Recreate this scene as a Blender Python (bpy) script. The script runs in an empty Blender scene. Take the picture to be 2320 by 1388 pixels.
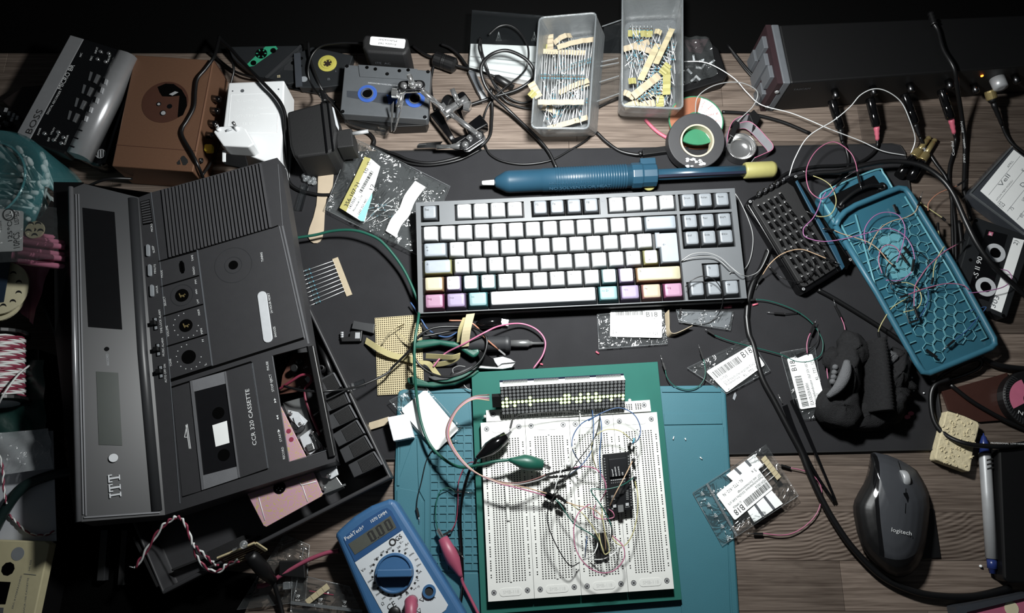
import bpy, math, random
from mathutils import Vector, Matrix
random.seed(7)
V = Vector
SC = bpy.context.scene
COL = SC.collection
# ---------------------------------------------------------------- camera, world, lamp, exposure
FPX, TILT, CAMH = 1624.0, math.radians(16.0), 0.78
cd = bpy.data.cameras.new('camera'); cam = bpy.data.objects.new('camera', cd); COL.objects.link(cam)
cam.location = (0, 0, CAMH); cam.rotation_euler = (TILT, 0, 0)
cd.sensor_fit = 'HORIZONTAL'; cd.sensor_width = 36.0; cd.lens = 36.0*FPX/2320.0; cd.clip_start = 0.02
SC.camera = cam
w = bpy.data.worlds.new('room_dark'); SC.world = w; w.use_nodes = True
w.node_tree.nodes['Background'].inputs[0].default_value = (0.8, 0.9, 1.0, 1)
w.node_tree.nodes['Background'].inputs[1].default_value = 0.026
def lamp(name, loc, target, size, power, col=(1, 1, 1), spread=180):
    l = bpy.data.lights.new(name, 'AREA'); l.shape = 'DISK'; l.size = size; l.energy = power; l.color = col
    l.spread = math.radians(spread)
    o = bpy.data.objects.new(name, l); COL.objects.link(o); o.location = loc
    o.rotation_euler = (V(target)-V(loc)).to_track_quat('-Z', 'Y').to_euler()
    return o
lamp('desk_lamp_light', (0.065, 0.335, 0.44), (0.06, 0.315, 0), 0.065, 5.0, (0.98, 1.0, 0.99), 166)
SC.view_settings.view_transform = 'Standard'; SC.view_settings.look = 'None'
SC.view_settings.gamma = 1.0; SC.view_settings.use_curve_mapping = False
SC.view_settings.exposure = 0.25
# ---------------------------------------------------------------- photograph pixel -> point on a plane in the room
CT, ST = math.cos(TILT), math.sin(TILT)
CAM = V((0, 0, CAMH))
def ray(px, py):
    x, y = (px-1160)/FPX, -(py-694)/FPX
    return V((x, y*CT+ST, y*ST-CT))
class PL:
    def __init__(s, p, n): s.p = V(p); s.n = V(n).normalized(); s.d = s.p.dot(s.n)
    def __call__(s, px, py, off=0.0):
        r = ray(px, py); return CAM + r*((s.d+off-CAM.dot(s.n))/r.dot(s.n))
def ZP(z): return PL((0, 0, z), (0, 0, 1))
def P(px, py, z=0.0): return ZP(z)(px, py)
def plane3(a, b, c):
    A, B, C = P(*a), P(*b), P(*c); n = (B-A).cross(C-A)
    if n.z < 0: n = -n
    return PL(A, n)
def PPM(px, py, z=0.0): return (P(px+1, py, z)-P(px, py, z)).length      # metres per photo pixel there
# ---------------------------------------------------------------- mesh building
ORG = {}
class MB:
    def __init__(s): s.v = []; s.f = []; s.m = []; s.s = []
    def add(s, vs, fs, m=0, sm=False):
        b = len(s.v); s.v += [V(v) for v in vs]
        for f in fs: s.f.append([b+i for i in f]); s.m.append(m); s.s.append(sm)
        return s
    def loops(s, rings, m=0, sm=False, cap0=True, cap1=True, closed=True):
        n = len(rings[0]); vs = [p for r in rings for p in r]; fs = []
        for k in range(len(rings)-1):
            for i in range(n if closed else n-1):
                j = (i+1) % n; fs.append([k*n+i, k*n+j, (k+1)*n+j, (k+1)*n+i])
        s.add(vs, fs, m, sm); b = len(s.v)-len(vs)
        if cap0: s.f.append([b+i for i in reversed(range(n))]); s.m.append(m); s.s.append(False)
        if cap1: s.f.append([b+(len(rings)-1)*n+i for i in range(n)]); s.m.append(m); s.s.append(False)
        return s
    def slab(s, top, n, th, m=0, ms=None):
        n = V(n).normalized(); c = V((0, 0, 0))
        for i in range(len(top)): c += (top[i]-top[0]).cross(top[(i+1) % len(top)]-top[0])
        if c.dot(n) < 0: top = list(reversed(top))
        bot = [p-n*th for p in top]; k = len(top)
        s.add(bot+list(top), [[i, (i+1) % k, k+(i+1) % k, k+i] for i in range(k)], m if ms is None else ms)
        b = len(s.v)-2*k
        s.f.append([b+k+i for i in range(k)]); s.m.append(m); s.s.append(False)
        s.f.append([b+i for i in reversed(range(k))]); s.m.append(m); s.s.append(False)
        return s
    def prism(s, pl, pts, top, th, m=0, ms=None):
        return s.slab([pl(x, y, top) for x, y in pts], pl.n, th, m, ms)
    def ribbon(s, pts, wv, th, m=0):              # strip of tape: centre points, half-width vectors
        rings = []
        for i, p in enumerate(pts):
            t = (pts[min(i+1, len(pts)-1)]-pts[max(i-1, 0)]).normalized(); wd = wv[i] if isinstance(wv, list) else wv
            n = t.cross(wd).normalized()*th*0.5
            rings.append([p-wd-n, p+wd-n, p+wd+n, p-wd+n])
        return s.loops(rings, m)
    def tube(s, pts, r, m=0, n=7, caps=True):
        k = len(pts); up = None; rings = []
        for i in range(k):
            t = (pts[min(i+1, k-1)]-pts[max(i-1, 0)])
            t = t.normalized() if t.length > 1e-9 else V((1, 0, 0))
            if up is None: up = t.cross(V((0, 0, 1)) if abs(t.z) < .9 else V((1, 0, 0))).normalized()
            up = (up-t*up.dot(t)).normalized(); w = t.cross(up); rr = r[i] if isinstance(r, (list, tuple)) else r
            rings.append([pts[i]+(up*math.cos(a)+w*math.sin(a))*rr for a in [2*math.pi*q/n for q in range(n)]])
        return s.loops(rings, m, True, caps, caps)
    def lathe(s, c, ax, prof, m=0, n=16, sm=True, mats=None, cap=True):
        ax = V(ax).normalized(); e = ax.cross(V((0, 0, 1)) if abs(ax.z) < .9 else V((1, 0, 0))).normalized(); g = ax.cross(e)
        rings = [[c+ax*h+(e*math.cos(a)+g*math.sin(a))*r for a in [2*math.pi*q/n for q in range(n)]] for r, h in prof]
        if mats:
            for k in range(len(rings)-1): s.loops(rings[k:k+2], mats[k], sm, k == 0 and cap, k == len(rings)-2 and cap)
            return s
        return s.loops(rings, m, sm, cap, cap)
    def box(s, c, ex, ey, ez, m=0):               # centre and three half-extent vectors
        vs = [c+ex*a+ey*b+ez*d for d in (-1, 1) for a, b in ((-1, -1), (1, -1), (1, 1), (-1, 1))]
        return s.add(vs, [[3, 2, 1, 0], [4, 5, 6, 7], [0, 1, 5, 4], [1, 2, 6, 5], [2, 3, 7, 6], [3, 0, 4, 7]], m)
    def bar(s, a, b, hw, hh, m=0, up=V((0, 0, 1))):   # box from a to b, half width, half height
        d = (b-a); ex = d*0.5; t = d.normalized(); ey = up.cross(t).normalized()*hw; ez = t.cross(ey).normalized()*hh
        return s.box((a+b)*0.5, ex, ey, ez, m)
    def disc(s, pl, px, py, r, top, th, m=0, n=18, ms=None, ry=None, ang=0):
        c = pl(px, py, top); e = pl.n.cross(V((0, 1, 0))).normalized(); e = -e if e.x < 0 else e; g = pl.n.cross(e)
        ry = ry or r; ca, sa = math.cos(ang), math.sin(ang); ps = []
        for q in range(n):
            x, y = r*math.cos(2*math.pi*q/n), ry*math.sin(2*math.pi*q/n)
            ps.append(c+e*(x*ca-y*sa)+g*(x*sa+y*ca))
        return s.slab(ps, pl.n, th, m, ms)
    def ball(s, c, r, m=0, n=10, sq=1.0):
        prof = [(r*math.sin(math.pi*(k+.001)/(n//2)), -r*sq*math.cos(math.pi*k/(n//2))) for k in range(n//2+1)]
        prof[0] = (r*.02, -r*sq); prof[-1] = (r*.02, r*sq)
        return s.lathe(c, (0, 0, 1), prof, m, n)
    def text(s, t, o, ex, ey, h, m=0, w=None):
        vs, fs, wd = glyphs(t); sx = h if w is None else (w/wd if wd > 0 else h)
        return s.add([o+ex*(x*sx)+ey*(y*h) for x, y in vs], fs, m)
    def ptext(s, pl, t, p0, p1, hpx, m=0, off=.00015, lean=0):
        a, b = pl(*p0, off), pl(*p1, off); L = (b-a).length; ex = (b-a).normalized(); ey = pl.n.cross(ex)
        return s.text(t, a, ex, ey, hpx*L/max(1e-6, math.hypot(p1[0]-p0[0], p1[1]-p0[1])), m, L)
    def build(s, name, mats, parent=None, bevel=0, seg=2, smooth=False, loc=None, label=None, kind=None, sub=0):
        me = bpy.data.meshes.new(name); org = ORG.get(parent) if parent is not None else None
        if org is None:
            if loc is None:
                mn = [min(v[i] for v in s.v) for i in range(3)]; mx = [max(v[i] for v in s.v) for i in range(3)]
                loc = V(((mn[0]+mx[0])/2, (mn[1]+mx[1])/2, mn[2]))
            org = V(loc)
        me.from_pydata([v-org for v in s.v], [], s.f)
        for x in (mats if isinstance(mats, (list, tuple)) else [mats]): me.materials.append(M(x) if isinstance(x, str) else x)
        me.polygons.foreach_set('material_index', s.m)
        me.polygons.foreach_set('use_smooth', [True]*len(s.f) if smooth else s.s)
        me.update(); o = bpy.data.objects.new(name, me); COL.objects.link(o); ORG[o] = org
        if parent is not None: o.parent = parent
        else: o.location = org
        if bevel:
            b = o.modifiers.new('bevel', 'BEVEL'); b.width = bevel; b.segments = seg; b.limit_method = 'ANGLE'; b.angle_limit = math.radians(38)
        if sub:
            b = o.modifiers.new('sub', 'SUBSURF'); b.levels = sub; b.render_levels = sub
        if label: o['label'] = label
        if kind: o['kind'] = kind
        return o
_gl = {}
def glyphs(t):
    if t not in _gl:
        c = bpy.data.curves.new('lettering', 'FONT'); c.body = t; c.resolution_u = 2
        o = bpy.data.objects.new('lettering', c); me = o.to_mesh()
        vs = [(v.co.x, v.co.y) for v in me.vertices]; fs = [list(p.vertices) for p in me.polygons]; o.to_mesh_clear()
        bpy.data.objects.remove(o); bpy.data.curves.remove(c)
        x0 = min([v[0] for v in vs], default=0); k = 1/0.70
        vs = [((x-x0)*k, y*k) for x, y in vs]
        _gl[t] = (vs, fs, max([v[0] for v in vs], default=1e-3))
    return _gl[t]
def thing(name, label, cat, loc, group=None):
    o = bpy.data.objects.new(name, None); COL.objects.link(o); o.location = loc; o.empty_display_size = .01
    ORG[o] = V(loc); return tag(o, label, cat, group)
def tag(o, label, cat, group=None):
    o['label'] = label; o['category'] = cat
    if group: o['group'] = group
    return o
def smooth(pts, n=6):                              # Catmull-Rom through 3-D points
    if len(pts) < 3: return [V(p) for p in pts]
    q = [pts[0]*2-pts[1]]+list(pts)+[pts[-1]*2-pts[-2]]; out = []
    for i in range(1, len(q)-2):
        a, b, c, d = q[i-1:i+3]
        for k in range(n):
            t = k/n; out.append(0.5*((2*b)+(c-a)*t+(2*a-5*b+4*c-d)*t*t+(3*b-a-3*c+d)*t**3))
    out.append(V(pts[-1])); return out
def PT(pts, z=None): return [P(p[0], p[1], p[2] if len(p) > 2 else z) for p in pts]
# ---------------------------------------------------------------- materials
def C(h):
    h = h.lstrip('#'); r = [int(h[i:i+2], 16)/255 for i in (0, 2, 4)]
    return tuple([(c/12.92 if c <= .04045 else ((c+.055)/1.055)**2.4) for c in r])+(1,)
MATS = {}
def M(name): return MATS[name]
def mat(name, col, rough=.5, metal=0, var=.10, scale=120, bump=0, bscale=900, spec=.5, emit=0, coat=0, alpha=1, trans=0, sss=0):
    m = bpy.data.materials.new(name); m.use_nodes = True; nt = m.node_tree; b = nt.nodes['Principled BSDF']; N = nt.nodes.new; L = nt.links.new
    c = C(col); tc = N('ShaderNodeTexCoord'); no = N('ShaderNodeTexNoise'); no.inputs['Scale'].default_value = scale; no.inputs['Detail'].default_value = 3
    mp = N('ShaderNodeMapRange'); mp.inputs[3].default_value = 1-var; mp.inputs[4].default_value = 1+var
    mx = N('ShaderNodeVectorMath'); mx.operation = 'SCALE'; mx.inputs[0].default_value = c[:3]
    L(tc.outputs['Object'], no.inputs['Vector']); L(no.outputs[0], mp.inputs[0]); L(mp.outputs[0], mx.inputs['Scale'])
    L(mx.outputs[0], b.inputs['Base Color'])
    b.inputs['Roughness'].default_value = rough; b.inputs['Metallic'].default_value = metal; b.inputs['Specular IOR Level'].default_value = spec
    b.inputs['Coat Weight'].default_value = coat; b.inputs['Alpha'].default_value = alpha; b.inputs['Transmission Weight'].default_value = trans
    if emit: b.inputs['Emission Color'].default_value = c; b.inputs['Emission Strength'].default_value = emit
    if bump:
        n2 = N('ShaderNodeTexNoise'); n2.inputs['Scale'].default_value = bscale; n2.inputs['Detail'].default_value = 4
        bp = N('ShaderNodeBump'); bp.inputs['Strength'].default_value = bump; bp.inputs['Distance'].default_value = .001
        L(tc.outputs['Object'], n2.inputs['Vector']); L(n2.outputs[0], bp.inputs['Height']); L(bp.outputs[0], b.inputs['Normal'])
    MATS[name] = m; return m
def film(name, col, clear=.85, rough=.12, wr=.5, scale=90, glossy=(1, 1, 1, 1)):    # thin clear plastic: see-through sheet with wrinkled gloss
    m = bpy.data.materials.new(name); m.use_nodes = True; nt = m.node_tree; nt.nodes.clear(); N = nt.nodes.new; L = nt.links.new
    out = N('ShaderNodeOutputMaterial'); tr = N('ShaderNodeBsdfTransparent'); tr.inputs[0].default_value = (.96, .97, .97, 1)
    df = N('ShaderNodeBsdfDiffuse'); df.inputs[0].default_value = C(col); gl = N('ShaderNodeBsdfGlossy'); gl.inputs[0].default_value = glossy; gl.inputs[1].default_value = rough
    tc = N('ShaderNodeTexCoord'); no = N('ShaderNodeTexNoise'); no.inputs['Scale'].default_value = scale; no.inputs['Detail'].default_value = 3; no.inputs['Distortion'].default_value = 1.5
    bp = N('ShaderNodeBump'); bp.inputs['Strength'].default_value = wr; bp.inputs['Distance'].default_value = .012
    L(tc.outputs['Object'], no.inputs['Vector']); L(no.outputs[0], bp.inputs['Height']); L(bp.outputs[0], gl.inputs['Normal'])
    m1 = N('ShaderNodeMixShader'); m1.inputs[0].default_value = clear; L(df.outputs[0], m1.inputs[1]); L(tr.outputs[0], m1.inputs[2])
    lw = N('ShaderNodeFresnel'); lw.inputs[0].default_value = 1.45; L(bp.outputs[0], lw.inputs['Normal'])
    ad = N('ShaderNodeMath'); ad.operation = 'MULTIPLY_ADD'; ad.inputs[1].default_value = .7; ad.inputs[2].default_value = .03; L(lw.outputs[0], ad.inputs[0])
    m2 = N('ShaderNodeMixShader'); L(ad.outputs[0], m2.inputs[0]); L(m1.outputs[0], m2.inputs[1]); L(gl.outputs[0], m2.inputs[2]); L(m2.outputs[0], out.inputs[0])
    MATS[name] = m; return m
mat('black', '#0d0d0e', .42); mat('black_gloss', '#080809', .12, coat=.5); mat('black_matte', '#121213', .65, bump=.15); mat('rubber', '#0e0e0f', .38)
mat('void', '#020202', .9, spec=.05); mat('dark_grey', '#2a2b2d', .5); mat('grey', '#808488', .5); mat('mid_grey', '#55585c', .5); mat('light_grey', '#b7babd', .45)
mat('white', '#e8eaea', .4, var=.03); mat('paper', '#eef0ef', .75, var=.02); mat('ink', '#151515', .7); mat('ink_grey', '#6c7073', .7); mat('cream', '#d9cfae', .6)
mat('chrome', '#dedede', .15, .92, var=.04); mat('steel', '#989a9a', .3, .75, var=.08); mat('dark_steel', '#5a5a5c', .3, 1); mat('gold', '#a08f62', .3, .6); mat('silver', '#b4b6b8', .36, .35)
mat('print_white', '#d8dada', .6, var=.02); mat('tape_paper', '#a3967f', .75, var=.1, scale=300); mat('tape_yellow', '#8f8a55', .65, var=.06); mat('manila', '#ada283', .7)
mat('wire_pink', '#a5607c', .4); mat('wire_green', '#185247', .4); mat('wire_yellow', '#aaa476', .4); mat('wire_orange', '#a87560', .4); mat('wire_blue', '#2c4a74', .4)
mat('wire_grey', '#8c8d8d', .4); mat('wire_white', '#d6d8d6', .4); mat('wire_black', '#131314', .35); mat('wire_peach', '#b0957a', .4); mat('wire_violet', '#9a6290', .4); mat('wire_red', '#843548', .4)
mat('wire_brown', '#6b4440', .4)
film('clear_film', '#a9afb0', .95, .12, .8, 34); film('acrylic', '#3c4043', .93, .06, .05, 20); film('frosted', '#858a8d', .66, .35, .1, 60)
# ---------------------------------------------------------------- setting: desk of walnut staves, black ledge and wall behind
def wood_mat(name, fig=False):
    m = bpy.data.materials.new(name); m.use_nodes = True; nt = m.node_tree; b = nt.nodes['Principled BSDF']; N = nt.nodes.new; L = nt.links.new
    tc = N('ShaderNodeTexCoord'); oi = N('ShaderNodeObjectInfo'); mp = N('ShaderNodeMapping'); mp.inputs['Scale'].default_value = (1.6, 14, 8)
    off = N('ShaderNodeVectorMath'); off.operation = 'SCALE'; off.inputs[0].default_value = (37, 11, 5); L(oi.outputs['Random'], off.inputs['Scale'])
    L(tc.outputs['Object'], mp.inputs['Vector']); L(off.outputs[0], mp.inputs['Location'])
    n1 = N('ShaderNodeTexNoise'); n1.inputs['Scale'].default_value = 4.0; n1.inputs['Detail'].default_value = 4; n1.inputs['Distortion'].default_value = .9
    L(mp.outputs[0], n1.inputs['Vector'])
    wv = N('ShaderNodeMath'); wv.operation = 'MULTIPLY'; wv.inputs[1].default_value = 30; L(n1.outputs[0], wv.inputs[0])
    sn = N('ShaderNodeMath'); sn.operation = 'SINE'; L(wv.outputs[0], sn.inputs[0])
    mp2 = N('ShaderNodeMapping'); mp2.inputs['Scale'].default_value = (9, 330, 60); L(tc.outputs['Object'], mp2.inputs['Vector'])
    n2 = N('ShaderNodeTexNoise'); n2.inputs['Scale'].default_value = 2.0; n2.inputs['Detail'].default_value = 5; L(mp2.outputs[0], n2.inputs['Vector'])
    rg = N('ShaderNodeMapRange'); rg.inputs[1].default_value = -1; rg.inputs[2].default_value = 1; rg.inputs[3].default_value = -.045; rg.inputs[4].default_value = .045; L(sn.outputs[0], rg.inputs[0])
    a = N('ShaderNodeMath'); a.operation = 'ADD'; L(n2.outputs[0], a.inputs[0]); L(rg.outputs[0], a.inputs[1])
    if fig:                                          # cathedral figure: long oval growth rings
        va = N('ShaderNodeVectorMath'); va.inputs[1].default_value = (.105, .022, 0); L(tc.outputs['Object'], va.inputs[0])
        vs_ = N('ShaderNodeVectorMath'); vs_.operation = 'MULTIPLY'; vs_.inputs[1].default_value = (1.0, 3.6, 0); L(va.outputs[0], vs_.inputs[0])
        ln = N('ShaderNodeVectorMath'); ln.operation = 'LENGTH'; L(vs_.outputs[0], ln.inputs[0])
        nz = N('ShaderNodeTexNoise'); nz.inputs['Scale'].default_value = 14; L(tc.outputs['Object'], nz.inputs['Vector'])
        ma = N('ShaderNodeMath'); ma.operation = 'MULTIPLY_ADD'; ma.inputs[1].default_value = .07; L(nz.outputs[0], ma.inputs[0]); L(ln.outputs['Value'], ma.inputs[2])
        mm = N('ShaderNodeMath'); mm.operation = 'MULTIPLY'; mm.inputs[1].default_value = 520; L(ma.outputs[0], mm.inputs[0]); s2 = N('ShaderNodeMath'); s2.operation = 'SINE'; L(mm.outputs[0], s2.inputs[0])
        a2 = N('ShaderNodeMath'); a2.operation = 'MULTIPLY_ADD'; a2.inputs[1].default_value = .2; L(s2.outputs[0], a2.inputs[0]); L(a.outputs[0], a2.inputs[2]); a = a2
    rp = N('ShaderNodeValToRGB'); rp.color_ramp.elements[0].position = .15; rp.color_ramp.elements[0].color = C('#382d26'); rp.color_ramp.elements[1].position = .85; rp.color_ramp.elements[1].color = C('#83766c')
    L(a.outputs[0], rp.inputs[0])
    tn = N('ShaderNodeAttribute'); tn.attribute_type = 'OBJECT'; tn.attribute_name = 'tone'
    sc = N('ShaderNodeVectorMath'); sc.operation = 'SCALE'; L(rp.outputs[0], sc.inputs[0]); L(tn.outputs['Fac'], sc.inputs['Scale'])
    L(sc.outputs[0], b.inputs['Base Color']); b.inputs['Roughness'].default_value = .55; b.inputs['Specular IOR Level'].default_value = .3
    bp = N('ShaderNodeBump'); bp.inputs['Strength'].default_value = .12; bp.inputs['Distance'].default_value = .0006; L(n2.outputs[0], bp.inputs['Height']); L(bp.outputs[0], b.inputs['Normal'])
    MATS[name] = m
wood_mat('walnut'); wood_mat('walnut_figure', True)
desk = thing('desk', 'walnut butcher-block desktop of dark staves under all the clutter', 'desk', (0, .17, -.03))
desk_body = MB().box(V((0, .176, -.017)), V((.78, 0, 0)), V((0, .378, 0)), V((0, 0, .0129))).build('desk_core', 'walnut', desk); desk_body['tone'] = .6
rnd = random.Random(5)
for k in range(-4, 12):
    y0, y1 = k*.048, min((k+1)*.048, .5555)
    x = -.78-rnd.random()*.2
    cuts = [x]
    while x < .78: x += .22+rnd.random()*.26; cuts.append(x)
    if k == -2:
        jx = P(1908, 1320).x; cuts = [-.9, -.5, -.12, .19, jx, .66, .9]
    if k == -1: cuts = [-.9, -.45, -.1, .2, .62, .9]
    for a, b in zip(cuts, cuts[1:]):
        a, b = max(a, -.78), min(b, .78)
        if b-a < .02: continue
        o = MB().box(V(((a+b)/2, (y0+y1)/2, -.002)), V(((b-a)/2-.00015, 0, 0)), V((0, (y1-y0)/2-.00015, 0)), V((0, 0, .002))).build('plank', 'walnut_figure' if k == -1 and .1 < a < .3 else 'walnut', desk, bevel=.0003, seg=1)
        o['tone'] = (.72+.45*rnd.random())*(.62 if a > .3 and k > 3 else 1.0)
        if k == -2 and abs(a-jx) < .01: o['tone'] = 1.25
        if k == -2 and abs(b-jx) < .01: o['tone'] = .8
        if k == -1 and a > .1 and b < .7: o['tone'] = .9
mat('ledge_black', '#020202', .8, spec=.1)
o = MB().box(V((0, .70, -.017)), V((.9, 0, 0)), V((0, .1435, 0)), V((0, 0, .017))).build('trim_1', 'ledge_black'); o['kind'] = 'structure'
o = MB().box(V((0, .86, .2)), V((1.0, 0, 0)), V((0, .015, 0)), V((0, 0, .3))).build('wall_back', 'ledge_black'); o['kind'] = 'structure'
for nm, c_, a_, b_, d_ in (('floor', (0, -.5, -.76), (2.2, 0, 0), (0, 1.6, 0), (0, 0, .02)), ('wall_left', (-2.2, -.5, .6), (.02, 0, 0), (0, 1.6, 0), (0, 0, 1.4)), ('wall_right', (2.2, -.5, .6), (.02, 0, 0), (0, 1.6, 0), (0, 0, 1.4))):
    o = MB().box(V(c_), V(a_), V(b_), V(d_)).build(nm, 'ledge_black'); o['kind'] = 'structure'
mat('pad_cloth', '#262628', .85, var=.25, scale=25, bump=.35, bscale=2500, spec=.15); mat('pad_stitch', '#141415', .8)
padp = [(560, 352), (870, 343), (1740, 332), (2020, 326), (2040, 330), (2050, 345), (2090, 640), (2137, 985), (2135, 1005), (2118, 1018), (1655, 1028), (870, 1040), (560, 1045)]
pad = thing('desk_pad', 'large black cloth desk pad with stitched rim under the keyboard', 'desk pad', P(1300, 700))
MB().prism(ZP(0), padp, .003, .0029).build('pad_sheet', 'pad_cloth', pad, bevel=.001)
hem = MB(); pp = [ZP(0)(x, y, .0028) for x, y in padp]; hem.tube([*pp, pp[0]], .0011, 0, 6); hem.build('hem', 'pad_stitch', pad)
PADZ = .003
class Q4:                                            # a four-cornered patch on a plane, addressed by u (right) and v (down) from 0 to 1
    def __init__(s, pl, tl, tr, br, bl):
        s.a, s.b, s.c, s.d = [pl(*q) for q in (tl, tr, br, bl)]; s.n = pl.n; s.pl = pl
        s.W = (s.b-s.a).length; s.H = (s.d-s.a).length
    def __call__(s, u, v, off=0.0):
        return s.a*(1-u)*(1-v)+s.b*u*(1-v)+s.c*u*v+s.d*(1-u)*v+s.n*off
    def ex(s, v=0.5): return (s(1, v)-s(0, v)).normalized()
def qrect(mb, Q, u0, v0, u1, v1, off, th, m=0):
    return mb.slab([Q(u0, v0, off), Q(u1, v0, off), Q(u1, v1, off), Q(u0, v1, off)], Q.n, th, m)
def qround(mb, Q, u0, v0, u1, v1, r, off, th, m=0, k=4, ms=None):      # r in metres
    ps = []; ru, rv = r/Q.W, r/Q.H
    for cu, cv, a0 in ((u1-ru, v0+rv, 0), (u0+ru, v0+rv, 90), (u0+ru, v1-rv, 180), (u1-ru, v1-rv, 270)):
        for i in range(k+1):
            a = math.radians(a0+90*i/k); ps.append(Q(cu+ru*math.cos(a), cv-rv*math.sin(a), off))
    return mb.slab(ps, Q.n, th, m, ms)
def qtext(mb, Q, t, u, v, h, m=0, off=.0002, w=None, rot=0):            # h, w in metres; u, v = lower left of the text; rot in quarter turns
    ex = Q.ex(); ey = Q.n.cross(ex)
    for _ in range(rot % 4): ex, ey = ey, -ex
    return mb.text(t, Q(u, v, off), ex, ey, h, m, w)
def qdisc(mb, Q, u, v, r, off, th, m=0, n=14, ms=None):
    ex = Q.ex(); ey = Q.n.cross(ex); c = Q(u, v, off)
    return mb.slab([c+ex*(r*math.cos(2*math.pi*i/n))+ey*(r*math.sin(2*math.pi*i/n)) for i in range(n)], Q.n, th, m, ms)
def barcode(mb, Q, u0, v0, u1, v1, m=0, seed=1, vert=False, off=.00012):
    r = random.Random(seed); t = 0.0
    while t < 1:
        a = r.choice((.008, .012, .018, .024)); a2 = min(1, t+a)
        if vert: qrect(mb, Q, u0, v0+(v1-v0)*t, u1, v0+(v1-v0)*a2, off, .00005, m)
        else: qrect(mb, Q, u0+(u1-u0)*t, v0, u0+(u1-u0)*a2, v1, off, .00005, m)
        t = a2+r.choice((.008, .012, .016, .02))
def holes(mb, Q, U, W_, is_hole, depth, m_top=0, m_wall=0, m_bot=0, off=0.0):      # sheet with real recesses in the odd cells
    nu, nv = len(U)-1, len(W_)-1
    for j in range(nv):
        i = 0
        while i < nu:
            if i % 2 and j % 2 and is_hole(i, j):
                a, b, c, d = Q(U[i], W_[j], off), Q(U[i+1], W_[j], off), Q(U[i+1], W_[j+1], off), Q(U[i], W_[j+1], off); n = Q.n*depth
                mb.add([a, b, c, d, a-n, b-n, c-n, d-n], [[0, 1, 5, 4], [1, 2, 6, 5], [2, 3, 7, 6], [3, 0, 4, 7]], m_wall)
                mb.add([a-n, b-n, c-n, d-n], [[3, 2, 1, 0]], m_bot); i += 1
            else:
                k = i+1
                while k < nu and not (k % 2 and j % 2 and is_hole(k, j)): k += 1
                mb.add([Q(U[i], W_[j], off), Q(U[k], W_[j], off), Q(U[k], W_[j+1], off), Q(U[i], W_[j+1], off)], [[3, 2, 1, 0]], m_top); i = k
# ---------------------------------------------------------------- teal silicone soldering mat
mat('mat_teal', '#2e616d', .6, var=.05, scale=40, bump=.06); mat('groove', '#1b4652', .7)
MZ = .0075
mp = ZP(MZ)
smat = thing('soldering_mat', 'teal silicone soldering mat under the breadboard', 'work mat', P(1280, 1130))
b = MB(); b.prism(mp, [(900, 898), (903, 886), (914, 881), (1622, 872), (1638, 878), (1645, 890), (1660, 1150), (1676, 1400), (896, 1400), (893, 1100)], -.0012, .0032, 0)
QL = Q4(mp, (975, 968), (1090, 966), (1090, 1292), (975, 1292))
b.build('mat_base', ['mat_teal'], smat, bevel=.0015)
g = MB(); nx, ny = 6, 18
U = [0]; 
for i in range(nx): U += [(i+.1)/nx, (i+.9)/nx]
Wv = [0]
for j in range(ny): Wv += [(j+.1)/ny, (j+.88)/ny]
holes(g, QL, U+[1], Wv+[1], lambda i, j: True, .0011, 0, 0, 0)
g.build('screw_grid', ['mat_teal'], smat)
def mpoly(pts, th=.0013): r = MB(); r.prism(mp, pts, 0, th, 0); r.build('raised_panel', 'mat_teal', smat, bevel=.0004)   # raised border and panels around the recesses
mpoly([(902, 900), (905, 888), (915, 883), (1070, 881), (1070, 888), (916, 891), (912, 900), (905, 1100), (899, 1100)]); mpoly([(1500, 879), (1618, 876), (1634, 882), (1634, 888), (1500, 888)])
mpoly([(1634, 884), (1642, 893), (1652, 1070), (1658, 1150), (1672, 1395), (1660, 1395), (1648, 1150), (1636, 936)]); mpoly([(1505, 936), (1637, 936), (1637, 960), (1505, 962)])
mpoly([(1505, 968), (1640, 966), (1655, 1392), (1545, 1392), (1520, 1100)]); mpoly([(905, 900), (1060, 900), (1066, 962), (972, 964), (970, 985), (940, 985), (904, 1085)])
mpoly([(899, 1110), (905, 1105), (945, 1112), (958, 1136), (958, 1395), (899, 1395)]); mpoly([(944, 992), (970, 992), (972, 1392), (962, 1392), (962, 1134), (948, 1108)]); mpoly([(975, 1298), (1090, 1298), (1095, 1392), (975, 1392)])
# ---------------------------------------------------------------- green carrier plate with four breadboards and one power strip, all screwed on
mat('fr4_green', '#215a51', .7, var=.06, scale=60, spec=.2); mat('bb_white', '#cfd0cc', .5, var=.03, bump=.04); mat('bb_hole', '#6e6f6e', .8); mat('bb_deep', '#48494a', .8); mat('bb_mark', '#b4b5b2', .6)
pb = thing('prototyping_board', 'green plate carrying four white solderless breadboards side by side', 'breadboard', P(1310, 1100))
pz = ZP(.0135)
MB().prism(pz, [(1068, 843), (1490, 819), (1518, 1100), (1545, 1358), (1090, 1392), (1079, 1130)], 0, .0016, 0).build('carrier_plate', 'fr4_green', pb, bevel=.0003)
ft = MB()
for x, y in ((1082, 860), (1478, 840), (1524, 1340), (1106, 1370)): ft.lathe(P(x, y, .0076), (0, 0, 1), [(.004, 0), (.0045, .0045)], 0, 12)
ft.build('rubber_foot', 'rubber', pb)
bz = ZP(.0225)
topx = [(1088.5, 957.5), (1189, 949.5), (1289, 946), (1388.5, 939.5), (1488.5, 933)]; botx = [(1106, 1362.5), (1211, 1355), (1317.6, 1347.5), (1423.6, 1340), (1527.5, 1333)]
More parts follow.
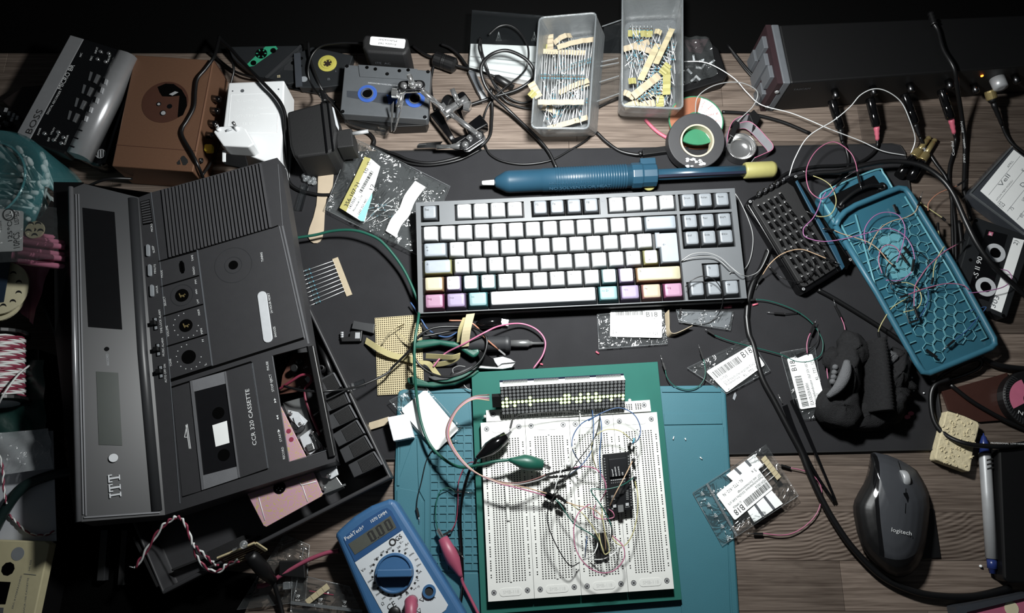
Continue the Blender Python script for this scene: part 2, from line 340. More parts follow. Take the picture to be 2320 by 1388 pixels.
def bb_holes(Q, body, ucols, vrow0, vrow1, nrow, pw=()):
    U = [0.0]; hs = {}
    hu = .5*.00125/Q.W; hv = .5*.00125/Q.H
    for c in ucols: hs[len(U)] = c; U += [c-hu, c+hu]
    Wv = [0.0]
    for j in range(nrow): y = vrow0+(vrow1-vrow0)*j/(nrow-1); Wv += [y-hv, y+hv]
    holes(body, Q, U+[1], Wv+[1], lambda i, j: not (hs[i] in pw and ((j//2) % 6 == 5 or j//2 < 2 or j//2 > nrow-3)), .003, 0, 1, 2)
    a, bq, c, d = Q(0, 0), Q(1, 0), Q(1, 1), Q(0, 1); n = Q.n*.0085
    body.add([a, bq, c, d, a-n, bq-n, c-n, d-n], [[0, 4, 5, 1], [1, 5, 6, 2], [2, 6, 7, 3], [3, 7, 4, 0], [4, 7, 6, 5]], 0)
cols = [.088, .205, .268, .331, .394, .457, .575, .638, .701, .764, .827, .93]
def screw(Q, u, v, par, r=.0021):
    s = MB(); qdisc(s, Q, u, v, r*1.25, .0001, .0008, 1, 16); qdisc(s, Q, u, v, r, .00035, .0008, 0, 16)
    ex, ey = Q.ex(), Q.n.cross(Q.ex()); c = Q(u, v, .0004)
    s.box(c, (ex+ey)*r*.5, (ex-ey)*r*.12, Q.n*.0001, 1); s.box(c, (ex-ey)*r*.5, (ex+ey)*r*.12, Q.n*.0001, 1)
    return s.build('screw', ['silver', 'ink'], par)
for k in range(4):
    Q = Q4(bz, (topx[k][0]+.4, topx[k][1]), (topx[k+1][0]-.4, topx[k+1][1]), (botx[k+1][0]-.4, botx[k+1][1]), (botx[k][0]+.4, botx[k][1]))
    body = MB(); bb_holes(Q, body, cols, .108, .9, 64, (.088, .93))
    bo = body.build('breadboard', ['bb_white', 'bb_hole', 'bb_deep'], pb)
    dv = MB(); qrect(dv, Q, .493, .1, .539, .905, .0012, .0013, 0); qrect(dv, Q, .499, .095, .533, .103, .0014, .0013, 1); dv.build('center_rib', ['bb_white', 'mid_grey'], bo, bevel=.0004)
    for u, v in ((.13, .04), (.86, .04), (.13, .955), (.86, .955)): screw(Q, u, v, bo)
    for v0, v1 in ((.022, .066), (.936, .978)):
        lb = MB(); qround(lb, Q, .25, v0, .74, v1, .0035, .0004, .0005, 0); lb.build('name_plate', 'bb_white', bo)
    lb = MB(); qtext(lb, Q, 'SMB-118', .33, .966, .0032, 0, .00045, Q.W*.34); lb.build('lettering', 'bb_mark', bo)
    if k in (0, 1, 2):
        rb = MB(); cyl = Q(.516, (.46, .36, .30)[k], .002); rb.box(cyl, Q.ex()*.0016, Q.n.cross(Q.ex())*.02, Q.n*.0008, 0); rb.build('rib_peg', 'bb_white', bo, bevel=.0006)
Qs = Q4(ZP(.0225), (1101, 929), (1472, 905.5), (1475, 931), (1102, 955))
body = MB(); bb_holes(Qs, body, [.09+.0137*i for i in range(63) if i % 6 != 5], .3, .72, 4)
bs = body.build('power_strip', ['bb_white', 'bb_hole', 'bb_deep'], pb)
for u in (.042, .962): screw(Qs, u, .42, bs)
s = MB(); s.ball(Qs(-.008, .5, -.003), .0018, 0); s.ball(Qs(.88, -.1, -.002), .0018, 0); s.build('lug', 'bb_white', bs)
# ---------------------------------------------------------------- LED dot matrix module plugged into the strip
mat('led_off', '#77797a', .5); mat('led_on', '#d9ff9c', .5, emit=2.6); mat('led_glow', '#9cc46a', .5, emit=.25); mat('pcb_blue', '#171d33', .4)
lp = plane3((1133, 877, .052), (1416, 860, .052), (1137.5, 938, .031))
QM = Q4(lp, (1132.5, 876), (1417, 860), (1415, 921), (1137, 939))
led = thing('led_matrix', 'LED dot matrix strip showing glowing waveform above the breadboards', 'display', QM(.5, .5, -.012))
for k in range(4): 
    x = MB(); qrect(x, QM, k/4+.0008, 0, (k+1)/4-.0008, 1, 0, .009, 0, ); x.f and None
    mo = x.build('matrix_block', ['bb_white'], led); f = MB(); qrect(f, QM, k/4+.001, .004, (k+1)/4-.001, .996, .0002, .0004, 0); f.build('matrix_face', 'black_matte', mo)
x = MB(); qrect(x, QM, 0, -.02, 1, 1.02, -.0105, .0016, 0); lo = x.build('circuit_board', 'pcb_blue', led)
hd = MB()
for k in range(4):
    for i in range(16): p = QM(k/4+.03+i*.0125, -.005, -.0075); hd.box(p, QM.ex()*.0006, QM.n.cross(QM.ex())*.0012, QM.n*.002)
hd.build('header_pins', 'steel', led)
x = MB(); qrect(x, QM, -.07, .36, 0.0, .74, -.001, .006, 0); x.build('header_socket', 'black', led)
ON = set(); line = {0: [5, 4], 1: [5, 4, 3], 2: [4], 3: [4, 5], 4: [4], 5: [4], 6: [4], 7: [4, 3, 5], 8: [4], 9: [4], 10: [4], 11: [4], 12: [4], 13: [4], 14: [4], 15: [4, 5], 16: [3, 4, 5], 17: [3, 4, 5], 18: [4], 19: [4, 5], 20: [3, 4, 5], 21: [4], 22: [3, 4, 5], 23: [4], 24: [3, 4, 5], 25: [4, 5], 26: [4], 27: [4], 28: [4, 5], 29: [4], 30: [4], 31: [4, 5]}
dots = {}
for c in range(32):
    for rr in range(8):
        key = rr in line[c]; o = None
        if key not in dots:
            q = MB(); q.slab([QM(.5, .5)+QM.ex()*(.00155*math.cos(i*math.pi/6))+QM.n.cross(QM.ex())*(.00155*math.sin(i*math.pi/6)) for i in range(12)], QM.n, .0004, 0)
            q.v = [v-QM(.5, .5)+ORG[led] for v in q.v]; o = q.build('led', 'led_on' if key else 'led_off', led); dots[key] = o
        else: o = dots[key].copy(); COL.objects.link(o)
        o.location = QM((c+.5)/32, (rr+.5)/8, .0007)-ORG[led]
        if key: o['label'] = 'glowing LED dot'
# ---------------------------------------------------------------- microcontroller board
mat('pcb_black', '#0c0d0f', .3); mat('shield', '#1a1b1e', .35, .6)
ep = ZP(.0335)
QE = Q4(ep, (1364.6, 1029), (1426.6, 1022.5), (1434.5, 1153), (1375, 1161))
esp = thing('microcontroller_board', 'black microcontroller board plugged across two breadboards', 'circuit board', QE(.5, .5, -.0105))
x = MB(); qround(x, QE, 0, 0, 1, 1, .001, 0, .0016, 0); x.build('circuit_board', 'pcb_black', esp)
x = MB(); qrect(x, QE, .2, .0, .85, .1, .0006, .0008, 1); qrect(x, QE, .2, .1, .85, .41, .0028, .0028, 0); sh = x.build('radio_module', ['shield', 'pcb_black'], esp, bevel=.0003)
t = MB(); 
for i, (s_, w_) in enumerate((('Espressif', .007), ('ESP32-WROOM', .009), ('FCC ID 2AC7Z', .009), ('CE', .003))): qtext(t, QE, s_, .34+.12*i, .40, .0012, 0, .003, w_, 1)
t.build('lettering', 'print_white', sh)
pn = MB()
for i in range(19):
    for u in (.06, .94): qdisc(pn, QE, u, .08+i*.047, .0008, .0005, .011, 0, 6)
pn.build('pin_row', 'steel', esp)
hs_ = MB(); qrect(hs_, QE, .02, .05, .1, .96, -.0016, .0085); qrect(hs_, QE, .9, .05, .98, .96, -.0016, .0085); hs_.build('pin_header', 'black', esp)
x = MB(); qrect(x, QE, .5, .62, .68, .72, .0012, .0012, 0); qrect(x, QE, .42, .9, .62, 1.02, .0026, .0026, 1); qrect(x, QE, .2, .72, .34, .8, .001, .001, 1); qrect(x, QE, .24, .88, .36, .93, .0015, .0015, 2); qrect(x, QE, .72, .88, .84, .93, .0015, .0015, 2)
for i in range(6): qrect(x, QE, .76, .66+i*.03, .86, .677+i*.03, .0007, .0006, 1)
for i in range(8): qrect(x, QE, .24+.07*i, .50, .27+.07*i, .52, .0006, .0006, 1); qrect(x, QE, .24+.07*i, .46, .28+.07*i, .47, .0004, .0004, 3)
x.build('components', ['black', 'steel', 'silver', 'print_white'], esp)
t = MB(); qtext(t, QE, 'EN', .2, .955, .001, 0); qtext(t, QE, 'BOOT', .72, .955, .001, 0); t.build('board_print', 'print_white', esp)
# DIP chip with legs, near the bottom
QC = Q4(ZP(.0305), (1346, 1208), (1374, 1205), (1379, 1258), (1351, 1262))
ch = thing('logic_chip', 'black DIP chip in the third breadboard amid coiled wires', 'chip', QC(.5, .5, -.008))
x = MB(); qrect(x, QC, 0, 0, 1, 1, 0, .0035); qdisc(x, QC, .5, .03, .001, .0002, .0005); x.build('chip_body', 'black', ch, bevel=.0003)
x = MB()
for i in range(8):
    for u in (-.06, 1.06): qrect(x, QC, u-.05, .06+i*.12, u+.05, .1+i*.12, -.0012, .0065)
x.build('chip_pins', 'steel', ch)
# ---------------------------------------------------------------- keyboard
mat('kb_case', '#56595c', .5, var=.05); mat('kb_front', '#141415', .5); mat('key_white', '#c4c6c7', .5, var=.02); mat('key_grey_top', '#777c81', .5); mat('key_grey_side', '#4a4d50', .55)
mat('key_light', '#858c93', .5); mat('key_light_side', '#6f767c', .5); mat('key_cream', '#a29d85', .5); mat('key_yellow', '#8d8c62', .5); mat('key_orange', '#8a6d52', .5); mat('key_pink', '#8f6c82', .5); mat('key_magenta', '#6e3854', .5)
mat('key_lilac', '#81768f', .5); mat('key_purple', '#5d5069', .5); mat('key_aqua', '#728d90', .5); mat('key_teal', '#36666a', .5); mat('key_peach', '#9b907c', .5); mat('key_salmon', '#8c635d', .5); mat('legend_ink', '#3a3c3e', .7); mat('legend_faint', '#4c4f52', .7)
KZ1, KZ5 = .0365, .0295
a1, b1 = P(1013.5, 527, KZ1), P(1402, 513, KZ1); a5, b5 = P(988, 683, KZ5), P(1528.5, 652.6, KZ5)
kex = ((b1-a1).normalized()+(b5-a5).normalized()).normalized(); u1 = ((b1-a1).length/10+(b5-a5).length/13.75)/2
k0 = a1-kex*(1.5*u1); kdn = (a5-kex*(.625*u1))-k0; vv = kdn.length/4
kdn = (kdn-kex*kdn.dot(kex)).normalized(); kn = kdn.cross(kex); kn = kn if kn.z > 0 else -kn; KU, KV = u1, vv
print('key pitch', u1, vv)
def K(u, v, off=0.0): return k0+kex*(u*KU)+kdn*((v-.0)*KV)+kn*off      # v = 0 is the number row's centre line; off 0 = key tops
kb = thing('keyboard', 'tenkeyless mechanical keyboard with white keys and pastel bottom corners', 'keyboard', V((K(9, 2).x, K(9, 2).y, PADZ)))
def kpoly(pts, off, th, mb, m=0, ms=None): return mb.slab([K(u, v, off) for u, v in pts], kn, th, m, ms)
c = MB(); L0, R0, T0, B0 = -.32, 18.62, -1.98, 4.72
kpoly([(L0, T0), (R0, T0), (R0, B0), (L0, B0)], -.0085, .0105, c, 0, 1)
c.build('case', ['kb_front', 'kb_front'], kb, bevel=.0015)
c = MB()
wells = [(-.05, -1.75, 1.05, -.75), (1.95, -1.75, 6.05, -.75), (6.45, -1.75, 10.55, -.75), (10.95, -1.75, 15.05, -.75), (15.2, -1.75, 18.3, -.72), (-.05, -.55, 15.05, 4.55), (15.2, -.55, 18.3, 1.55), (16.2, 2.45, 17.3, 3.5), (15.2, 3.5, 18.3, 4.55)]
us = sorted({L0, R0, *[w_[0] for w_ in wells], *[w_[2] for w_ in wells]}); vs = sorted({T0, B0-.12, *[w_[1] for w_ in wells], *[w_[3] for w_ in wells]})
for i in range(len(us)-1):
    for j in range(len(vs)-1):
        cu, cv = (us[i]+us[i+1])/2, (vs[j]+vs[j+1])/2
        if not any(a < cu < cc and b_ < cv < d for a, b_, cc, d in wells):
            kpoly([(us[i], vs[j]), (us[i+1], vs[j]), (us[i+1], vs[j+1]), (us[i], vs[j+1])], -.004, .006, c)
c.build('top_plate', 'kb_case', kb)
_keys = {}
def keycap(u, v, wu, top, side, txt=None, ink='legend_ink', tw=None, at=(0.16, .42), h=1.0, tall=False, sub=None):
    key = (wu, tall)
    if key not in _keys:
        mb = MB(); hw = wu*KU/2-.00022; hd = KV/2-.00022; tw_ = hw-.0028; td = hd-.0026; sh = .0009
        def ring(a, b_, y, z, r):
            ps = []
            for sx, sy, a0 in ((1, 1, 0), (-1, 1, 90), (-1, -1, 180), (1, -1, 270)):
                for i in range(3): q = math.radians(a0+45*i); ps.append(V((sx*(a-r)+r*math.cos(q), y+sy*(b_-r)+r*math.sin(q), z)))
            return ps
        if tall:
            d2 = KV*1.0-.0005; td2 = d2-.0028
            mb.loops([ring(hw, d2, 0, -.0056, .0006), ring(tw_+.0003, td2+.0003, sh, -.0004, .0015)], 1, True, True, False); mb.loops([ring(tw_+.0003, td2+.0003, sh, -.0004, .0015), ring(tw_, td2, sh, 0, .0014)], 0, True, False, True)
            q = KU*.125; mb.box(V((-hw-q+.002, d2/2+.0003, -.0035)), V((q, 0, 0)), V((0, d2/2-.0006, 0)), V((0, 0, .002)), 1); mb.box(V((-tw_-q+.003, td2/2+sh+.0004, -.0023)), V((q+.003, 0, 0)), V((0, td2/2-.0004, 0)), V((0, 0, .002)), 0)
        else:
            mb.loops([ring(hw, hd, 0, -.0056, .0006), ring(tw_+.0003, td+.0003, sh, -.0004, .0018)], 1, True, True, False)
            mb.loops([ring(tw_+.0003, td+.0003, sh, -.0004, .0018), ring(tw_, td, sh, 0, .0016), ring(tw_*.6, td*.6, sh, -.00035, .001)], 0, True, False, True)
        me = bpy.data.meshes.new('keycap'); me.from_pydata(mb.v, [], mb.f); me.polygons.foreach_set('material_index', mb.m); me.polygons.foreach_set('use_smooth', mb.s)
        me.materials.append(M('key_white')); me.materials.append(M('key_white')); _keys[key] = me
    o = bpy.data.objects.new('keycap', _keys[key]); COL.objects.link(o); o.parent = kb
    for i, mm in enumerate((top, side)): o.material_slots[i].link = 'OBJECT'; o.material_slots[i].material = M(mm)
    cpos = K(u+wu/2, v)-ORG[kb]; R = Matrix((kex, -kdn, kn)).transposed().to_4x4()
    o.matrix_local = Matrix.Translation(cpos) @ R
    if txt:
        t = MB(); hw = wu*KU/2-.0045
        for s_, x, y, hh in ([(txt, -hw, .0026, .0026*h)]+(sub or [])): t.text(s_, V((x, y, .0001)), V((1, 0, 0)), V((0, 1, 0)), hh)
        me = bpy.data.meshes.new('legend'); me.from_pydata(t.v, [], t.f); me.materials.append(M(ink)); l = bpy.data.objects.new('legend', me); COL.objects.link(l); l.parent = o
    return o
W2 = ('key_white', 'key_white'); G2 = ('key_grey_top', 'key_grey_side'); LG = ('key_light', 'key_light_side')
keycap(0, -1.25, 1, *G2, 'Esc')
for i in range(12): keycap((2+i, 2.5+i, 3+i)[i//4], -1.25, 1, *(G2 if i//4 == 1 else W2), 'F%d' % (i+1), 'legend_ink' if i//4 == 1 else 'legend_faint')
for i, s_ in enumerate(('Druck', 'Rollen', 'Pause')): keycap(15.25+i, -1.25, 1, *G2, s_, h=.78)
for j, r3 in enumerate((('Einfg', 'Pos1', 'Bild↑'), ('Entf', 'Ende', 'Bild↓'))):
    for i, s_ in enumerate(r3): keycap(15.25+i, j, 1, *G2, s_, h=.8)
for i, (s_, q) in enumerate(zip('°!"§$%&/()=?`', '^1234567890ß´')): keycap(i, 0, 1, *W2, s_, 'legend_faint', h=.8, sub=[(q, -.005, -.0035, .0021)])
keycap(13, 0, 2, *LG, '←')
keycap(0, 1, 1.5, *LG, '←', sub=[('→', -.0098, -.001, .0024)])
for i, s_ in enumerate('QWERTZUIOPÜ'): keycap(1.5+i, 1, 1, *W2, s_, 'legend_faint' if s_ not in 'QZUOP' else 'key_grey_side')
keycap(12.5, 1, 1, *W2, '*', sub=[('+ ~', -.004, -.0035, .0022)])
keycap(13.75, 1.5, 1.25, *LG, '←', tall=True, h=1.2)
keycap(0, 2, 1.75, 'key_light', 'key_yellow', '↓')
for i, s_ in enumerate('ASDFGHJKLÖÄ'): keycap(1.75+i, 2, 1, *W2, s_, 'legend_faint')
keycap(12.75, 2, 1, 'key_white', 'key_yellow', "'", sub=[('#', -.003, -.0035, .0022)])
keycap(0, 3, 1.25, 'key_cream', 'key_orange')
lows = ('>', 'Y', 'X', 'C', 'V', 'B', 'N', 'M', ';', ':', '_')
sd = ('key_lilac', 'key_aqua', 'key_aqua', 'key_white', 'key_white', 'key_white', 'key_white', 'key_white', 'key_white', 'key_aqua', 'key_lilac')
for i, s_ in enumerate(lows): keycap(1.25+i, 3, 1, 'key_white', sd[i], s_, 'legend_faint' if i else 'legend_ink', sub=[('< |', -.005, -.0035, .0021)] if i == 0 else None)
keycap(12.25, 3, 2.75, 'key_cream', 'key_orange', '↑')
for u, tp, sd_, tx in ((0, 'key_pink', 'key_magenta', 'Strg'), (1.25, 'key_lilac', 'key_purple', 'Win'), (2.5, 'key_aqua', 'key_teal', 'Alt'), (10, 'key_aqua', 'key_teal', 'Alt Gr'), (11.25, 'key_lilac', 'key_purple', 'Win'), (12.5, 'key_peach', 'key_salmon', 'Fn'), (13.75, 'key_pink', 'key_magenta', 'Strg')):
    keycap(u, 4, 1.25, tp, sd_, tx, 'key_purple' if tx == 'Win' else 'legend_ink' if tx == 'Fn' else sd_, h=.8)
keycap(3.75, 4, 6.25, 'key_white', 'key_grey_top')
for u, v, s_ in ((16.25, 3, '↑'), (15.25, 4, '←'), (16.25, 4, '↓'), (17.25, 4, '→')): keycap(u, v, 1, *G2, s_, h=1.2)
st = MB(); ps = [K(10.74, -1.47, -.0039)]; ps = [K(10.74+.14*math.cos(a)*(1 if i % 2 else .7), -1.62+.14*math.sin(a)*(1 if i % 2 else .7), -.0038) for i, a in enumerate([k*math.pi/7 for k in range(14)])]
st.slab(ps, kn, .0003); st.build('paint_chip', 'mid_grey', kb)
# ---------------------------------------------------------------- radio cassette recorder: opened back shell (tray with keys and mechanism) and front shell lying over it
mat('radio_black', '#313133', .5, var=.08, bump=.05); mat('radio_rib', '#414143', .45); mat('radio_lens', '#2d2e30', .42, coat=0, var=.04); mat('radio_edge', '#77787b', .3, .4); mat('lcd', '#2f3531', .25); mat('win_dark', '#0b0b0c', .12, coat=.4)
mat('frost_grey', '#6c6d70', .5, bump=.1); mat('door_tint', '#141416', .2, coat=.3); mat('pcb_brown', '#4a2c22', .5); mat('pcb_copper', '#8a7a2a', .35)
def pink_pcb():
    m = mat('pcb_pink', '#b8939f', .45); nt = m.node_tree; b = nt.nodes['Principled BSDF']; N = nt.nodes.new; L = nt.links.new
    tc = N('ShaderNodeTexCoord'); no = N('ShaderNodeTexNoise'); no.inputs['Scale'].default_value = 95; no.inputs['Detail'].default_value = 0; no.inputs['Distortion'].default_value = 1.6; L(tc.outputs['Object'], no.inputs['Vector'])
    a = N('ShaderNodeMath'); a.operation = 'MULTIPLY'; a.inputs[1].default_value = 34; L(no.outputs[0], a.inputs[0]); s = N('ShaderNodeMath'); s.operation = 'SINE'; L(a.outputs[0], s.inputs[0])
    r = N('ShaderNodeValToRGB'); r.color_ramp.elements[0].position = .72; r.color_ramp.elements[0].color = C('#b58f9c'); r.color_ramp.elements[1].position = .86; r.color_ramp.elements[1].color = C('#b3a06f'); L(s.outputs[0], r.inputs[0]); L(r.outputs[0], b.inputs['Base Color'])
pink_pcb()
ptray = [(45, 577), (368, 1347), (887, 1082), (592, 470)]
zr, zf = .034, .006
tray = thing('recorder_back_shell', 'black back half of the opened radio recorder, holding piano keys', 'radio', P(520, 950))
def shrink(pts, k):
    cx = sum(p[0] for p in pts)/len(pts); cy = sum(p[1] for p in pts)/len(pts)
    return [(cx+(x-cx)*k, cy+(y-cy)*k) for x, y in pts]
top = [P(x, y, zr) for x, y in ptray]; cen = sum(top, V((0, 0, 0)))/4
inn = [p+(cen-p)*.022 for p in top]
fl_o = [V((p.x, p.y, .0031)) for p in [t+(cen-t)*.01 for t in top]]; fl_i = [V((p.x, p.y, zf)) for p in [t+(cen-t)*.035 for t in top]]
top.reverse(); inn.reverse(); fl_o.reverse(); fl_i.reverse()
if (top[1]-top[0]).cross(top[2]-top[1]).z < 0: top.reverse(); inn.reverse(); fl_o.reverse(); fl_i.reverse()
x = MB(); x.loops([fl_o, top, inn, fl_i], 0, False, True, True); x.build('shell', 'radio_black', tray, bevel=.0015)
x = MB(); x.bar(P(318, 1215, .02), P(372, 1325, .02), .001, .014); x.bar(P(395, 1290, .012), P(585, 1215, .012), .001, .006); x.bar(P(480, 1262, .014), P(560, 1225, .014), .006, .008); x.build('inner_rib', 'black_matte', tray)
x = MB()
for a, b in (((715, 835), (745, 880)), ((722, 770), (752, 850)), ((745, 812), (748, 850))): x.tube(PT([(*a, .02), (*b, .034)]), .003)
x.lathe(P(744, 846, .006), (0, 0, 1), [(.004, 0), (.0035, .032), (.002, .032), (.002, .025)], 0, 12); x.build('post', 'black', tray)
z4 = lambda X, Y: (450+X/3.305, 650+Y/3.305)
pads = [[(925, 690), (1003, 648), (1058, 750), (980, 792)], [(953, 845), (1080, 785), (1118, 870), (1000, 915)], [(1010, 950), (1118, 890), (1170, 985), (1060, 1030)], [(1068, 1070), (1172, 1005), (1230, 1100), (1112, 1155)], [(1125, 1185), (1235, 1120), (1290, 1215), (1165, 1275)], [(1190, 1300), (1300, 1240), (1360, 1335), (1230, 1388)]]
kz = ZP(.040)
for i, pp in enumerate(pads):
    a, b_, c_, d = [V(z4(*q)).to_3d() for q in pp]
    e = (b_-a)*.12; lft = (a-b_)*.62; dn = (d-a)*.08
    body = [a+lft-dn, b_+e-dn, c_+e+dn*.3, d+lft+dn*.3]
    x = MB(); x.prism(kz, [(q.x, q.y) for q in body], 0, .03, 0); ko = x.build('piano_key', 'dark_grey', tray, bevel=.0006)
    x = MB(); Q = Q4(kz, *[(q.x, q.y) for q in (a, b_, c_, d)]); qrect(x, Q, 0, 0, 1, 1, .0003, .0004, 0)
    for r_ in range(13): qrect(x, Q, .02+r_*.076, .04, .058+r_*.076, .96, .0008, .0006, 0)
    x.build('ribbed_pad', 'black_matte', ko)
    x = MB(); x.bar(kz(*(b_+e).to_2d(), .0006), kz(*(c_+e).to_2d(), .0006), .0008, .0008); x.build('key_edge', 'radio_edge', ko)
mech = thing('tape_mechanism', 'pink circuit board and grey metal tape mechanism inside the opened recorder', 'mechanism', P(660, 1070, .0062))
ppl = ZP(.043)
x = MB(); x.prism(ppl, [(636, 920), (700, 1047), (731, 1119), (728, 1124), (603, 1193), (597, 1190), (564, 1126), (500, 990)], 0, .0022); x.build('circuit_board', 'pcb_pink', mech, bevel=.0003)
x = MB(); x.disc(ppl, 633, 1104, .0062, .0004, .0008, 0, 18); 
for dx, dy in ((-6, 5), (2, 7), (6, 2), (-2, 1)): x.disc(ppl, 633+dx, 1104+dy, .0006, .0012, .0008, 1, 8)
x.build('reel_hole', ['void', 'steel'], mech)
x = MB()
for px, py in ((654, 976), (660, 995)): x.disc(ppl, px, py, .0024, .0003, .0004, 0, 14)
x.build('board_hole', 'wire_red', mech)
x = MB(); x.tube([ppl(675, 1086, .0003), ppl(683, 1099, .0003), ppl(716, 1090, .0003)], .0005, 0, 4); x.tube([ppl(*q, .0003) for q in ((586, 1126), (600, 1178))], .0004, 0, 4); x.tube([ppl(*q, .0003) for q in ((685, 1100), (697, 1136))], .0004, 0, 4); x.build('trace', 'print_white', mech, kind='stuff')
mz = ZP(.036)
x = MB(); x.prism(mz, [(640, 912), (690, 898), (700, 945), (722, 1000), (745, 1022), (738, 1045), (780, 1105), (742, 1124), (725, 1100), (690, 1030)], 0, .003); x.build('metal_plate', 'steel', mech, bevel=.0004)
x = MB(); x.prism(mz, [(652, 928), (675, 933), (697, 953), (690, 963), (672, 966), (655, 944)], .006, .0012, 0); x.prism(mz, [(664, 944), (680, 942), (690, 958), (676, 968), (668, 958)], .008, .001, 0); x.build('lever_arm', 'light_grey', mech, bevel=.0003)
x = MB(); x.lathe(mz(676, 965, .0), (0, 0, 1), [(.0075, 0), (.0075, .0045), (.004, .0052), (.004, .006), (.0012, .007)], 0, 22, False); x.build('pinch_roller', 'dark_grey', mech)
x = MB()
for px, py, r in ((660, 936, .0018), (681, 960, .002), (709, 980, .002), (745, 1077, .0026), (735, 1106, .0022)): x.lathe(mz(px, py, .006), (0, 0, 1), [(r, 0), (r, .0025), (r*.6, .003)], 0, 10)
x.build('rivet', 'chrome', mech)
x = MB(); x.prism(mz, [(678, 990), (705, 970), (718, 985), (728, 1012), (702, 1030), (690, 1020)], .005, .006, 0); x.prism(mz, [(692, 1008), (708, 1002), (713, 1017), (698, 1023)], .0085, .004, 1); x.prism(mz, [(718, 1058), (760, 1052), (766, 1075), (750, 1085), (728, 1080)], .003, .004, 0); x.build('solenoid', ['light_grey', 'steel'], mech, bevel=.0006)
t = MB(); t.ptext(mz, '1321', (697, 1013), (709, 1008), 4, 0, .0087); t.ptext(mz, '2163', (699, 1019), (711, 1014), 4, 0, .0087); t.build('lettering', 'ink', mech)
x = MB(); x.bar(mz(730, 1118, .004), mz(783, 1097, .004), .001, .001); x.tube([mz(*q, .008) for q in ((712, 985), (728, 1005), (733, 1018))], .0008, 0, 5); x.tube([mz(*q, .009) for q in ((706, 978), (716, 1000), (722, 1016))], .0006, 0, 5); x.build('link_rod', 'steel', mech, kind='stuff')
bz_ = ZP(.028)
x = MB(); x.prism(bz_, [(664, 800), (697, 797), (707, 831), (711, 862), (690, 885), (634, 893), (640, 850)], 0, .0016); bb_ = x.build('amplifier_board', 'pcb_brown', mech)
t = MB(); t.ptext(bz_, 'C42', (688, 836), (697, 831), 4); t.ptext(bz_, 'C45', (672, 881), (681, 877), 4); t.build('lettering', 'print_white', bb_)
x = MB(); x.lathe(bz_(673, 838), (0, 0, 1), [(.004, 0), (.004, .012), (.003, .012)], 0, 12); x.lathe(bz_(682, 822), (0, 0, 1), [(.003, 0), (.003, .009)], 0, 10); x.prism(bz_, [(690, 858), (703, 845), (709, 860), (698, 868)], .006, .006, 1); x.build('component', ['black', 'light_grey'], bb_)
for nm, cl, pts in (('red wire running down beside the mechanism', 'wire_red', [(632, 882, .034), (656, 866, .042), (682, 850, .048), (702, 850, .05), (705, 864, .048), (692, 880, .044), (693, 905, .044), (706, 940, .044), (725, 985, .042)]),):
    w_ = MB(); w_.tube(smooth(PT(pts)), .0016, 0, 6); tag(w_.build('wire', cl), nm, 'wire')
# ---- front shell
MPL = plane3((345, 437, .066), (628, 357, .066), (760, 1045, .060))
mz1, mz2 = MPL(314, 447), MPL(374, 1166)
n_ = (mz2-mz1).cross(P(195, 430, .092)-mz1); LPL = PL(mz1, n_ if n_.z > 0 else -n_)
rad = thing('recorder_front_shell', 'black radio cassette recorder front with ribbed speaker, lying over its back shell', 'radio', P(420, 850, .0345))
x = MB()
x.prism(MPL, [(314, 447), (342, 436), (628, 357), (635, 366), (700, 783), (617, 805), (654, 1047), (752, 1018), (762, 1034), (760, 1045), (374, 1166)], 0, .003)
rp = [MPL(635, 366), MPL(704, 783), MPL(756, 1045)]; dz = V((0, 0, -.022)); ro = [q+V((.0005, 0, 0)) for q in rp]
x.add([rp[0], rp[1], rp[2], ro[0]+dz, ro[1]+dz, ro[2]+dz, rp[0]+V((-.003, 0, 0)), rp[1]+V((-.003, 0, 0)), rp[2]+V((-.003, 0, 0))], [[0, 3, 4, 1], [1, 4, 5, 2], [6, 7, 4, 3], [7, 8, 5, 4], [0, 1, 7, 6], [1, 2, 8, 7]])
bp_ = [MPL(762, 1040), MPL(374, 1166), LPL(182, 1182)]
for a, b_ in zip(bp_, bp_[1:]): x.add([a, b_, b_+V((0, -.004, -.022)), a+V((0, -.004, -.022))], [[0, 1, 2, 3]])
tp_ = [MPL(628, 357), MPL(342, 436), LPL(185, 415)]
for a, b_ in zip(tp_, tp_[1:]): x.add([a, b_, b_+V((0, .003, -.03)), a+V((0, .003, -.03))], [[0, 3, 2, 1]])
x.build('front_panel', 'radio_black', rad)
x = MB(); x.prism(LPL, [(314, 447), (374, 1166), (178, 1182), (160, 428), (190, 416), (306, 445)], 0, .003); x.build('display_bezel', 'radio_lens', rad)
lip = [LPL(160, 425), LPL(168, 760), LPL(178, 1182)]
x = MB(); x.tube([q+LPL.n*.001 for q in lip], .0026, 0, 8); x.build('lip', 'radio_edge', rad)
x = MB(); lo = [P(121, 412, .088), P(124, 760, .088), P(172, 1180, .094)]; hi = [LPL(190, 413), LPL(168, 760), LPL(178, 1182)]
x.add([*hi, *lo, *[q+V((.004, 0, -.05)) for q in lo]], [[0, 1, 4, 3], [1, 2, 5, 4], [3, 4, 7, 6], [4, 5, 8, 7]]); x.build('side_wall', 'black', rad)
x = MB(); x.tube([LPL(300, 452, -.0030), LPL(322, 800, -.0030), LPL(354, 1158, -.0030)], .0058, 0, 14); x.build('curved_edge', 'radio_lens', rad)
x = MB()
for a, b_ in (((172, 440), (189, 1165)), ((178, 440), (195, 1168))): x.bar(LPL(*a, .0006), LPL(*b_, .0006), .0006, .0008, 0, LPL.n)
x.bar(LPL(190, 1172, .0006), LPL(362, 1160, .0006), .0007, .0008, 0, LPL.n); x.build('lens_groove', 'radio_edge', rad)
x = MB(); x.prism(LPL, [(187, 470), (259.6, 480), (277, 746), (200, 740)], .0005, .0006); x.build('tape_window', 'win_dark', rad)
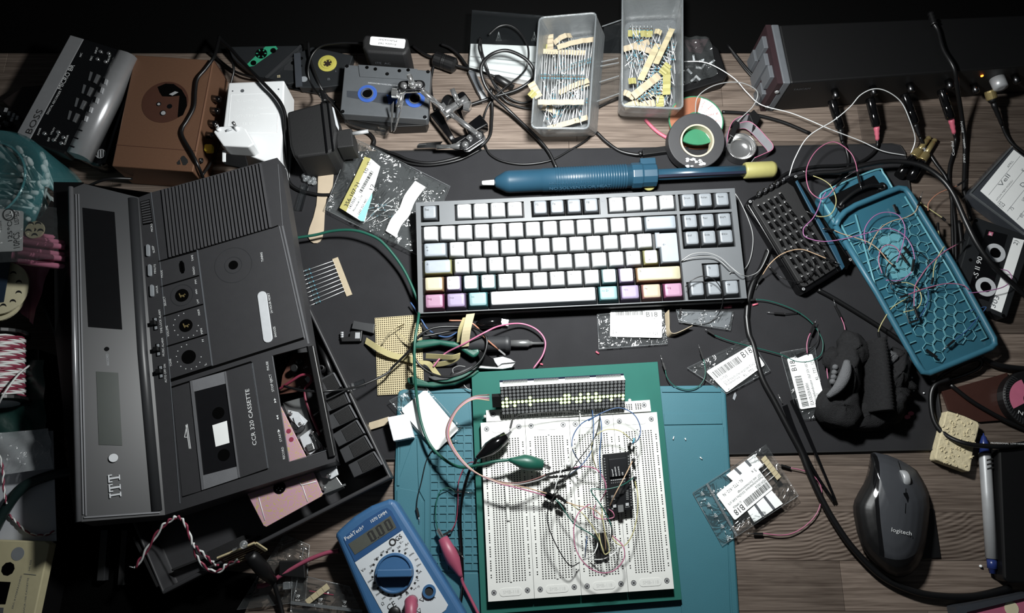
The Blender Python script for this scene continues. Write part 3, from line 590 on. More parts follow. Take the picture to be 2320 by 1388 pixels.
x = MB(); x.prism(LPL, [(188, 479), (259, 490), (262, 520), (230, 510), (190, 505)], .0007, .0001); x.build('window_reflection_strip', 'tape_paper', rad) if False else None
x = MB(); x.prism(LPL, [(218, 841), (268, 844), (277, 1008.5), (224, 1007)], .0005, .0006); x.build('lcd_panel', 'lcd', rad)
x = MB(); x.disc(LPL, 257, 1036.7, .004, .002, .003, 1, 18); x.disc(LPL, 257, 1036.7, .0046, .0004, .001, 0, 18); x.build('push_button', ['black', 'light_grey'], rad)
x = MB(); x.disc(LPL, 242, 790, .0022, .0006, .001, 0, 14); x.build('record_light', 'black_gloss', rad)
t = MB(); t.ptext(LPL, 'RECORD', (247.5, 827), (245, 801), 4.5); t.build('lettering', 'grey', rad)
t = MB(); e0, e1 = LPL(275, 1124), LPL(271, 1072); ex_ = (e1-e0); L_ = ex_.length; ex_.normalize(); ey_ = LPL.n.cross(ex_); hh = (LPL(246, 1098)-LPL(273, 1098)).length
def bl(u0, u1, v0, v1): t.slab([e0+ex_*(L_*u)+ey_*(hh*v)+LPL.n*.0016 for u, v in ((u0, v0), (u1, v0), (u1, v1), (u0, v1))], LPL.n, .0016)
bl(0, .2, 0, .12); bl(.07, .14, .12, .88); bl(0, .2, .88, 1)
for u in (.25, .66): bl(u, u+.34, .88, 1); bl(u+.13, u+.21, .1, .88); bl(u+.06, u+.28, 0, .1); bl(u, u+.05, .66, .88); bl(u+.29, u+.34, .66, .88)
t.build('emblem_letters', 'light_grey', rad)
rb_me = None
nr = 29
for i in range(nr):
    f = i/(nr-1); a = (369+(590-369)*f, 430+(371-430)*f); b_ = (386+(613-386)*f, 583+(516-583)*f)
    x = MB(); x.bar(MPL(*a, .0006), MPL(*b_, .0006), .0011, .0013, 0, MPL.n); x.build('speaker_rib', 'radio_rib', rad)
x = MB(); x.prism(MPL, [(366, 432), (592, 369), (615, 517), (384, 586)], .0003, .0005); x.build('speaker_recess', 'void', rad)
# seams
x = MB()
def seam(*pts, wd=.0006, m=0):
    for a, b_ in zip(pts, pts[1:]): x.bar(MPL(*a, .0001), MPL(*b_, .0001), wd, .0003, m, MPL.n)
for a, b_ in (((360, 592), (446, 568)), ((364.6, 649.5), (451, 624)), ((370.7, 716), (460, 689)), ((378, 784.6), (469, 757)), ((387, 859), (481, 828.5))): seam(a, b_, wd=.0007)
seam((387, 862), (688, 766), wd=.0013); seam((389, 877), (569, 819.5), (606, 1061), (413, 1124), wd=.0009); seam((614, 517), (630, 511), wd=.0006)
x.build('seam', 'void', rad, kind='stuff')
x = MB(); seam((342, 435), (363, 600), (386, 862), (408, 1140), wd=.0004); seam((447, 566), (481, 828), wd=.0007); seam((571, 822), (607, 1060), wd=.0007); x.build('seam_edge', 'mid_grey', rad, kind='stuff')
x = MB(); seam((630, 372), (640, 510), wd=.0003); seam((633, 512), (690, 766), wd=.0006); seam((640, 511), (699, 778), wd=.0009); seam((709, 788), (757, 1030), wd=.0011); seam((617, 806), (655, 1045), wd=.0005); seam((655, 1046), (752, 1016), wd=.0003); x.build('edge_line', 'radio_edge', rad, kind='stuff')
x = MB(); x.bar(MPL(705, 785, -.001), MPL(754, 1035, -.001), .0032, .004, 0, MPL.n); x.bar(MPL(701, 786, -.012), MPL(750, 1025, -.012), .001, .01, 0, MPL.n); x.build('key_bar', 'black', rad, bevel=.0008)
for px, py, r in ((412, 668.6, 15), (421, 737, 15), (427.5, 808, 16), (528.6, 600, 10.5)):
    k_ = PPM(px, py, .06); x = MB(); x.disc(MPL, px, py, r*k_, .0003, .0006, 0, 22)
    if r == 15:
        for d in range(5): x.bar(MPL(px-6+d*3, py-4+(d*7) % 9, .0006), MPL(px-2+d*2.4, py+5-(d*5) % 7, .0006), .0005, .0003, 1, MPL.n)
    x.build('knob_hole', ['void', 'gold'], rad)
    if r > 14:
        x = MB()
        for d in range(11):
            a = math.radians(100+d*26); x.disc(MPL, px+28*math.cos(a), py-28*math.sin(a), .0005, .0003, .0004, 0, 6)
        if py > 700: x.build('dial_dots', 'print_white', rad)
def ring(pl, px, py, r, wd, m, nm, par, off=.0002):
    x = MB(); c0 = pl(px, py, off); e = (pl(px+10, py, off)-c0).normalized(); g = pl.n.cross(e); A = [2*math.pi*i/40 for i in range(40)]
    vs = [c0+(e*math.cos(a)+g*math.sin(a))*q for q in (r-wd, r+wd) for a in A]; x.add(vs, [[i, (i+1) % 40, 40+(i+1) % 40, 40+i] for i in range(40)])
    return x.build(nm, m, par)
ring(MPL, 528.6, 600, .0195, .0003, 'dark_grey', 'scuff_ring', rad); ring(MPL, 528.6, 600, .009, .0004, 'dark_grey', 'scuff_ring', rad); ring(MPL, 412, 668, .0115, .0004, 'dark_grey', 'scuff_ring', rad)
x = MB(); QS = Q4(MPL, (407, 592), (414, 590), (418, 618), (411, 620)); qround(x, QS, -.3, 0, 1.3, 1, .004, .0003, .0006); x.build('mode_slot', 'void', rad)
x = MB(); a, b_ = MPL(592.8, 660), MPL(608.7, 776); d = (b_-a).normalized(); s_ = MPL.n.cross(d); r = .0048; ps = []
for i in range(9): q = math.pi*i/8; ps.append(a+d*r-d*(math.sin(q)*r)+s_*(math.cos(q)*r)+MPL.n*.001)
for i in range(9): q = math.pi*i/8; ps.append(b_-d*r+d*(math.sin(q)*r)-s_*(math.cos(q)*r)+MPL.n*.001)
x.slab(ps, MPL.n, .002); x.build('snooze_bar', 'light_grey', rad, bevel=.0004)
x = MB(); Qg = Q4(MPL, (317.7, 457), (339, 451), (346.5, 506), (323.8, 510)); qrect(x, Qg, 0, 0, 1, 1, .0002, .0003, 0)
for i in range(9): qrect(x, Qg, .06, .04+i*.105, .94, .1+i*.105, .0007, .0007, 1)
x.build('microphone_grille', ['void', 'radio_rib'], rad)
for px, py in ((336, 568), (340, 613), (345, 659)):
    x = MB(); Qb = Q4(MPL, (px-4, py-13), (px+4, py-14), (px+5, py+13), (px-3, py+14)); qround(x, Qb, 0, 0, 1, 1, .0018, .0022, .003, 0); x.build('push_button', 'grey', rad, bevel=.0004)
for px, py in ((351, 735), (357, 794), (363, 844)):
    x = MB(); Qb = Q4(MPL, (px-5, py-15), (px+5, py-17), (px+7, py+12), (px-3, py+14)); qrect(x, Qb, 0, 0, 1, 1, .0003, .0004, 0); so = x.build('slide_slot', 'void', rad)
    x = MB(); qrect(x, Qb, -.2, .3, .9, .62, .005, .005, 0); qrect(x, Qb, .3, .05, .9, .3, .001, .001, 1); qrect(x, Qb, .3, .7, .9, .95, .001, .001, 1); x.build('slider', ['black', 'grey'], so, bevel=.0004)
# cassette door
x = MB(); x.prism(MPL, [(389, 879), (429, 866), (457, 1111), (413, 1124)], .0005, .0006, 0); x.prism(MPL, [(511, 841), (569, 822), (606, 1060), (543, 1082)], .0005, .0006, 0); do = x.build('cassette_door', 'radio_black', rad)
x = MB(); x.prism(MPL, [(430, 863), (511, 840.6), (543, 1081.5), (457, 1110)], .0003, .0004, 0); x.prism(MPL, [(430, 863), (511, 840.6), (513, 868), (436, 888)], .0012, .0008, 1); x.prism(MPL, [(454, 1078), (538, 1056), (543, 1081.5), (457, 1110)], .0012, .0008, 1)
x.prism(MPL, [(430, 863), (436, 861), (463, 1108), (457, 1110)], .0016, .0012, 2); x.prism(MPL, [(508, 842), (511, 840.6), (543, 1081), (540, 1082)], .0016, .0012, 2)
x.build('door_window', ['door_tint', 'frost_grey', 'radio_edge'], do)
x = MB(); x.prism(MPL, [(481, 963), (514, 952.6), (520, 1002.5), (488.7, 1011.6)], .0005, .0001); x.build('window_gap', 'paper', do)
for px, py in ((494.7, 935), (507, 1030)): x = MB(); x.disc(MPL, px, py, 13.5*PPM(px, py, .06), .0006, .0003, 0, 22); x.build('spindle_hole', 'void', do)
t = MB()
for s_, a, b_, h in (('MICRO', (346.5, 524), (345, 506), 4), ('SLEEP', (351, 572), (348, 556), 4), ('MINUTE', (353.4, 619), (352.5, 598), 4), ('HOUR', (358.5, 663), (357, 646.5), 4), ('TIME LOCK ALARM', (368.5, 754), (363, 701), 4.5), ('MUSIC ALARM', (372.8, 806), (369.8, 765), 4.5), ('AUTO OFF ON', (378, 866), (375, 824), 4.5), ('MODE', (369, 628), (367.6, 611.7), 4), ('TAPE', (438.7, 590.5), (437, 577), 4), ('RADIO', (441.8, 621), (440, 603.5), 4), ('FM', (446, 642), (444.8, 633), 4), ('MW', (447.8, 664.7), (446, 654), 4), ('LW', (451, 686), (449, 677), 4), ('SELECT', (376.7, 692), (373.7, 670.7), 4.5), ('MAX', (454, 713), (451, 699.5), 4.5), ('MIN', (460, 755.5), (457.5, 743), 4.5), ('VOLUME', (383.7, 761.5), (379.7, 737), 4.5), ('H', (462, 773), (461, 768), 4.5), ('L', (468, 826), (467, 822), 4.5), ('TONE', (390, 828.5), (387, 812), 4.5), ('TUNING', (597, 592), (594, 571), 4.5), ('24 HOUR RESET', (618, 708.5), (610, 663), 4.5), ('SNOOZE', (627, 763), (623, 739), 4.5), ('CCR 320 CASSETTE', (581.5, 1007), (564, 880), 9), ('PAUSE', (610, 837.6), (607, 818), 5), ('STOP EJECT', (621, 886), (614, 846.7), 5), ('▶▶', (626, 911), (624, 901), 4), ('◀◀', (632, 950), (630, 940), 4), ('START▶', (639, 999.5), (633, 971), 5), ('RECORD', (646, 1039), (642, 1011.6), 5)):
    t.ptext(MPL, s_, a, b_, h, 0, .0007)
for a, b_ in (((424, 960), (432, 1016)), ((421, 962), (429, 1016)), ((424, 960), (418, 990)), ((418, 990), (426, 990))): t.bar(MPL(*a, .0007), MPL(*b_, .0007), .0003, .0001, 0, MPL.n)
t.build('lettering', 'print_white', rad)
# ---------------------------------------------------------------- clutter at the left edge
film('teal_plastic', '#4d9096', .66, .15, .25, 40); mat('cotton', '#dfe5e4', .85); mat('swab_stick', '#cfe0df', .5); mat('pink_tube', '#a3657a', .45); film('pink_film', '#a84c66', .45, .2, .5, 50); mat('cream_disc', '#cfc8a8', .55); mat('navy_film', '#23303e', .3, bump=.2); mat('bag_green', '#16302c', .35, bump=.3, bscale=120)
mat('sheet', '#b9bcc2', .7, var=.04); mat('cable_green', '#10201f', .4); mat('beige', '#bdb592', .55); film('cloudy_film', '#b8bdc0', .45, .25, .8, 60)
jc = P(-6, 432, .06); jar = thing('cotton_swab_jar', 'translucent teal jar crammed with cotton swabs at the left edge', 'jar', V((jc.x, jc.y, 0)))
jb = V((jc.x, jc.y, .004)); R_ = .066
x = MB(); x.lathe(jb, (0, 0, 1), [(R_, 0), (R_, .07), (R_-.004, .078)], 0, 40, True, None, False); x.build('jar_wall', 'teal_plastic', jar)
x = MB(); x.lathe(jb, (0, 0, 1), [(R_-.004, .078), (R_*.72, .081), (R_*.7, .079), (.003, .0795)], 0, 40, True, None, False); x.tube([jb+V((math.cos(a)*R_*.7, math.sin(a)*R_*.7, .081)) for a in [i*math.pi/16 for i in range(33)]], .0014, 0, 6); x.build('lid', 'teal_plastic', jar)
x = MB()
for i in range(14):
    a0, a1 = -1.05+i*.06, -.99+i*.06; x.add([jb+V((math.cos(a)*(R_+.0006), math.sin(a)*(R_+.0006), h)) for a, h in ((a0, .012), (a1, .012), (a1, .062), (a0, .062))], [[0, 1, 2, 3]], 0)
for i in range(12): x.add([jb+V((math.cos(a)*(R_+.0009), math.sin(a)*(R_+.0009), h)) for a, h in ((-.98+i*.022, .018), (-.968+i*.022, .018), (-.968+i*.022, .036), (-.98+i*.022, .036))], [[0, 1, 2, 3]], 1)
x.build('jar_label', ['paper', 'ink'], jar)
sw = None; rs = random.Random(11)
for i in range(46):
    a = rs.random()*2*math.pi; rr = math.sqrt(rs.random())*.05; tilt = .25+.9*rs.random()
    if sw is None:
        x = MB(); x.tube([V((0, 0, -.03)), V((0, 0, .03))], .0012, 1, 6)
        for s_ in (-1, 1): x.lathe(V((0, 0, s_*.027)), (0, 0, s_), [(.0012, -.006), (.0028, -.003), (.0030, .002), (.0018, .0055), (.0003, .006)], 0, 8)
        x.v = [v for v in x.v]; sw = x.build('cotton_swab', ['cotton', 'swab_stick'], None, loc=(0, 0, 0)); o = sw
    else: o = sw.copy(); COL.objects.link(o)
    if i < 8: o.location = (jc.x-.02+rs.random()*.05, jc.y-.01+(i-4)*.006, .066+rs.random()*.006); o.rotation_euler = (math.pi/2+.1*rs.random(), 0, math.pi/2+rs.uniform(-.2, .2))
    else:
        r2 = min(rr, .066-.0045-.026*math.sin(tilt)) if tilt < 1.2 else .02
        o.location = (jc.x+r2*math.cos(a), jc.y+r2*math.sin(a), .041); o.rotation_euler = (0, min(tilt, .75), a+math.pi*.5*rs.random())
    tag(o, 'white cotton swab inside the teal jar', 'cotton swab', 'cotton swabs in the teal jar')
# pink heat-shrink tubes and their bag label
rs = random.Random(3)
hb = thing('heat_shrink_bag', 'clear bag of pink heat-shrink tubes with UL printed label', 'bag', P(60, 580, .082))
HZ = .03
for i in range(8):
    x = MB(); y = 530+i*9; x.tube(smooth(PT([(40, y-2, .085+.003*(i % 3)), (85, y+4, .087+.003*(i % 3)), (150, y+12, .084+.003*(i % 3))])), .0032, 0, 8); x.build('shrink_tube', 'pink_tube', hb)
x = MB(); hz = ZP(.096); HQ = Q4(hz, (-45, 468), (53, 478), (51, 568), (-47, 572)); qround(x, HQ, 0, 0, 1, 1, .002, 0, .0004); lb = x.build('label', 'paper', hb)
t = MB()
t.ptext(hz, 'LISTED', (43, 507), (42, 478), 9, 0, .0003); t.ptext(hz, '125℃', (28, 545), (27, 500), 9, 0, .0003); t.ptext(hz, '10PCS', (45, 560), (44, 525), 13, 0, .0003); t.ptext(hz, 'UL', (28, 492), (24, 478), 12, 0, .0003); t.ptext(hz, 'mm', (4, 520), (3, 500), 8, 0, .0003)
t.tube([hz(20+13*math.cos(a), 486+13*math.sin(a), .0003) for a in [i*math.pi/10 for i in range(21)]], .0006, 0, 4); t.build('lettering', 'ink', lb)
x = MB(); 
def sheet(mb, pl, tl, tr, br, bl_, amp, nx=10, ny=10, seed=1, m=0, off=0):
    r = random.Random(seed); ph = [r.random()*6.28 for _ in range(8)]; Q = Q4(pl, tl, tr, br, bl_); vs = []
    for j in range(ny+1):
        for i in range(nx+1):
            u, v = i/nx, j/ny; h = amp*(math.sin(u*7+ph[0]+3*v)*math.sin(v*6+ph[1])+.5*math.sin(u*15+ph[2]-v*9)+.4*math.sin(v*17+ph[3]+u*5)); vs.append(Q(u, v, off+h))
    mb.add(vs, [[j*(nx+1)+i, (j+1)*(nx+1)+i, (j+1)*(nx+1)+i+1, j*(nx+1)+i+1] for j in range(ny) for i in range(nx)], m, True); return mb
sheet(x, ZP(.099), (-60, 440), (128, 470), (135, 585), (-60, 600), .0012); x.build('clear_sleeve', 'clear_film', hb)
x = MB(); sheet(x, ZP(.042), (20, 560), (125, 560), (75, 735), (40, 700), .003); tag(x.build('pink_pouch', 'pink_tube'), 'crumpled pink plastic pouch under the cream gear discs', 'pouch')
def disc_part(label, cx, cy, z, r, nh):
    x = MB(); pl = ZP(z); rp_ = r*PPM(max(cx, 5), cy, z); x.lathe(pl(cx, cy)-V((0, 0, .0022)), (0, 0, 1), [(rp_*.2, 0), (rp_, 0), (rp_, .0022), (rp_*.2, .0022), (rp_*.2, 0)], 0, 44, False, None, False)
    th = thing('gear_disc', label, 'disc', pl(cx, cy)-V((0, 0, .0022)), 'cream slotted discs at the left edge'); x.build('disc_body', 'cream_disc', th)
    for k in range(nh):
        a = 2*math.pi*k/nh+.3; q = MB(); ps = []
        hx, hy = cx+r*.68*math.cos(a), cy+r*.68*math.sin(a)
        for i in range(9): b_ = math.pi*i/8; ps.append((hx+7*math.cos(b_), hy-7*math.sin(b_)))
        for i in range(8, -1, -1): b_ = math.pi*i/8; ps.append((hx+6*math.cos(b_), hy-2.5*math.sin(b_)))
        q.prism(pl, ps, .0003, .0004); q.build('crescent_hole', 'ink', th)
    return th
disc_part('cream slotted disc, largest and topmost, beside the pink pouch', 2, 652, .057, 62, 11); disc_part('cream slotted disc just below the largest one', -4, 668, .051, 62, 11); disc_part('smaller cream disc half hidden among the pink tubes', 78, 520, .094, 21, 5)
x = MB(); x.prism(ZP(.063), [(-40, 520), (33, 522), (22, 600), (8, 684), (-40, 690)], 0, .0006); tag(x.build('dark_film', 'navy_film'), 'dark navy plastic film strip over the cream discs', 'film')
# spool of twisted red and white hook-up wire
s0, s1 = P(-4, 760, .064), P(-8, 915, .064); ax = (s1-s0).normalized()
sp = thing('wire_spool', 'spool of twisted red and white wire at the left edge', 'spool', V(((s0.x+s1.x)/2, (s0.y+s1.y)/2, .0)))
x = MB(); L_ = (s1-s0).length; x.lathe(s0, ax, [(.028, 0), (.028, .003), (.018, .003), (.018, L_-.003), (.028, L_-.003), (.028, L_)], 0, 28, False); x.build('spool_core', 'black', sp)
x = MB(); x.lathe(s1+ax*.0002, ax, [(.02, 0), (.02, .0006)], 0, 24, False); x.build('spool_label', 'sheet', sp)
for q, (mt, ph) in enumerate((('wire_red', 0), ('wire_white', math.pi))):
    x = MB(); e = ax.cross(V((0, 0, 1))).normalized(); g = ax.cross(e); pts = []
    for i in range(21*26):
        a = i/26*2*math.pi; tw = i*.9+ph; r = .0232+.0009*math.cos(tw); pts.append(s0+ax*(.005+(L_-.010)*i/(21*26)+.0009*math.sin(tw))+(e*math.cos(a)+g*math.sin(a))*r)
    x.tube(pts, .0011, 0, 5); x.build('wound_wire', mt, sp, label='red strand' if q == 0 else 'white strand')
x = MB(); x.tube(smooth(PT([(-8, 925, .082), (10, 890, .09), (40, 850, .08), (66, 828, .06)])), .001, 0, 6); x.build('loose_end', 'wire_white', sp)
x = MB(); sheet(x, ZP(.048), (-60, 820), (100, 815), (108, 1010), (-60, 1040), .004, 14, 14, 4); tag(x.build('green_pouch', 'bag_green'), 'dark green glossy pouch below the wire spool', 'pouch')
x = MB(); sheet(x, ZP(.056), (-60, 985), (112, 970), (118, 1060), (-60, 1085), .002, 14, 14, 5); tag(x.build('cloudy_bag', 'cloudy_film'), 'cloudy white plastic bag above the dark green cable', 'bag')
x = MB(); x.prism(ZP(.042), [(-70, 985), (120, 975), (128, 1225), (-70, 1240)], 0, .0006); tag(x.build('paper_sheet', 'sheet'), 'blank white sheet beneath the beige cassette and green cable', 'paper')
x = MB(); x.tube(smooth(PT([(-30, 1235, .05), (8, 1160, .05), (50, 1105, .05), (110, 1078, .044), (170, 1066, .03)])), .0052, 0, 10); tag(x.build('green_cable', 'cable_green'), 'thick dark green cable bending across the white sheet', 'cable')
for k, (nm, pts) in enumerate((('thin red and white twisted pair lying on the white sheet', [(20, 1165, .0445), (40, 1185, .0445), (62, 1205, .0445), (95, 1212, .0445), (125, 1203, .0445)]), ('thin red and white twisted pair hanging beside the cloudy bag', [(-5, 1020, .061), (6, 1060, .06), (8, 1100, .059), (14, 1140, .057)]))):
    th = thing('twisted_pair', nm, 'wire', P(*pts[2]))
    c = smooth(PT(pts), 10)
    for mt, ph in (('wire_red', 0), ('wire_white', math.pi)):
        x = MB(); x.tube([q+V((math.cos(i*.7+ph), math.sin(i*.7+ph), math.sin(i*.7+ph)))*.0007 for i, q in enumerate(c)], .0008, 0, 5); x.build('strand', mt, th)
# beige cassette in the corner
cz = ZP(.056); cas = thing('cassette', 'beige audio cassette lying on papers in the bottom left corner', 'cassette', P(40, 1300, .0426))
x = MB(); x.prism(cz, [(-60, 1221), (101, 1226), (112, 1232), (72, 1420), (-60, 1420)], 0, .0115); x.build('cassette_shell', 'beige', cas, bevel=.001)
x = MB(); x.disc(cz, 40, 1254, .0062, .0002, .0006, 0, 20); x.build('reel_window', 'grey', cas)
x = MB(); x.disc(cz, 18, 1288, .0062, .0003, .0006, 0, 9); x.build('reel_hole', 'void', cas); x = MB(); x.prism(cz, [(-50, 1314), (24, 1318), (12, 1368), (-50, 1368)], .0003, .0006); x.build('tape_window', 'void', cas)
x = MB(); x.prism(cz, [(-50, 1374), (8, 1376), (4, 1420), (-50, 1420)], .0003, .0006); x.build('tape_window', 'mid_grey', cas)
t = MB(); t.ptext(cz, 'STD/XLR-100 CASSETTE', (54, 1400), (66, 1308), 4); t.ptext(cz, 'ERC INTERFACHREI', (30, 1378), (50, 1304), 4); t.ptext(cz, 'NC 656', (68, 1292), (72, 1268), 4); t.bar(cz(54, 1299, .0003), cz(82, 1302, .0003), .0002, .0001); t.build('lettering', 'ink_grey', cas)
x = MB(); x.prism(ZP(.0412), [(-80, 800), (88, 790), (92, 1000), (118, 1200), (70, 1440), (-80, 1440)], 0, .041); tag(x.build('storage_box', 'black', bevel=.001), 'dark box carrying the papers and spool at the left edge', 'box')
# ---------------------------------------------------------------- back row, left half: recorder, copper player, white charger, cassettes, adapters
mat('copper', '#7f5e4a', .42, .5, var=.1, scale=500, bump=.05, bscale=3000); mat('copper_dark', '#4a2f25', .5, .2); mat('brushed', '#b4b5b7', .33, .6, var=.08); mat('brown_lid', '#1d1614', .6)
mat('cas_dark', '#1e2022', .45); mat('cas_grey', '#4c4f52', .5, bump=.05); mat('green_label', '#2f8f6c', .5); mat('yellow_hub', '#a7a04c', .5); mat('blue_hub', '#34539a', .4); mat('tape_brown', '#2a211d', .4); mat('smoke', '#3a3d42', .2); mat('blue_metal', '#b0763a', .4)
mat('charger_white', '#dcdedf', .45, var=.02); mat('yellow_button', '#b5a92e', .5)
# black pocket recorder underneath and silver-black digital recorder leaning on it
z0 = ZP(.026); br = thing('black_device', 'rounded black device underneath the silver and black digital recorder', 'device', P(215, 330))
x = MB(); x.prism(z0, [(110, 330), (160, 350), (215, 376), (240, 370), (262, 300), (300, 190), (250, 180), (150, 280)], 0, .0255); x.build('device_body', 'black_gloss', br, bevel=.006, seg=4)
ring(z0, 228, 348, .0055, .0004, 'silver', 'badge', br, .0004)
x = MB()
for i in range(3): x.bar(z0(222+i*6, 340, .0003), z0(222+i*6, 356, .0003), .0007, .0003)
x.build('badge_slashes', 'silver', br)
mx_ = thing('mini_mixer', 'small black mixer with silver knobs at the far left edge', 'mixer', P(15, 280))
x = MB(); x.prism(ZP(.022), [(-40, 235), (0, 238), (48, 275), (40, 300), (-40, 300)], 0, .0215); x.build('mixer_body', 'black', mx_, bevel=.001)
for i, (px, py) in enumerate(((4, 268), (22, 285), (2, 290))): x = MB(); x.lathe(P(px, py, .022), (0, 0, 1), [(.005, 0), (.0045, .008), (.001, .0085)], 0, 14); x.build('knob', 'black_gloss', mx_)
for px, py in ((20, 262), (30, 266), (38, 272), (26, 276), (12, 254)): x = MB(); x.bar(P(px, py, .0225), P(px+3, py-9, .0225), .0015, .001); x.build('fader', 'silver', mx_)
x = MB(); x.prism(ZP(.024), [(2, 228), (50, 195), (100, 192), (88, 245), (50, 270)], 0, .0239); tag(x.build('brown_box', 'brown_lid', bevel=.002), 'dark brown box lid behind the mini mixer', 'box')
zb = plane3((38, 300, .058), (160, 80, .058), (303, 124, .056))
BO = thing('digital_recorder', 'silver and black digital recorder with BOSS lettering leaning at back left', 'recorder', P(170, 240))
x = MB(); x.prism(zb, [(159, 79), (172, 82), (266, 112), (151, 343), (145, 349), (64, 321), (40, 301)], 0, .017); x.build('housing', 'black', BO, bevel=.001)
x = MB(); x.prism(zb, [(159, 79), (190, 88), (65, 321), (38, 301)], .0008, .012); ls = x.build('top_strip', 'brushed', BO, bevel=.0008)
x = MB(); x.prism(zb, [(190, 88.5), (265, 112), (151, 342), (66, 321)], .0003, .001); x.build('control_panel', 'black_gloss', BO)
x = MB(); a0, a1, b0, b1 = zb(265, 112, .001), zb(151, 343, .001), zb(300, 122, -.001), zb(188, 353, -.001)
ss = (a1-a0).normalized(); ww = (b0-a0); prof = [(0, 0), (.3, .0012), (.7, .0012), (.95, -.001), (1.08, -.006), (1.1, -.016), (0, -.016)]
x.loops([[a0+ww*u+zb.n*h for u, h in prof], [a1+(b1-a1)*u+zb.n*h for u, h in prof]], 0, True); x.build('side_rail', 'brushed', BO)
t = MB(); t.ptext(zb, 'BOSS', (70, 304), (98, 250), 14, 1, .0011); t.ptext(zb, 'DIGITAL RECORDER', (109, 259), (139, 206), 5, 0, .0006); t.ptext(zb, 'MICRO BR', (139, 203), (170, 148), 10, 0, .0006)
for s_, p_, q_, h in (('POWER', (88, 306), (94, 290), 4), ('EXIT', (111, 320), (114, 311), 4), ('UTILITY', (117, 305), (126, 289), 4), ('MODE', (127, 317), (135, 304), 4), ('CURSOR', (148, 328), (156, 306), 4), ('MIC', (184, 129), (187, 120), 4), ('REC', (207, 137), (211, 127), 4), ('INPUT', (218, 121), (223, 107), 4), ('VALUE', (246, 141), (251, 126), 4)): t.ptext(zb, s_, p_, q_, h, 0, .0006)
t.build('lettering', ['print_white', 'ink'], BO)
for k, (px, py) in enumerate(((168, 266), (184, 237), (200, 207), (215, 178))):
    Qb = Q4(zb, (px-9, py-15), (px+14, py-6), (px+4, py+13), (px-14, py+6)); x = MB(); qrect(x, Qb, 0, 0, 1, 1, .002, .003, 0); bo_ = x.build('track_button', 'chrome', BO, bevel=.0005)
    x = MB(); qrect(x, Qb, .32, .0, .68, 1, .0023, .001, 0); x.build('button_stripe', 'black_gloss', bo_)
for k, (px, py) in enumerate(((195, 270), (206, 250), (220, 229), (231, 206), (240, 187))):
    Qb = Q4(zb, (px-5, py-8), (px+7, py-4), (px+3, py+8), (px-8, py+4)); x = MB(); qrect(x, Qb, 0, 0, 1, 1, .0028, .003, 0); bo_ = x.build('key_button', 'silver', BO, bevel=.0004)
    x = MB(); qrect(x, Qb, 0, 0, .55, 1, .0031, .001, 0); x.build('button_face', 'black_gloss', bo_)
for px, py in ((181, 295), (172, 313), (163, 332)): x = MB(); x.bar(zb(px-6, py-2, .0012), zb(px+6, py+2, .0012), .0008, .0006, 0, zb.n); x.build('indicator', 'black_gloss', BO)
for px, py in ((102, 303), (133, 300), (123, 318), (145, 312), (140, 325), (229, 118), (222, 135), (240, 141), (247, 122)): x = MB(); x.lathe(zb(px, py, 0), zb.n, [(.0022, 0), (.0022, .0018), (.0012, .0022)], 0, 12); x.build('round_button', 'chrome', BO)
# copper player
zc = ZP(.046); cp = thing('cassette_player', 'copper-coloured cassette player with round window and side buttons', 'player', P(375, 260))
x = MB(); x.prism(zc, [(306, 124), (484, 136), (446, 341), (437, 389), (253, 376), (263, 328)], 0, .0455, 0, 0); x.build('player_body', 'copper', cp, bevel=.0012)
x = MB(); x.bar(zc(263, 328, .0001), zc(445, 342, .0001), .0003, .0002); x.bar(zc(481, 137, .0002), zc(442, 342, .0002), .0002, .0002); x.build('lid_seam', 'copper_dark', cp)
x = MB(); a, b_, c_ = P(484, 136, .040), P(437, 389, .040), None; o_ = V((.011, -.003, 0)); x.slab([a-o_*.3, a+o_*.12, b_+o_*.12, b_-o_*.3], V((0, 0, 1)), .0395); x.build('side_strip', 'copper_dark', cp, bevel=.001)
SP = PL(P(484, 136, .046), V((-(P(437, 389, .046)-P(484, 136, .046)).y, (P(437, 389, .046)-P(484, 136, .046)).x, 0)))
ring(zc, 374, 231, .0262, .0007, 'copper_dark', 'window_rim', cp, .0004)
x = MB(); x.disc(zc, 374, 231, .0258, .0002, .0004, 0, 40); wi = x.build('window', 'copper_dark', cp)
x = MB(); k_ = 3.305; f = lambda L_: [(X/k_, Y/k_) for X, Y in L_]
x.prism(zc, f([(1180, 650), (1240, 625), (1300, 628), (1360, 670), (1395, 730), (1400, 790), (1370, 860), (1330, 880), (1345, 715), (1275, 722), (1215, 720), (1195, 690)]), .0005, .0003); x.build('window_gap', 'void', wi)
x = MB()
for X, Y, r in ((1188, 778, .0028), (1270, 795, .0030), (1220, 845, .0036)): x.disc(zc, X/k_, Y/k_, r, .0006, .0003, 0, 14)
x.build('spindle', 'dark_steel', wi); x = MB(); x.disc(zc, 1222/k_, 845/k_, .0026, .0009, .0003, 0, 12); x.disc(zc, 1188/k_, 778/k_, .0016, .0009, .0003, 0, 12); x.prism(zc, f([(1265, 705), (1310, 683), (1335, 690), (1290, 715)]), .0008, .0003); x.build('spindle_pin', 'silver', wi)
x = MB(); x.prism(zc, f([(1322, 1218), (1345, 1192), (1352, 1230), (1330, 1232)]), .0003, .0003); x.prism(zc, f([(1350, 1185), (1362, 1168), (1378, 1165), (1405, 1195), (1408, 1215), (1390, 1235), (1370, 1236)]), .0003, .0003); x.build('heart_emblem', 'ink', cp)
for px, py in ((484, 222), (481, 249), (476, 278), (471, 305)): x = MB(); x.lathe(SP(px-5, py, -.001), V((1, -.2, 0)), [(.004, 0), (.004, .010), (.0032, .0115), (.001, .0118)], 0, 14); x.build('push_button', 'black_gloss', cp)
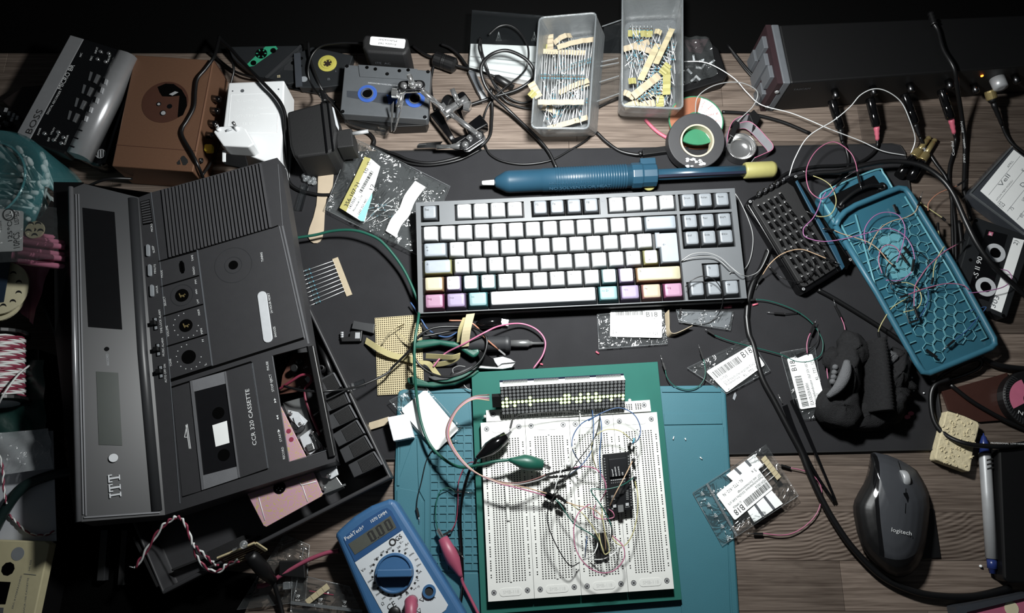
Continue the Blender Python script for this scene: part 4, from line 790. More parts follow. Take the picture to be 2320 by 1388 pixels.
Qy = Q4(ZP(.034), (463, 326), (481, 326), (480, 342), (462, 342)); x = MB(); qround(x, Qy, 0, 0, 1, 1, .002, 0, .006); x.build('yellow_button', 'yellow_button', cp, bevel=.0006, label='yellow button')
x = MB(); x.lathe(SP(452, 363), (1, -.2, 0), [(.0028, 0), (.0032, .003), (.0016, .003), (.0015, .001)], 0, 12); x.build('jack_socket', 'black', cp)
# white charger body with a two-pin plug on it
zw = ZP(.042); wc = thing('white_charger', 'white power supply with two-pin plug lying beside the copper player', 'charger', P(575, 280))
x = MB(); x.prism(zw, [(518, 187), (644, 182), (641, 290), (632, 378), (513, 333), (500, 330), (508, 270)], 0, .0415); x.build('charger_body', 'charger_white', wc, bevel=.0015)
x = MB(); x.prism(zw, [(483, 298), (495, 286), (545, 284), (556, 291), (576, 325), (563, 333), (505, 330)], .022, .022); pl_ = x.build('plug', 'charger_white', wc, bevel=.0015)
zp_ = ZP(.064)
for a, b_ in (((497, 297), (489, 281)), ((539, 296), (527, 275))): x = MB(); p0, p1 = zp_(*a, -.001), zp_(*b_, .006); x.tube([p0, p0+(p1-p0)*.45], .0024, 0, 12); x.tube([p0+(p1-p0)*.4, p0+(p1-p0)*.9, p1], [.002, .002, .0012], 1, 12); x.build('pin', ['charger_white', 'chrome'], pl_)
x = MB(); x.lathe(zp_(520, 297), V((-.3, .9, .35)), [(.0035, 0), (.0035, .002), (.002, .002), (.002, .0)], 0, 14); x.build('earth_hole', 'light_grey', pl_)
x = MB(); x.disc(zw, 549, 205.5, .0022, .0002, .0004, 0, 16); x.disc(zw, 527, 206, .0009, .0002, .0004, 0, 10); x.disc(zw, 631, 202, .0010, .0002, .0004, 0, 10); x.build('screw_hole', 'mid_grey', wc)
x = MB(); x.prism(zw, [(502, 347), (557, 352), (563, 378), (548, 380), (508, 372)], .003, .003, 1); x.prism(zw, [(503, 340), (511, 339), (511, 366), (503, 366)], .004, .006, 0); x.build('clip', ['charger_white', 'black'], wc, bevel=.0008)
Qw = Q4(zw, (523, 214), (632, 210), (628, 300), (516, 300)); t = MB()
for u0, v0, u1, v1 in ((0, 0, 1, .006), (0, .994, 1, 1), (0, 0, .006, 1), (.994, 0, 1, 1), (.62, .52, .98, .526)): qrect(t, Qw, u0, v0, u1, v1, .0003, .0003)
for i, s_ in enumerate(('AC ADAPTOR', 'INPUT 100-240V', 'OUTPUT 9V DC', 'CE  EAC')): qtext(t, Qw, s_, .08+.2*(i % 2), .2+i*.2, .0030, 0, .0002)
t.build('embossed_text', 'white', wc)
# cassettes behind
def kz(X, Y): return (480+X/4.626, 80+Y/4.626)
zt = ZP(.013)
c1 = thing('cassette', 'black cassette with green half label lying askew at the back', 'cassette', P(590, 140))
x = MB(); x.prism(zt, [kz(140, 118), kz(938, 105), kz(905, 150), kz(552, 448), kz(478, 445), kz(250, 270), kz(170, 180)], 0, .012); x.build('cassette_shell', 'cas_dark', c1, bevel=.001)
x = MB(); x.prism(zt, [kz(370, 300), kz(560, 118), kz(672, 112), kz(690, 140), kz(440, 318), kz(392, 328)], .0003, .0004); x.build('green_label', 'green_label', c1, label='green label strip')
for X, Y, r in ((518, 190, .0072), (642, 158, .0035), (435, 288, .0035)): x = MB(); x.disc(zt, *kz(X, Y), r, .0006, .0005, 0, 20); x.build('reel_hole', 'void', c1)
x = MB()
for i in range(6): q = i*math.pi/3; c_ = zt(*kz(518, 190), .0008); x.box(c_+V((math.cos(q), math.sin(q), 0))*.0052, V((math.cos(q), math.sin(q), 0))*.0012, V((-math.sin(q), math.cos(q), 0))*.0006, V((0, 0, .0003)))
x.build('hub_teeth', 'green_label', c1); x = MB(); x.bar(zt(*kz(560, 446)), zt(*kz(935, 108)), .001, .0012); x.build('shell_edge', 'dark_grey', c1)
c2 = thing('cassette', 'black cassette, mostly covered, marked B under the green-labelled one', 'cassette', P(665, 170))
z2 = ZP(.0095); x = MB(); x.prism(z2, [kz(560, 452), kz(935, 140), kz(955, 175), kz(900, 490), kz(800, 510)], 0, .009); x.build('cassette_shell', 'cas_dark', c2, bevel=.001)
x = MB(); x.prism(z2, [kz(760, 330), kz(880, 215), kz(885, 370), kz(750, 365)], .0006, .0006); x.build('window', 'dark_grey', c2); x = MB(); x.disc(z2, *kz(850, 288), .0026, .0009, .0003, 0, 14); x.build('guide_hole', 'void', c2)
t = MB(); x = MB(); x.prism(z2, [kz(685, 418), kz(715, 415), kz(717, 440), kz(686, 443)], .0003, .0002); x.build('side_mark', 'manila', c2); t.ptext(z2, 'B', kz(692, 440), kz(712, 440), 5, 0, .0005); t.build('lettering', 'ink', c2)
c3 = thing('cassette', 'dark cassette with yellow hub at the back between adapters', 'cassette', P(740, 150))
z3 = ZP(.013); x = MB(); x.prism(z3, [kz(890, 190), kz(1050, 120), kz(1480, 210), kz(1380, 520), kz(1150, 548), kz(920, 545), kz(895, 500)], 0, .012); x.build('cassette_shell', 'cas_dark', c3, bevel=.001)
ringm = MB(); ringm.lathe(z3(*kz(1213, 297)), (0, 0, 1), [(.0105, -.002), (.0115, .0008), (.008, .0012), (.0078, .002), (.0055, .002), (.005, 0)], 0, 28, False, None, False); ringm.build('yellow_hub', 'yellow_hub', c3, label='yellow reel hub'); x = MB(); x.disc(z3, *kz(1213, 297), .0055, .0006, .0004, 0, 18); x.build('hub_hole', 'tape_brown', c3)
x = MB()
for i in range(6): q = i*math.pi/3; c_ = z3(*kz(1213, 297), .001); x.box(c_+V((math.cos(q), math.sin(q), 0))*.0045, V((math.cos(q), math.sin(q), 0))*.001, V((-math.sin(q), math.cos(q), 0))*.0006, V((0, 0, .0003)))
x.build('hub_teeth', 'yellow_hub', c3)
x = MB(); x.disc(z3, *kz(963, 458), .0045, .0005, .0005, 0, 18, None, .0038); x.build('pressure_pad', 'grey', c3)
for X, Y in ((937, 240), (928, 320)): x = MB(); x.disc(z3, *kz(X, Y), .0022, .0004, .0003, 0, 12); x.build('guide_hole', 'void', c3)
t = MB(); t.ptext(z3, 'B', kz(1212, 470), kz(1240, 470), 6, 0, .0006); t.ptext(z3, 'A', kz(1290, 385), kz(1306, 385), 5, 0, .0006); t.build('lettering', 'mid_grey', c3)
x = MB(); x.bar(z3(*kz(895, 190), .0008), z3(*kz(915, 540), .0008), .004, .0008); x.build('clear_edge', 'smoke', c3)
# grey cassette on a black box
zbx = ZP(.017); x = MB(); x.prism(zbx, [kz(1370, 840), kz(2265, 880), kz(2240, 945), kz(1900, 960), kz(1420, 880)], 0, .0165); tag(x.build('cassette_box', 'black', bevel=.001), 'black box right under the front of the large grey cassette', 'box')
zg = ZP(.031); cg = thing('cassette', 'large grey cassette with blue hubs resting on a black box', 'cassette', P(880, 220, .0171))
x = MB(); x.prism(zg, [kz(1392, 305), kz(2295, 368), kz(2292, 420), kz(2262, 870), kz(2240, 882), kz(1365, 822), kz(1345, 800)], 0, .0135); x.build('cassette_shell', 'cas_grey', cg, bevel=.001)
x = MB(); x.prism(zg, [kz(1532, 305), kz(2155, 350), kz(2115, 462), kz(1550, 430)], .0014, .0014); x.build('head_block', 'cas_grey', cg, bevel=.0004)
for X, Y in ((1625, 335), (1713, 352), (1965, 370), (2057, 362)): x = MB(); x.disc(zg, *kz(X, Y), .0022, .0017, .0003, 0, 14); x.build('guide_hole', 'void', cg)
for X, Y in ((1415, 322), (2265, 380), (1370, 797), (2232, 855), (1837, 403)):
    x = MB(); x.disc(zg, *kz(X, Y), .0022, .0004 if X != 1837 else .0018, .0003, 0, 14); x.disc(zg, *kz(X, Y), .0014, .0007 if X != 1837 else .0021, .0003, 1, 8); x.build('screw', ['void', 'dark_steel'], cg)
x = MB(); x.prism(zg, [kz(1415, 580), kz(2225, 625), kz(2200, 745), kz(1850, 725), kz(1415, 645)], .0003, .0004); wi = x.build('window', 'smoke', cg)
for X, Y, full in ((1632, 615, 1), (2130, 670, 1)):
    x = MB(); x.lathe(zg(*kz(X, Y), -.0004), (0, 0, 1), [(.0115, 0), (.0115, .0012), (.0095, .0012), (.0095, .0009), (.0085, .0009), (.0085, .0014), (.006, .0014)], 0, 26, False, None, False); x.build('blue_hub', 'blue_hub', wi, label='blue reel hub'); 
    x = MB(); x.lathe(zg(*kz(X, Y)), (0, 0, 1), [(.0072, 0), (.0072, .0022), (.006, .0022)], 0, 24, False, None, False); x.build('hub_collar', 'cas_grey', wi); x = MB(); x.disc(zg, *kz(X, Y), .006, .001, .0006, 0, 20); x.build('hub_hole', 'void', wi)
x = MB(); x.prism(zg, [kz(1830, 620), kz(1960, 640), kz(1950, 720), kz(1850, 715)], .0007, .0003); x.build('blue_leader', 'blue_hub', wi)
t = MB(); t.ptext(zg, 'HIGH PRECISION MECHANISM', kz(1950, 520), kz(1640, 490), 3.2, 0, .0004); t.build('lettering', 'light_grey', cg)
# small black adapter with label
za = ZP(.052); ad = thing('small_power_adapter', 'small black power adapter with upside-down Fostex 160 Multitracker label', 'power adapter', P(875, 125))
x = MB(); x.prism(za, [kz(1578, 120), kz(1575, 50), kz(1600, -10), kz(2050, 20), kz(2068, 120), kz(2040, 185), kz(2000, 200), kz(1620, 175)], 0, .0518); x.build('adapter_body', 'black_matte', ad, bevel=.003, seg=3)
x = MB(); Qa = Q4(za, kz(1665, 12), kz(2032, 42), kz(2018, 140), kz(1652, 100)); qround(x, Qa, 0, 0, 1, 1, .002, .0003, .0003); lb = x.build('label', 'paper', ad)
t = MB(); t.ptext(za, 'Fostex 160', kz(1930, 88), kz(1745, 72), 5.5, 0, .0006); t.ptext(za, 'Multitracker', kz(1940, 50), kz(1745, 35), 5.5, 0, .0006); t.build('lettering', 'ink', lb)
t = MB(); o_ = P(kz(1690, 240)[0], kz(1690, 240)[1], .022); ex_ = V((1, -.06, 0)).normalized(); sp_ = P(kz(2010, 200)[0], 124, .05); fr = P(845, 121, .049)
for i, s_ in enumerate(('ITE  AC', 'CE')): t.text(s_, V((fr.x, fr.y-.0012, .03-.009*i)), V((1, -.06, 0)).normalized(), V((0, 0, 1)), .004, 0)
t.build('lettering', 'mid_grey', ad)
# big black transformer adapter
zk = ZP(.055); tk = thing('large_power_adapter', 'big black plug-in transformer beside the white charger', 'power adapter', P(730, 300))
x = MB(); x.prism(zk, [kz(785, 800), kz(1150, 700), kz(1245, 690), kz(1310, 1010), kz(1285, 1200), kz(1210, 1240), kz(900, 1280), kz(850, 1260), kz(815, 1150), kz(800, 1000)], 0, .0548); tb = x.build('transformer_body', 'black_matte', tk, bevel=.003, seg=3)
x = MB(); x.bar(zk(*kz(1150, 705), .0006), zk(*kz(1210, 1230), .0006), .001, .001); x.bar(zk(*kz(1215, 690), .0006), zk(*kz(1275, 1210), .0006), .0008, .001); x.build('case_seam', 'black_gloss', tk)
x = MB(); x.prism(zk, [kz(1295, 995), kz(1465, 970), kz(1488, 1160), kz(1310, 1180)], -.006, .03, 0); pb_ = x.build('plug_block', 'black_matte', tk, bevel=.0015)
x = MB(); x.tube([zk(*kz(1475, 1030), -.008), zk(*kz(1640, 1005), -.008)], .0022, 0, 10); x.build('plug_pin', 'silver', pb_)
x = MB(); x.prism(zk, [kz(1252, 740), kz(1278, 760), kz(1330, 960), kz(1325, 990), kz(1268, 880)], -.003, .002); x.build('rating_label', 'light_grey', tk)
x = MB(); ps = [zk(*kz(1150, 590), -.004), zk(*kz(1185, 700), -.002)]; x.tube([ps[0]+(ps[1]-ps[0])*(i/8) for i in range(9)], [.0036 if i % 2 else .0028 for i in range(9)], 0, 10); x.build('strain_relief', 'black', tk)
# ---------------------------------------------------------------- cables, connectors and wires: builders
def cable(label, pts, r=.0018, m='rubber', cat='cable', name='cable', z=None, group=None, n=8):
    x = MB(); x.tube(smooth(PT(pts, z), 7), r, 0, n); return tag(x.build(name, m), label, cat, group)
def jumper(label, col, pts, s=None, e=None, z=.005, r=.00055, group=None):
    g = lambda q: P(q[0], q[1], q[2] if len(q) > 2 else z)
    w3 = [g(q) for q in pts]
    if s: w3 = [g(s[-1])]+w3
    if e: w3 = w3+[g(e[-1])]
    th = thing('jumper_wire', label, 'wire', V((w3[len(w3)//2].x, w3[len(w3)//2].y, min(q.z for q in w3)-r)), group)
    x = MB(); x.tube(smooth(w3, 7), r, 0, 6); x.build('insulation', col, th)
    for c in (s, e):
        if not c: continue
        tip, a, b = g(c[0]), g(c[1]), g(c[2]); x = MB(); d = (b-a).normalized(); x.bar(a, b, .0011, .0011, 0); co = x.build('connector', 'black', th, bevel=.0002, seg=1)
        if (a-tip).length > .0008: x = MB(); x.tube([a+d*.001, tip], .00036, 0, 6); x.build('pin', 'chrome', co)
    return th
def hk(X, Y): return (860+X/6.938, 150+Y/6.938)
def H3(X, Y, z): return P(*hk(X, Y), z)
# ---------------------------------------------------------------- helping hand
hh = thing('helping_hand', 'chrome helping hand tool with alligator clips on a cast black base', 'tool', H3(1100, 800, 0))
x = MB(); zz = ZP(.017)
x.prism(zz, [hk(785, 750), hk(950, 645), hk(1045, 740), hk(1010, 800), hk(1180, 1120), hk(1400, 1050), hk(1340, 930), hk(1580, 745), hk(1710, 905), hk(1500, 1020), hk(1400, 1090), hk(1220, 1215), hk(1130, 1195)], 0, .0165); x.build('base', 'black_gloss', hh, bevel=.0015)
x = MB(); x.prism(zz, [hk(1010, 540), hk(1110, 490), hk(1290, 390), hk(1330, 395), hk(1440, 540), hk(1280, 690), hk(1340, 860), hk(1290, 830), hk(1180, 640), hk(1060, 640)], .004, .02); x.build('base_arm', 'black_gloss', hh, bevel=.0015)
x = MB(); x.lathe(H3(1050, 560, .03), H3(1150, 600, .034)-H3(1050, 560, .03), [(.009, 0), (.009, .012)], 0, 20, False); x.build('mount_socket', 'black', hh, bevel=.001)
x = MB(); a, b_ = H3(1010, 750, .04), H3(1240, 590, .04); d = b_-a; x.lathe(a, d, [(.004, 0), (.006, .002), (.006, .010), (.0048, .011), (.0048, .020), (.004, .024)], 0, 18); x.bar(H3(960, 620, .04), H3(1100, 800, .04), .0045, .004); x.build('swivel_clamp', 'chrome', hh, bevel=.0006)
x = MB(); x.tube([H3(1230, 560, .045), H3(1140, 355, .052)], .003, 0, 10); x.tube([H3(1230, 600, .045), H3(1370, 500, .046)], .004, 0, 10); x.lathe(H3(1330, 620, .04), V((1, -.2, 0)), [(.0065, 0), (.0065, .007), (.004, .008)], 0, 16, False); x.build('thumb_screw', 'chrome', hh)
x = MB(); x.tube([H3(640, 365, .066), H3(980, 650, .045)], .0032, 0, 12); x.build('rod', 'chrome', hh); x = MB(); x.tube([H3(1110, 740, .043), H3(1570, 1090, .034)], .0032, 0, 12); x.build('rod', 'chrome', hh)
def capsule(a, b_, w_, z, nm, m='chrome', th_=.002):
    pl = ZP(z); A, B = pl(*hk(*a)), pl(*hk(*b_)); d = (B-A).normalized(); s_ = V((-d.y, d.x, 0)); ps = []
    for i in range(9): q = math.pi*i/8; ps.append(A-d*math.sin(q)*w_+s_*math.cos(q)*w_)
    for i in range(9): q = math.pi*i/8; ps.append(B+d*math.sin(q)*w_-s_*math.cos(q)*w_)
    x = MB(); x.slab(ps, V((0, 0, 1)), th_); return x.build(nm, m, hh, bevel=.0005)
capsule((370, 300), (630, 290), .0062, .07, 'joint_plate', 'dark_steel'); capsule((370, 345), (630, 335), .0058, .063, 'joint_plate'); capsule((1345, 1235), (1560, 1090), .0062, .036, 'joint_plate', 'dark_steel'); capsule((1380, 1270), (1590, 1130), .0058, .030, 'joint_plate')
for X, Y, z in ((380, 300, .070), (620, 287, .070), (1560, 1085, .036), (1345, 1230, .036)): x = MB(); x.ball(H3(X, Y, z), .0042, 0, 14, .7); x.build('ball_joint', 'chrome', hh)
x = MB(); x.tube([H3(520, 300, .072), H3(460, 130, .082)], [.0042, .0026], 0, 10); x.ball(H3(515, 290, .072), .005, 0, 12); x.tube([H3(1440, 1150, .036), H3(1390, 1105, .04)], .003, 0, 10); x.build('wing_screw', 'chrome', hh)
x = MB(); x.lathe(H3(200, 420, .06), V((1, -.1, 0)), [(.0055, 0), (.0055, .006), (.003, .007)], 0, 16, False); x.lathe(H3(330, 410, .06), V((.5, .4, .2)), [(.005, 0), (.005, .009)], 0, 14); x.tube([H3(350, 420, .06), H3(320, 560, .054), H3(300, 640, .05)], .0035, 0, 10); x.build('clip_joint', 'chrome', hh)
def clip(pts1, pts2, w_, nm='alligator_clip', mt=('chrome', 'dark_steel')):
    x = MB()
    for k, ps in enumerate((pts1, pts2)):
        r_ = [H3(*q) for q in ps]; x.ribbon(smooth(r_, 3), V((.6, .35, .7)).normalized()*w_, .0009, 0)
    t0, t1 = H3(*pts1[-1]), H3(*pts1[-2])
    for i in range(8): c_ = t0+(t1-t0)*(i/8*.6); x.box(c_+V((.0015, 0, 0)), V((.0012, 0, 0)), V((0, .0005, 0)), V((0, 0, .0015)), 1)
    return x.build(nm, list(mt), hh)
clip([(205, 575, .052), (195, 800, .04), (200, 1010, .03)], [(360, 560, .052), (300, 800, .042), (235, 1015, .03)], .0022)
clip([(970, 1210, .022), (800, 1220, .021), (600, 1240, .018)], [(970, 1260, .018), (800, 1255, .017), (600, 1262, .015)], .0026, mt=('dark_steel', 'chrome'))
x = MB(); x.tube([H3(900, 1265, .02), H3(1100, 1262, .022), H3(1290, 1250, .03)], [.003, .0022, .0045], 0, 10); x.build('clip_stem', 'chrome', hh)
x = MB(); q0, q1 = P(783, 272, .012), P(876, 303, .008); x.bar(q0, q1, .004, .003); x.lathe(P(873, 296, .004), (0, 0, 1), [(.006, 0), (.006, .012), (.004, .012)], 0, 16); tag(x.build('clear_plastic_piece', 'acrylic'), 'clear plastic peg lying below the grey cassette', 'plastic piece')
# ---------------------------------------------------------------- cables on the back half
cable('thick black cable making a big loop over the acrylic case down to the blue tool', [(1262, 382, .006), (1233, 330, .008), (1160, 257, .012), (1109, 209, .03), (1091, 169, .04), (1094, 142, .045), (1118, 121, .045), (1151, 115, .045), (1190, 133, .042), (1209, 160, .035), (1203, 182, .02), (1172, 203, .014), (1124, 218, .01), (1069, 236, .007), (1030, 250, .005)], .0021)
cable('thin black cable arcing up over the acrylic case then curling down to the desk pad', [(1108, 78, .045), (1130, 60, .047), (1154, 57, .048), (1178, 73, .046), (1196, 106, .044), (1195, 145, .04), (1181, 169, .03), (1142, 200, .018), (1112, 230, .01), (1097, 263, .006), (1093, 300, .006), (1100, 330, .006), (1112, 351, .0055), (1142, 366, .0055), (1190, 372, .0055), (1248, 363, .0055), (1293, 339, .004), (1327, 318, .004), (1345, 300, .004)], .0012)
cable('black cable dropping from the acrylic case towards the first resistor bin', [(1088, 85, .045), (1085, 109, .043), (1094, 136, .04), (1106, 169, .028), (1130, 200, .016), (1157, 224, .008), (1184, 233, .004), (1206, 228, .004)], .0013)
cable('second black cable running alongside towards the first resistor bin', [(1090, 88, .044), (1091, 112, .042), (1102, 150, .036), (1118, 190, .02), (1145, 228, .006), (1180, 243, .004), (1215, 247, .004)], .0013)
x = MB(); x.tube(PT([(1206, 228, .004), (1213, 224, .005)]), .0018, 0, 8); tag(x.build('red_plug_tip', 'wire_red'), 'small red cable tip peeking out left of the first resistor bin', 'plug')
c6 = cable('black cable sweeping across the top edge of the desk pad from the helping hand', [(1112, 200, .016), (1115, 240, .008), (1114, 272, .006), (1109, 309, .006), (1082, 336, .006), (1036, 357, .006), (976, 369, .006), (930, 363, .006), (900, 351, .006), (868, 340, .005), (846, 330, .004), (847, 316, .004), (836, 303, .004), (815, 294, .004)], .0019)
cable('second strand of the black cable along the top edge of the desk pad', [(1090, 338, .005), (1040, 362, .006), (976, 374, .006), (925, 369, .006), (890, 355, .006), (868, 346, .006)], .0015)
fc = thing('ferrite_cable', 'black cable with a fat ferrite bead and barrel plug behind the helping hand', 'cable', P(1010, 140))
x = MB(); x.tube(smooth(PT([(935, 104, .006), (962, 122, .01), (987, 132, .011), (1033, 148, .011), (1081, 160, .012), (1105, 168, .014), (1122, 174, .014)])), .0017, 0, 8); x.build('cord', 'rubber', fc)
x = MB(); a, b_ = P(983, 132, .011), P(1034, 150, .011); d = b_-a; L_ = d.length; x.lathe(a, d, [(.006, 0), (.0095, .002), (.0095, L_*.35), (.0085, L_*.37), (.0095, L_*.4), (.0085, L_*.44), (.0095, L_*.47), (.0085, L_*.51), (.0095, L_*.54), (.0095, L_*.9), (.006, L_)], 0, 18, False); x.build('ferrite_bead', 'black', fc)
x = MB(); a, b_ = P(1120, 173, .012), P(1163, 198, .010); d = b_-a; x.lathe(a, d, [(.0025, 0), (.0048, .004), (.0048, d.length-.006), (.0032, d.length-.005), (.0032, d.length), (.0018, d.length)], 0, 14); x.build('barrel_plug', 'black', fc)
us = thing('usb_cable', 'black cable ending in a grey square USB plug beside the helping hand', 'cable', P(1080, 190))
x = MB(); x.tube(smooth(PT([(1000, 100, .008), (1020, 108, .009), (1040, 125, .009), (1053, 143, .009), (1064, 158, .009)])), .0018, 0, 8); x.build('cord', 'rubber', us)
x = MB(); zz = ZP(.011); x.prism(zz, [(1060, 161), (1068, 154), (1076, 162), (1095, 200), (1083, 209), (1074, 190)], 0, .01); x.build('plug_body', 'mid_grey', us, bevel=.001)
x = MB(); x.prism(zz, [(1084, 207), (1095, 202), (1104, 221), (1092, 227)], -.001, .008); x.build('plug_tip', 'silver', us, bevel=.0004)
k = lambda X, Y: (480+X/4.626, 80+Y/4.626)
cable('black charger cord draped over the white charger and down beside the transformer', [(495, 87, .03), (520, 108, .035), (545, 136, .04), (592, 184, .05), (620, 213, .05), (637, 236, .05), (646, 262, .048), (648, 300, .044), (649, 340, .03), (650, 385, .012), (653, 408, .006), (662, 421, .0055), (682, 432, .0055), (722, 441, .0055), (758, 441, .0055)], .0022)
cable('black cord lying across the copper player and down its side', [(497, 82, .03), (492, 105, .04), (484, 130, .049), (466, 156, .05), (448, 178, .05), (443, 206, .0495), (440, 242, .0495), (425, 272, .0495), (414, 290, .0495), (414, 309, .0495), (436, 348, .05), (449, 376, .046), (460, 402, .03)], .0019)
cable('black cord curving between the copper player and the white charger', [(497, 84, .03), (514, 106, .03), (529, 151, .025), (525, 181, .02), (511, 227, .012), (505, 272, .012), (497, 320, .012), (481, 363, .02), (458, 398, .03)], .0015)
cable('black cord looping past the yellow-hub cassette to the small adapter', [(822, 98, .035), (790, 97, .032), (761, 98, .03), (729, 104, .026), (707, 125, .022), (698, 160, .018), (705, 190, .012), (722, 214, .02), (729, 222, .035), (732, 232, .05)], .0014)
cable('black cord behind the transformer running to the grey cassette', [(698, 95, .02), (703, 136, .018), (722, 188, .014), (739, 216, .006), (767, 249, .004), (793, 283, .004), (815, 292, .003), (838, 302, .003), (849, 318, .003), (846, 335, .004)], .0017)
cable('black cord snaking on the wood under the cassettes and white charger', [(475, 118, .006), (523, 156, .006), (560, 172, .012), (614, 182, .012), (653, 197, .004), (696, 207, .003), (730, 214, .003), (760, 232, .003)], .0016)
cable('black cord arching in the dark gap above the recorder', [(180, 424, .02), (200, 421, .03), (230, 409, .032), (262, 404, .03), (300, 405, .02)], .0016)
cable('black cord running up from the ferrite bead beside the grey cassette', [(985, 140, .006), (979, 165, .004), (976, 190, .003), (980, 225, .003), (986, 250, .003)], .0016)
cable('black cable from under the second bin to a black plug at the tape roll', [(1352, 300, .004), (1375, 322, .004), (1405, 342, .005), (1440, 350, .007), (1455, 348, .008)], .0021)
x = MB(); x.bar(P(1455, 347, .0075), P(1522, 338, .0075), .004, .0035); x.lathe(P(1446, 349, .0075), P(1456, 347, .0075)-P(1446, 349, .0075), [(.0025, 0), (.004, .003)], 0, 10); tag(x.build('cable_plug', 'black', bevel=.0008), 'flat black cable plug above the blue desoldering tool', 'plug')
cable('black cord passing under the second resistor bin', [(1345, 250, .003), (1365, 238, .003), (1400, 222, .004), (1420, 215, .004)], .0018)
# ---------------------------------------------------------------- acrylic case with silver inside
ac = thing('acrylic_case', 'clear acrylic case with bright silver base behind the looped cables', 'case', P(1140, 130, .002))
x = MB(); x.prism(ZP(.012), [(1066, 98), (1226, 104), (1218, 186), (1062, 158)], 0, .0115); x.build('silver_base', 'white', ac, bevel=.001)
x = MB(); zz = ZP(.034); x.prism(zz, [(1070, 24), (1232, 37), (1216, 176), (1063, 150)], 0, .002); x.build('clear_lid', 'acrylic', ac)
x = MB()
for a, b_ in (((1070, 24), (1232, 37)), ((1070, 24), (1063, 150)), ((1066, 128), (1220, 143)), ((1063, 150), (1216, 176))): x.bar(zz(*a), zz(*b_), .0004, .0008)
for px in (1130, 1210): x.lathe(P(px, 92, .034), (0, .7, .7), [(.004, 0), (.002, .004), (.0004, .01)], 0, 10)
x.build('lid_edge', 'acrylic', ac)
dr = thing('clear_drawer', 'clear plastic drawer lying between the two resistor bins', 'drawer', P(1378, 140))
x = MB(); x.prism(ZP(.016), [(1368, 62), (1410, 48), (1404, 212), (1352, 232)], 0, .0155); x.build('drawer_body', 'acrylic', dr)
x = MB()
for a, b_ in (((1364, 60), (1408, 45)), ((1362, 140), (1400, 132)), ((1360, 150), (1402, 142)), ((1358, 186), (1402, 172)), ((1352, 230), (1402, 212))): x.bar(P(*a, .0165), P(*b_, .0165), .0005, .0006)
x.build('drawer_edge', 'frosted', dr)
# ---------------------------------------------------------------- bins of resistors
mat('res_blue', '#3f7f93', .4, var=.3, scale=2000); mat('res_band', '#6b4a2e', .5); mat('lead_wire', '#e6e8e8', .35, .3)
def resistor_mesh(L, name='resistor', sh=0):
    x = MB(); x.tube([V((-L/2, 0, 0)), V((-.003, 0, 0))], .00042, 1, 5); x.tube([V((.003, 0, 0)), V((L/2, 0, 0))], .00042, 1, 5)
    x.lathe(V((-.0032, 0, 0)), (1, 0, 0), [(.0003, 0), (.0012, .0004), (.0012, .0014), (.0009, .0018), (.0009, .0046), (.0012, .005), (.0012, .006), (.0003, .0064)], 0, 8)
    for h in (-.0022, -.0008, .0006, .0020): x.lathe(V((h, 0, 0)), (1, 0, 0), [(.00125, 0), (.00125, .0005)], 2, 8)
    x.v = [V((v.x+sh if abs(v.x) < L/2-1e-4 else v.x, v.y, v.z)) for v in x.v]; me = bpy.data.meshes.new(name); me.from_pydata(x.v, [], x.f); me.polygons.foreach_set('material_index', x.m); me.polygons.foreach_set('use_smooth', x.s)
    for m in ('res_blue', 'lead_wire', 'res_band'): me.materials.append(M(m))
    return me
def orient(o, a, b):
    d = b-a; o.rotation_mode = 'QUATERNION'; o.rotation_quaternion = d.to_track_quat('X', 'Z')
def strip(label, A, B, n, group, tm='tape_paper', wd=.003, zb=None, bow=0, seed=1, fr=None):
    """A, B: (p0, p1, z) tape centre lines in photo pixels; n resistors hang between them."""
    r = random.Random(seed); a0, a1 = P(*A[0], A[2]), P(*A[1], A[2])
    th = thing('taped_resistors', label, 'resistor strip', V(((a0.x+a1.x)/2, (a0.y+a1.y)/2, A[2]-.002)), group)
    for T in (A, B):
        if not T or T[3:] == (0,): continue
        p0, p1 = P(*T[0], T[2]), P(*T[1], T[2]); d = (p1-p0).normalized(); s_ = V((-d.y, d.x, .25)).normalized()*wd; k_ = 9
        x = MB(); x.ribbon([p0+(p1-p0)*(i/k_)+V((0, 0, .0006*math.sin(i*2.4)+bow*math.sin(math.pi*i/k_))) for i in range(k_+1)], s_, .0006); x.build('paper_tape', tm, th)
    if n:
        b0, b1 = P(*B[0], B[2]), P(*B[1], B[2]); L = (((a0+a1)-(b0+b1))*.5).length; me = resistor_mesh(L)
        for i in range(n):
            t = (i+.5)/n; a, b = a0+(a1-a0)*t, b0+(b1-b0)*(t+r.uniform(-.03, .03)); o = bpy.data.objects.new('resistor', me); COL.objects.link(o); o.parent = th
            c = (a+b)*.5; o.location = c-ORG[th]; orient(o, a, b); o.scale = ((b-a).length/L, 1, 1)
    return th
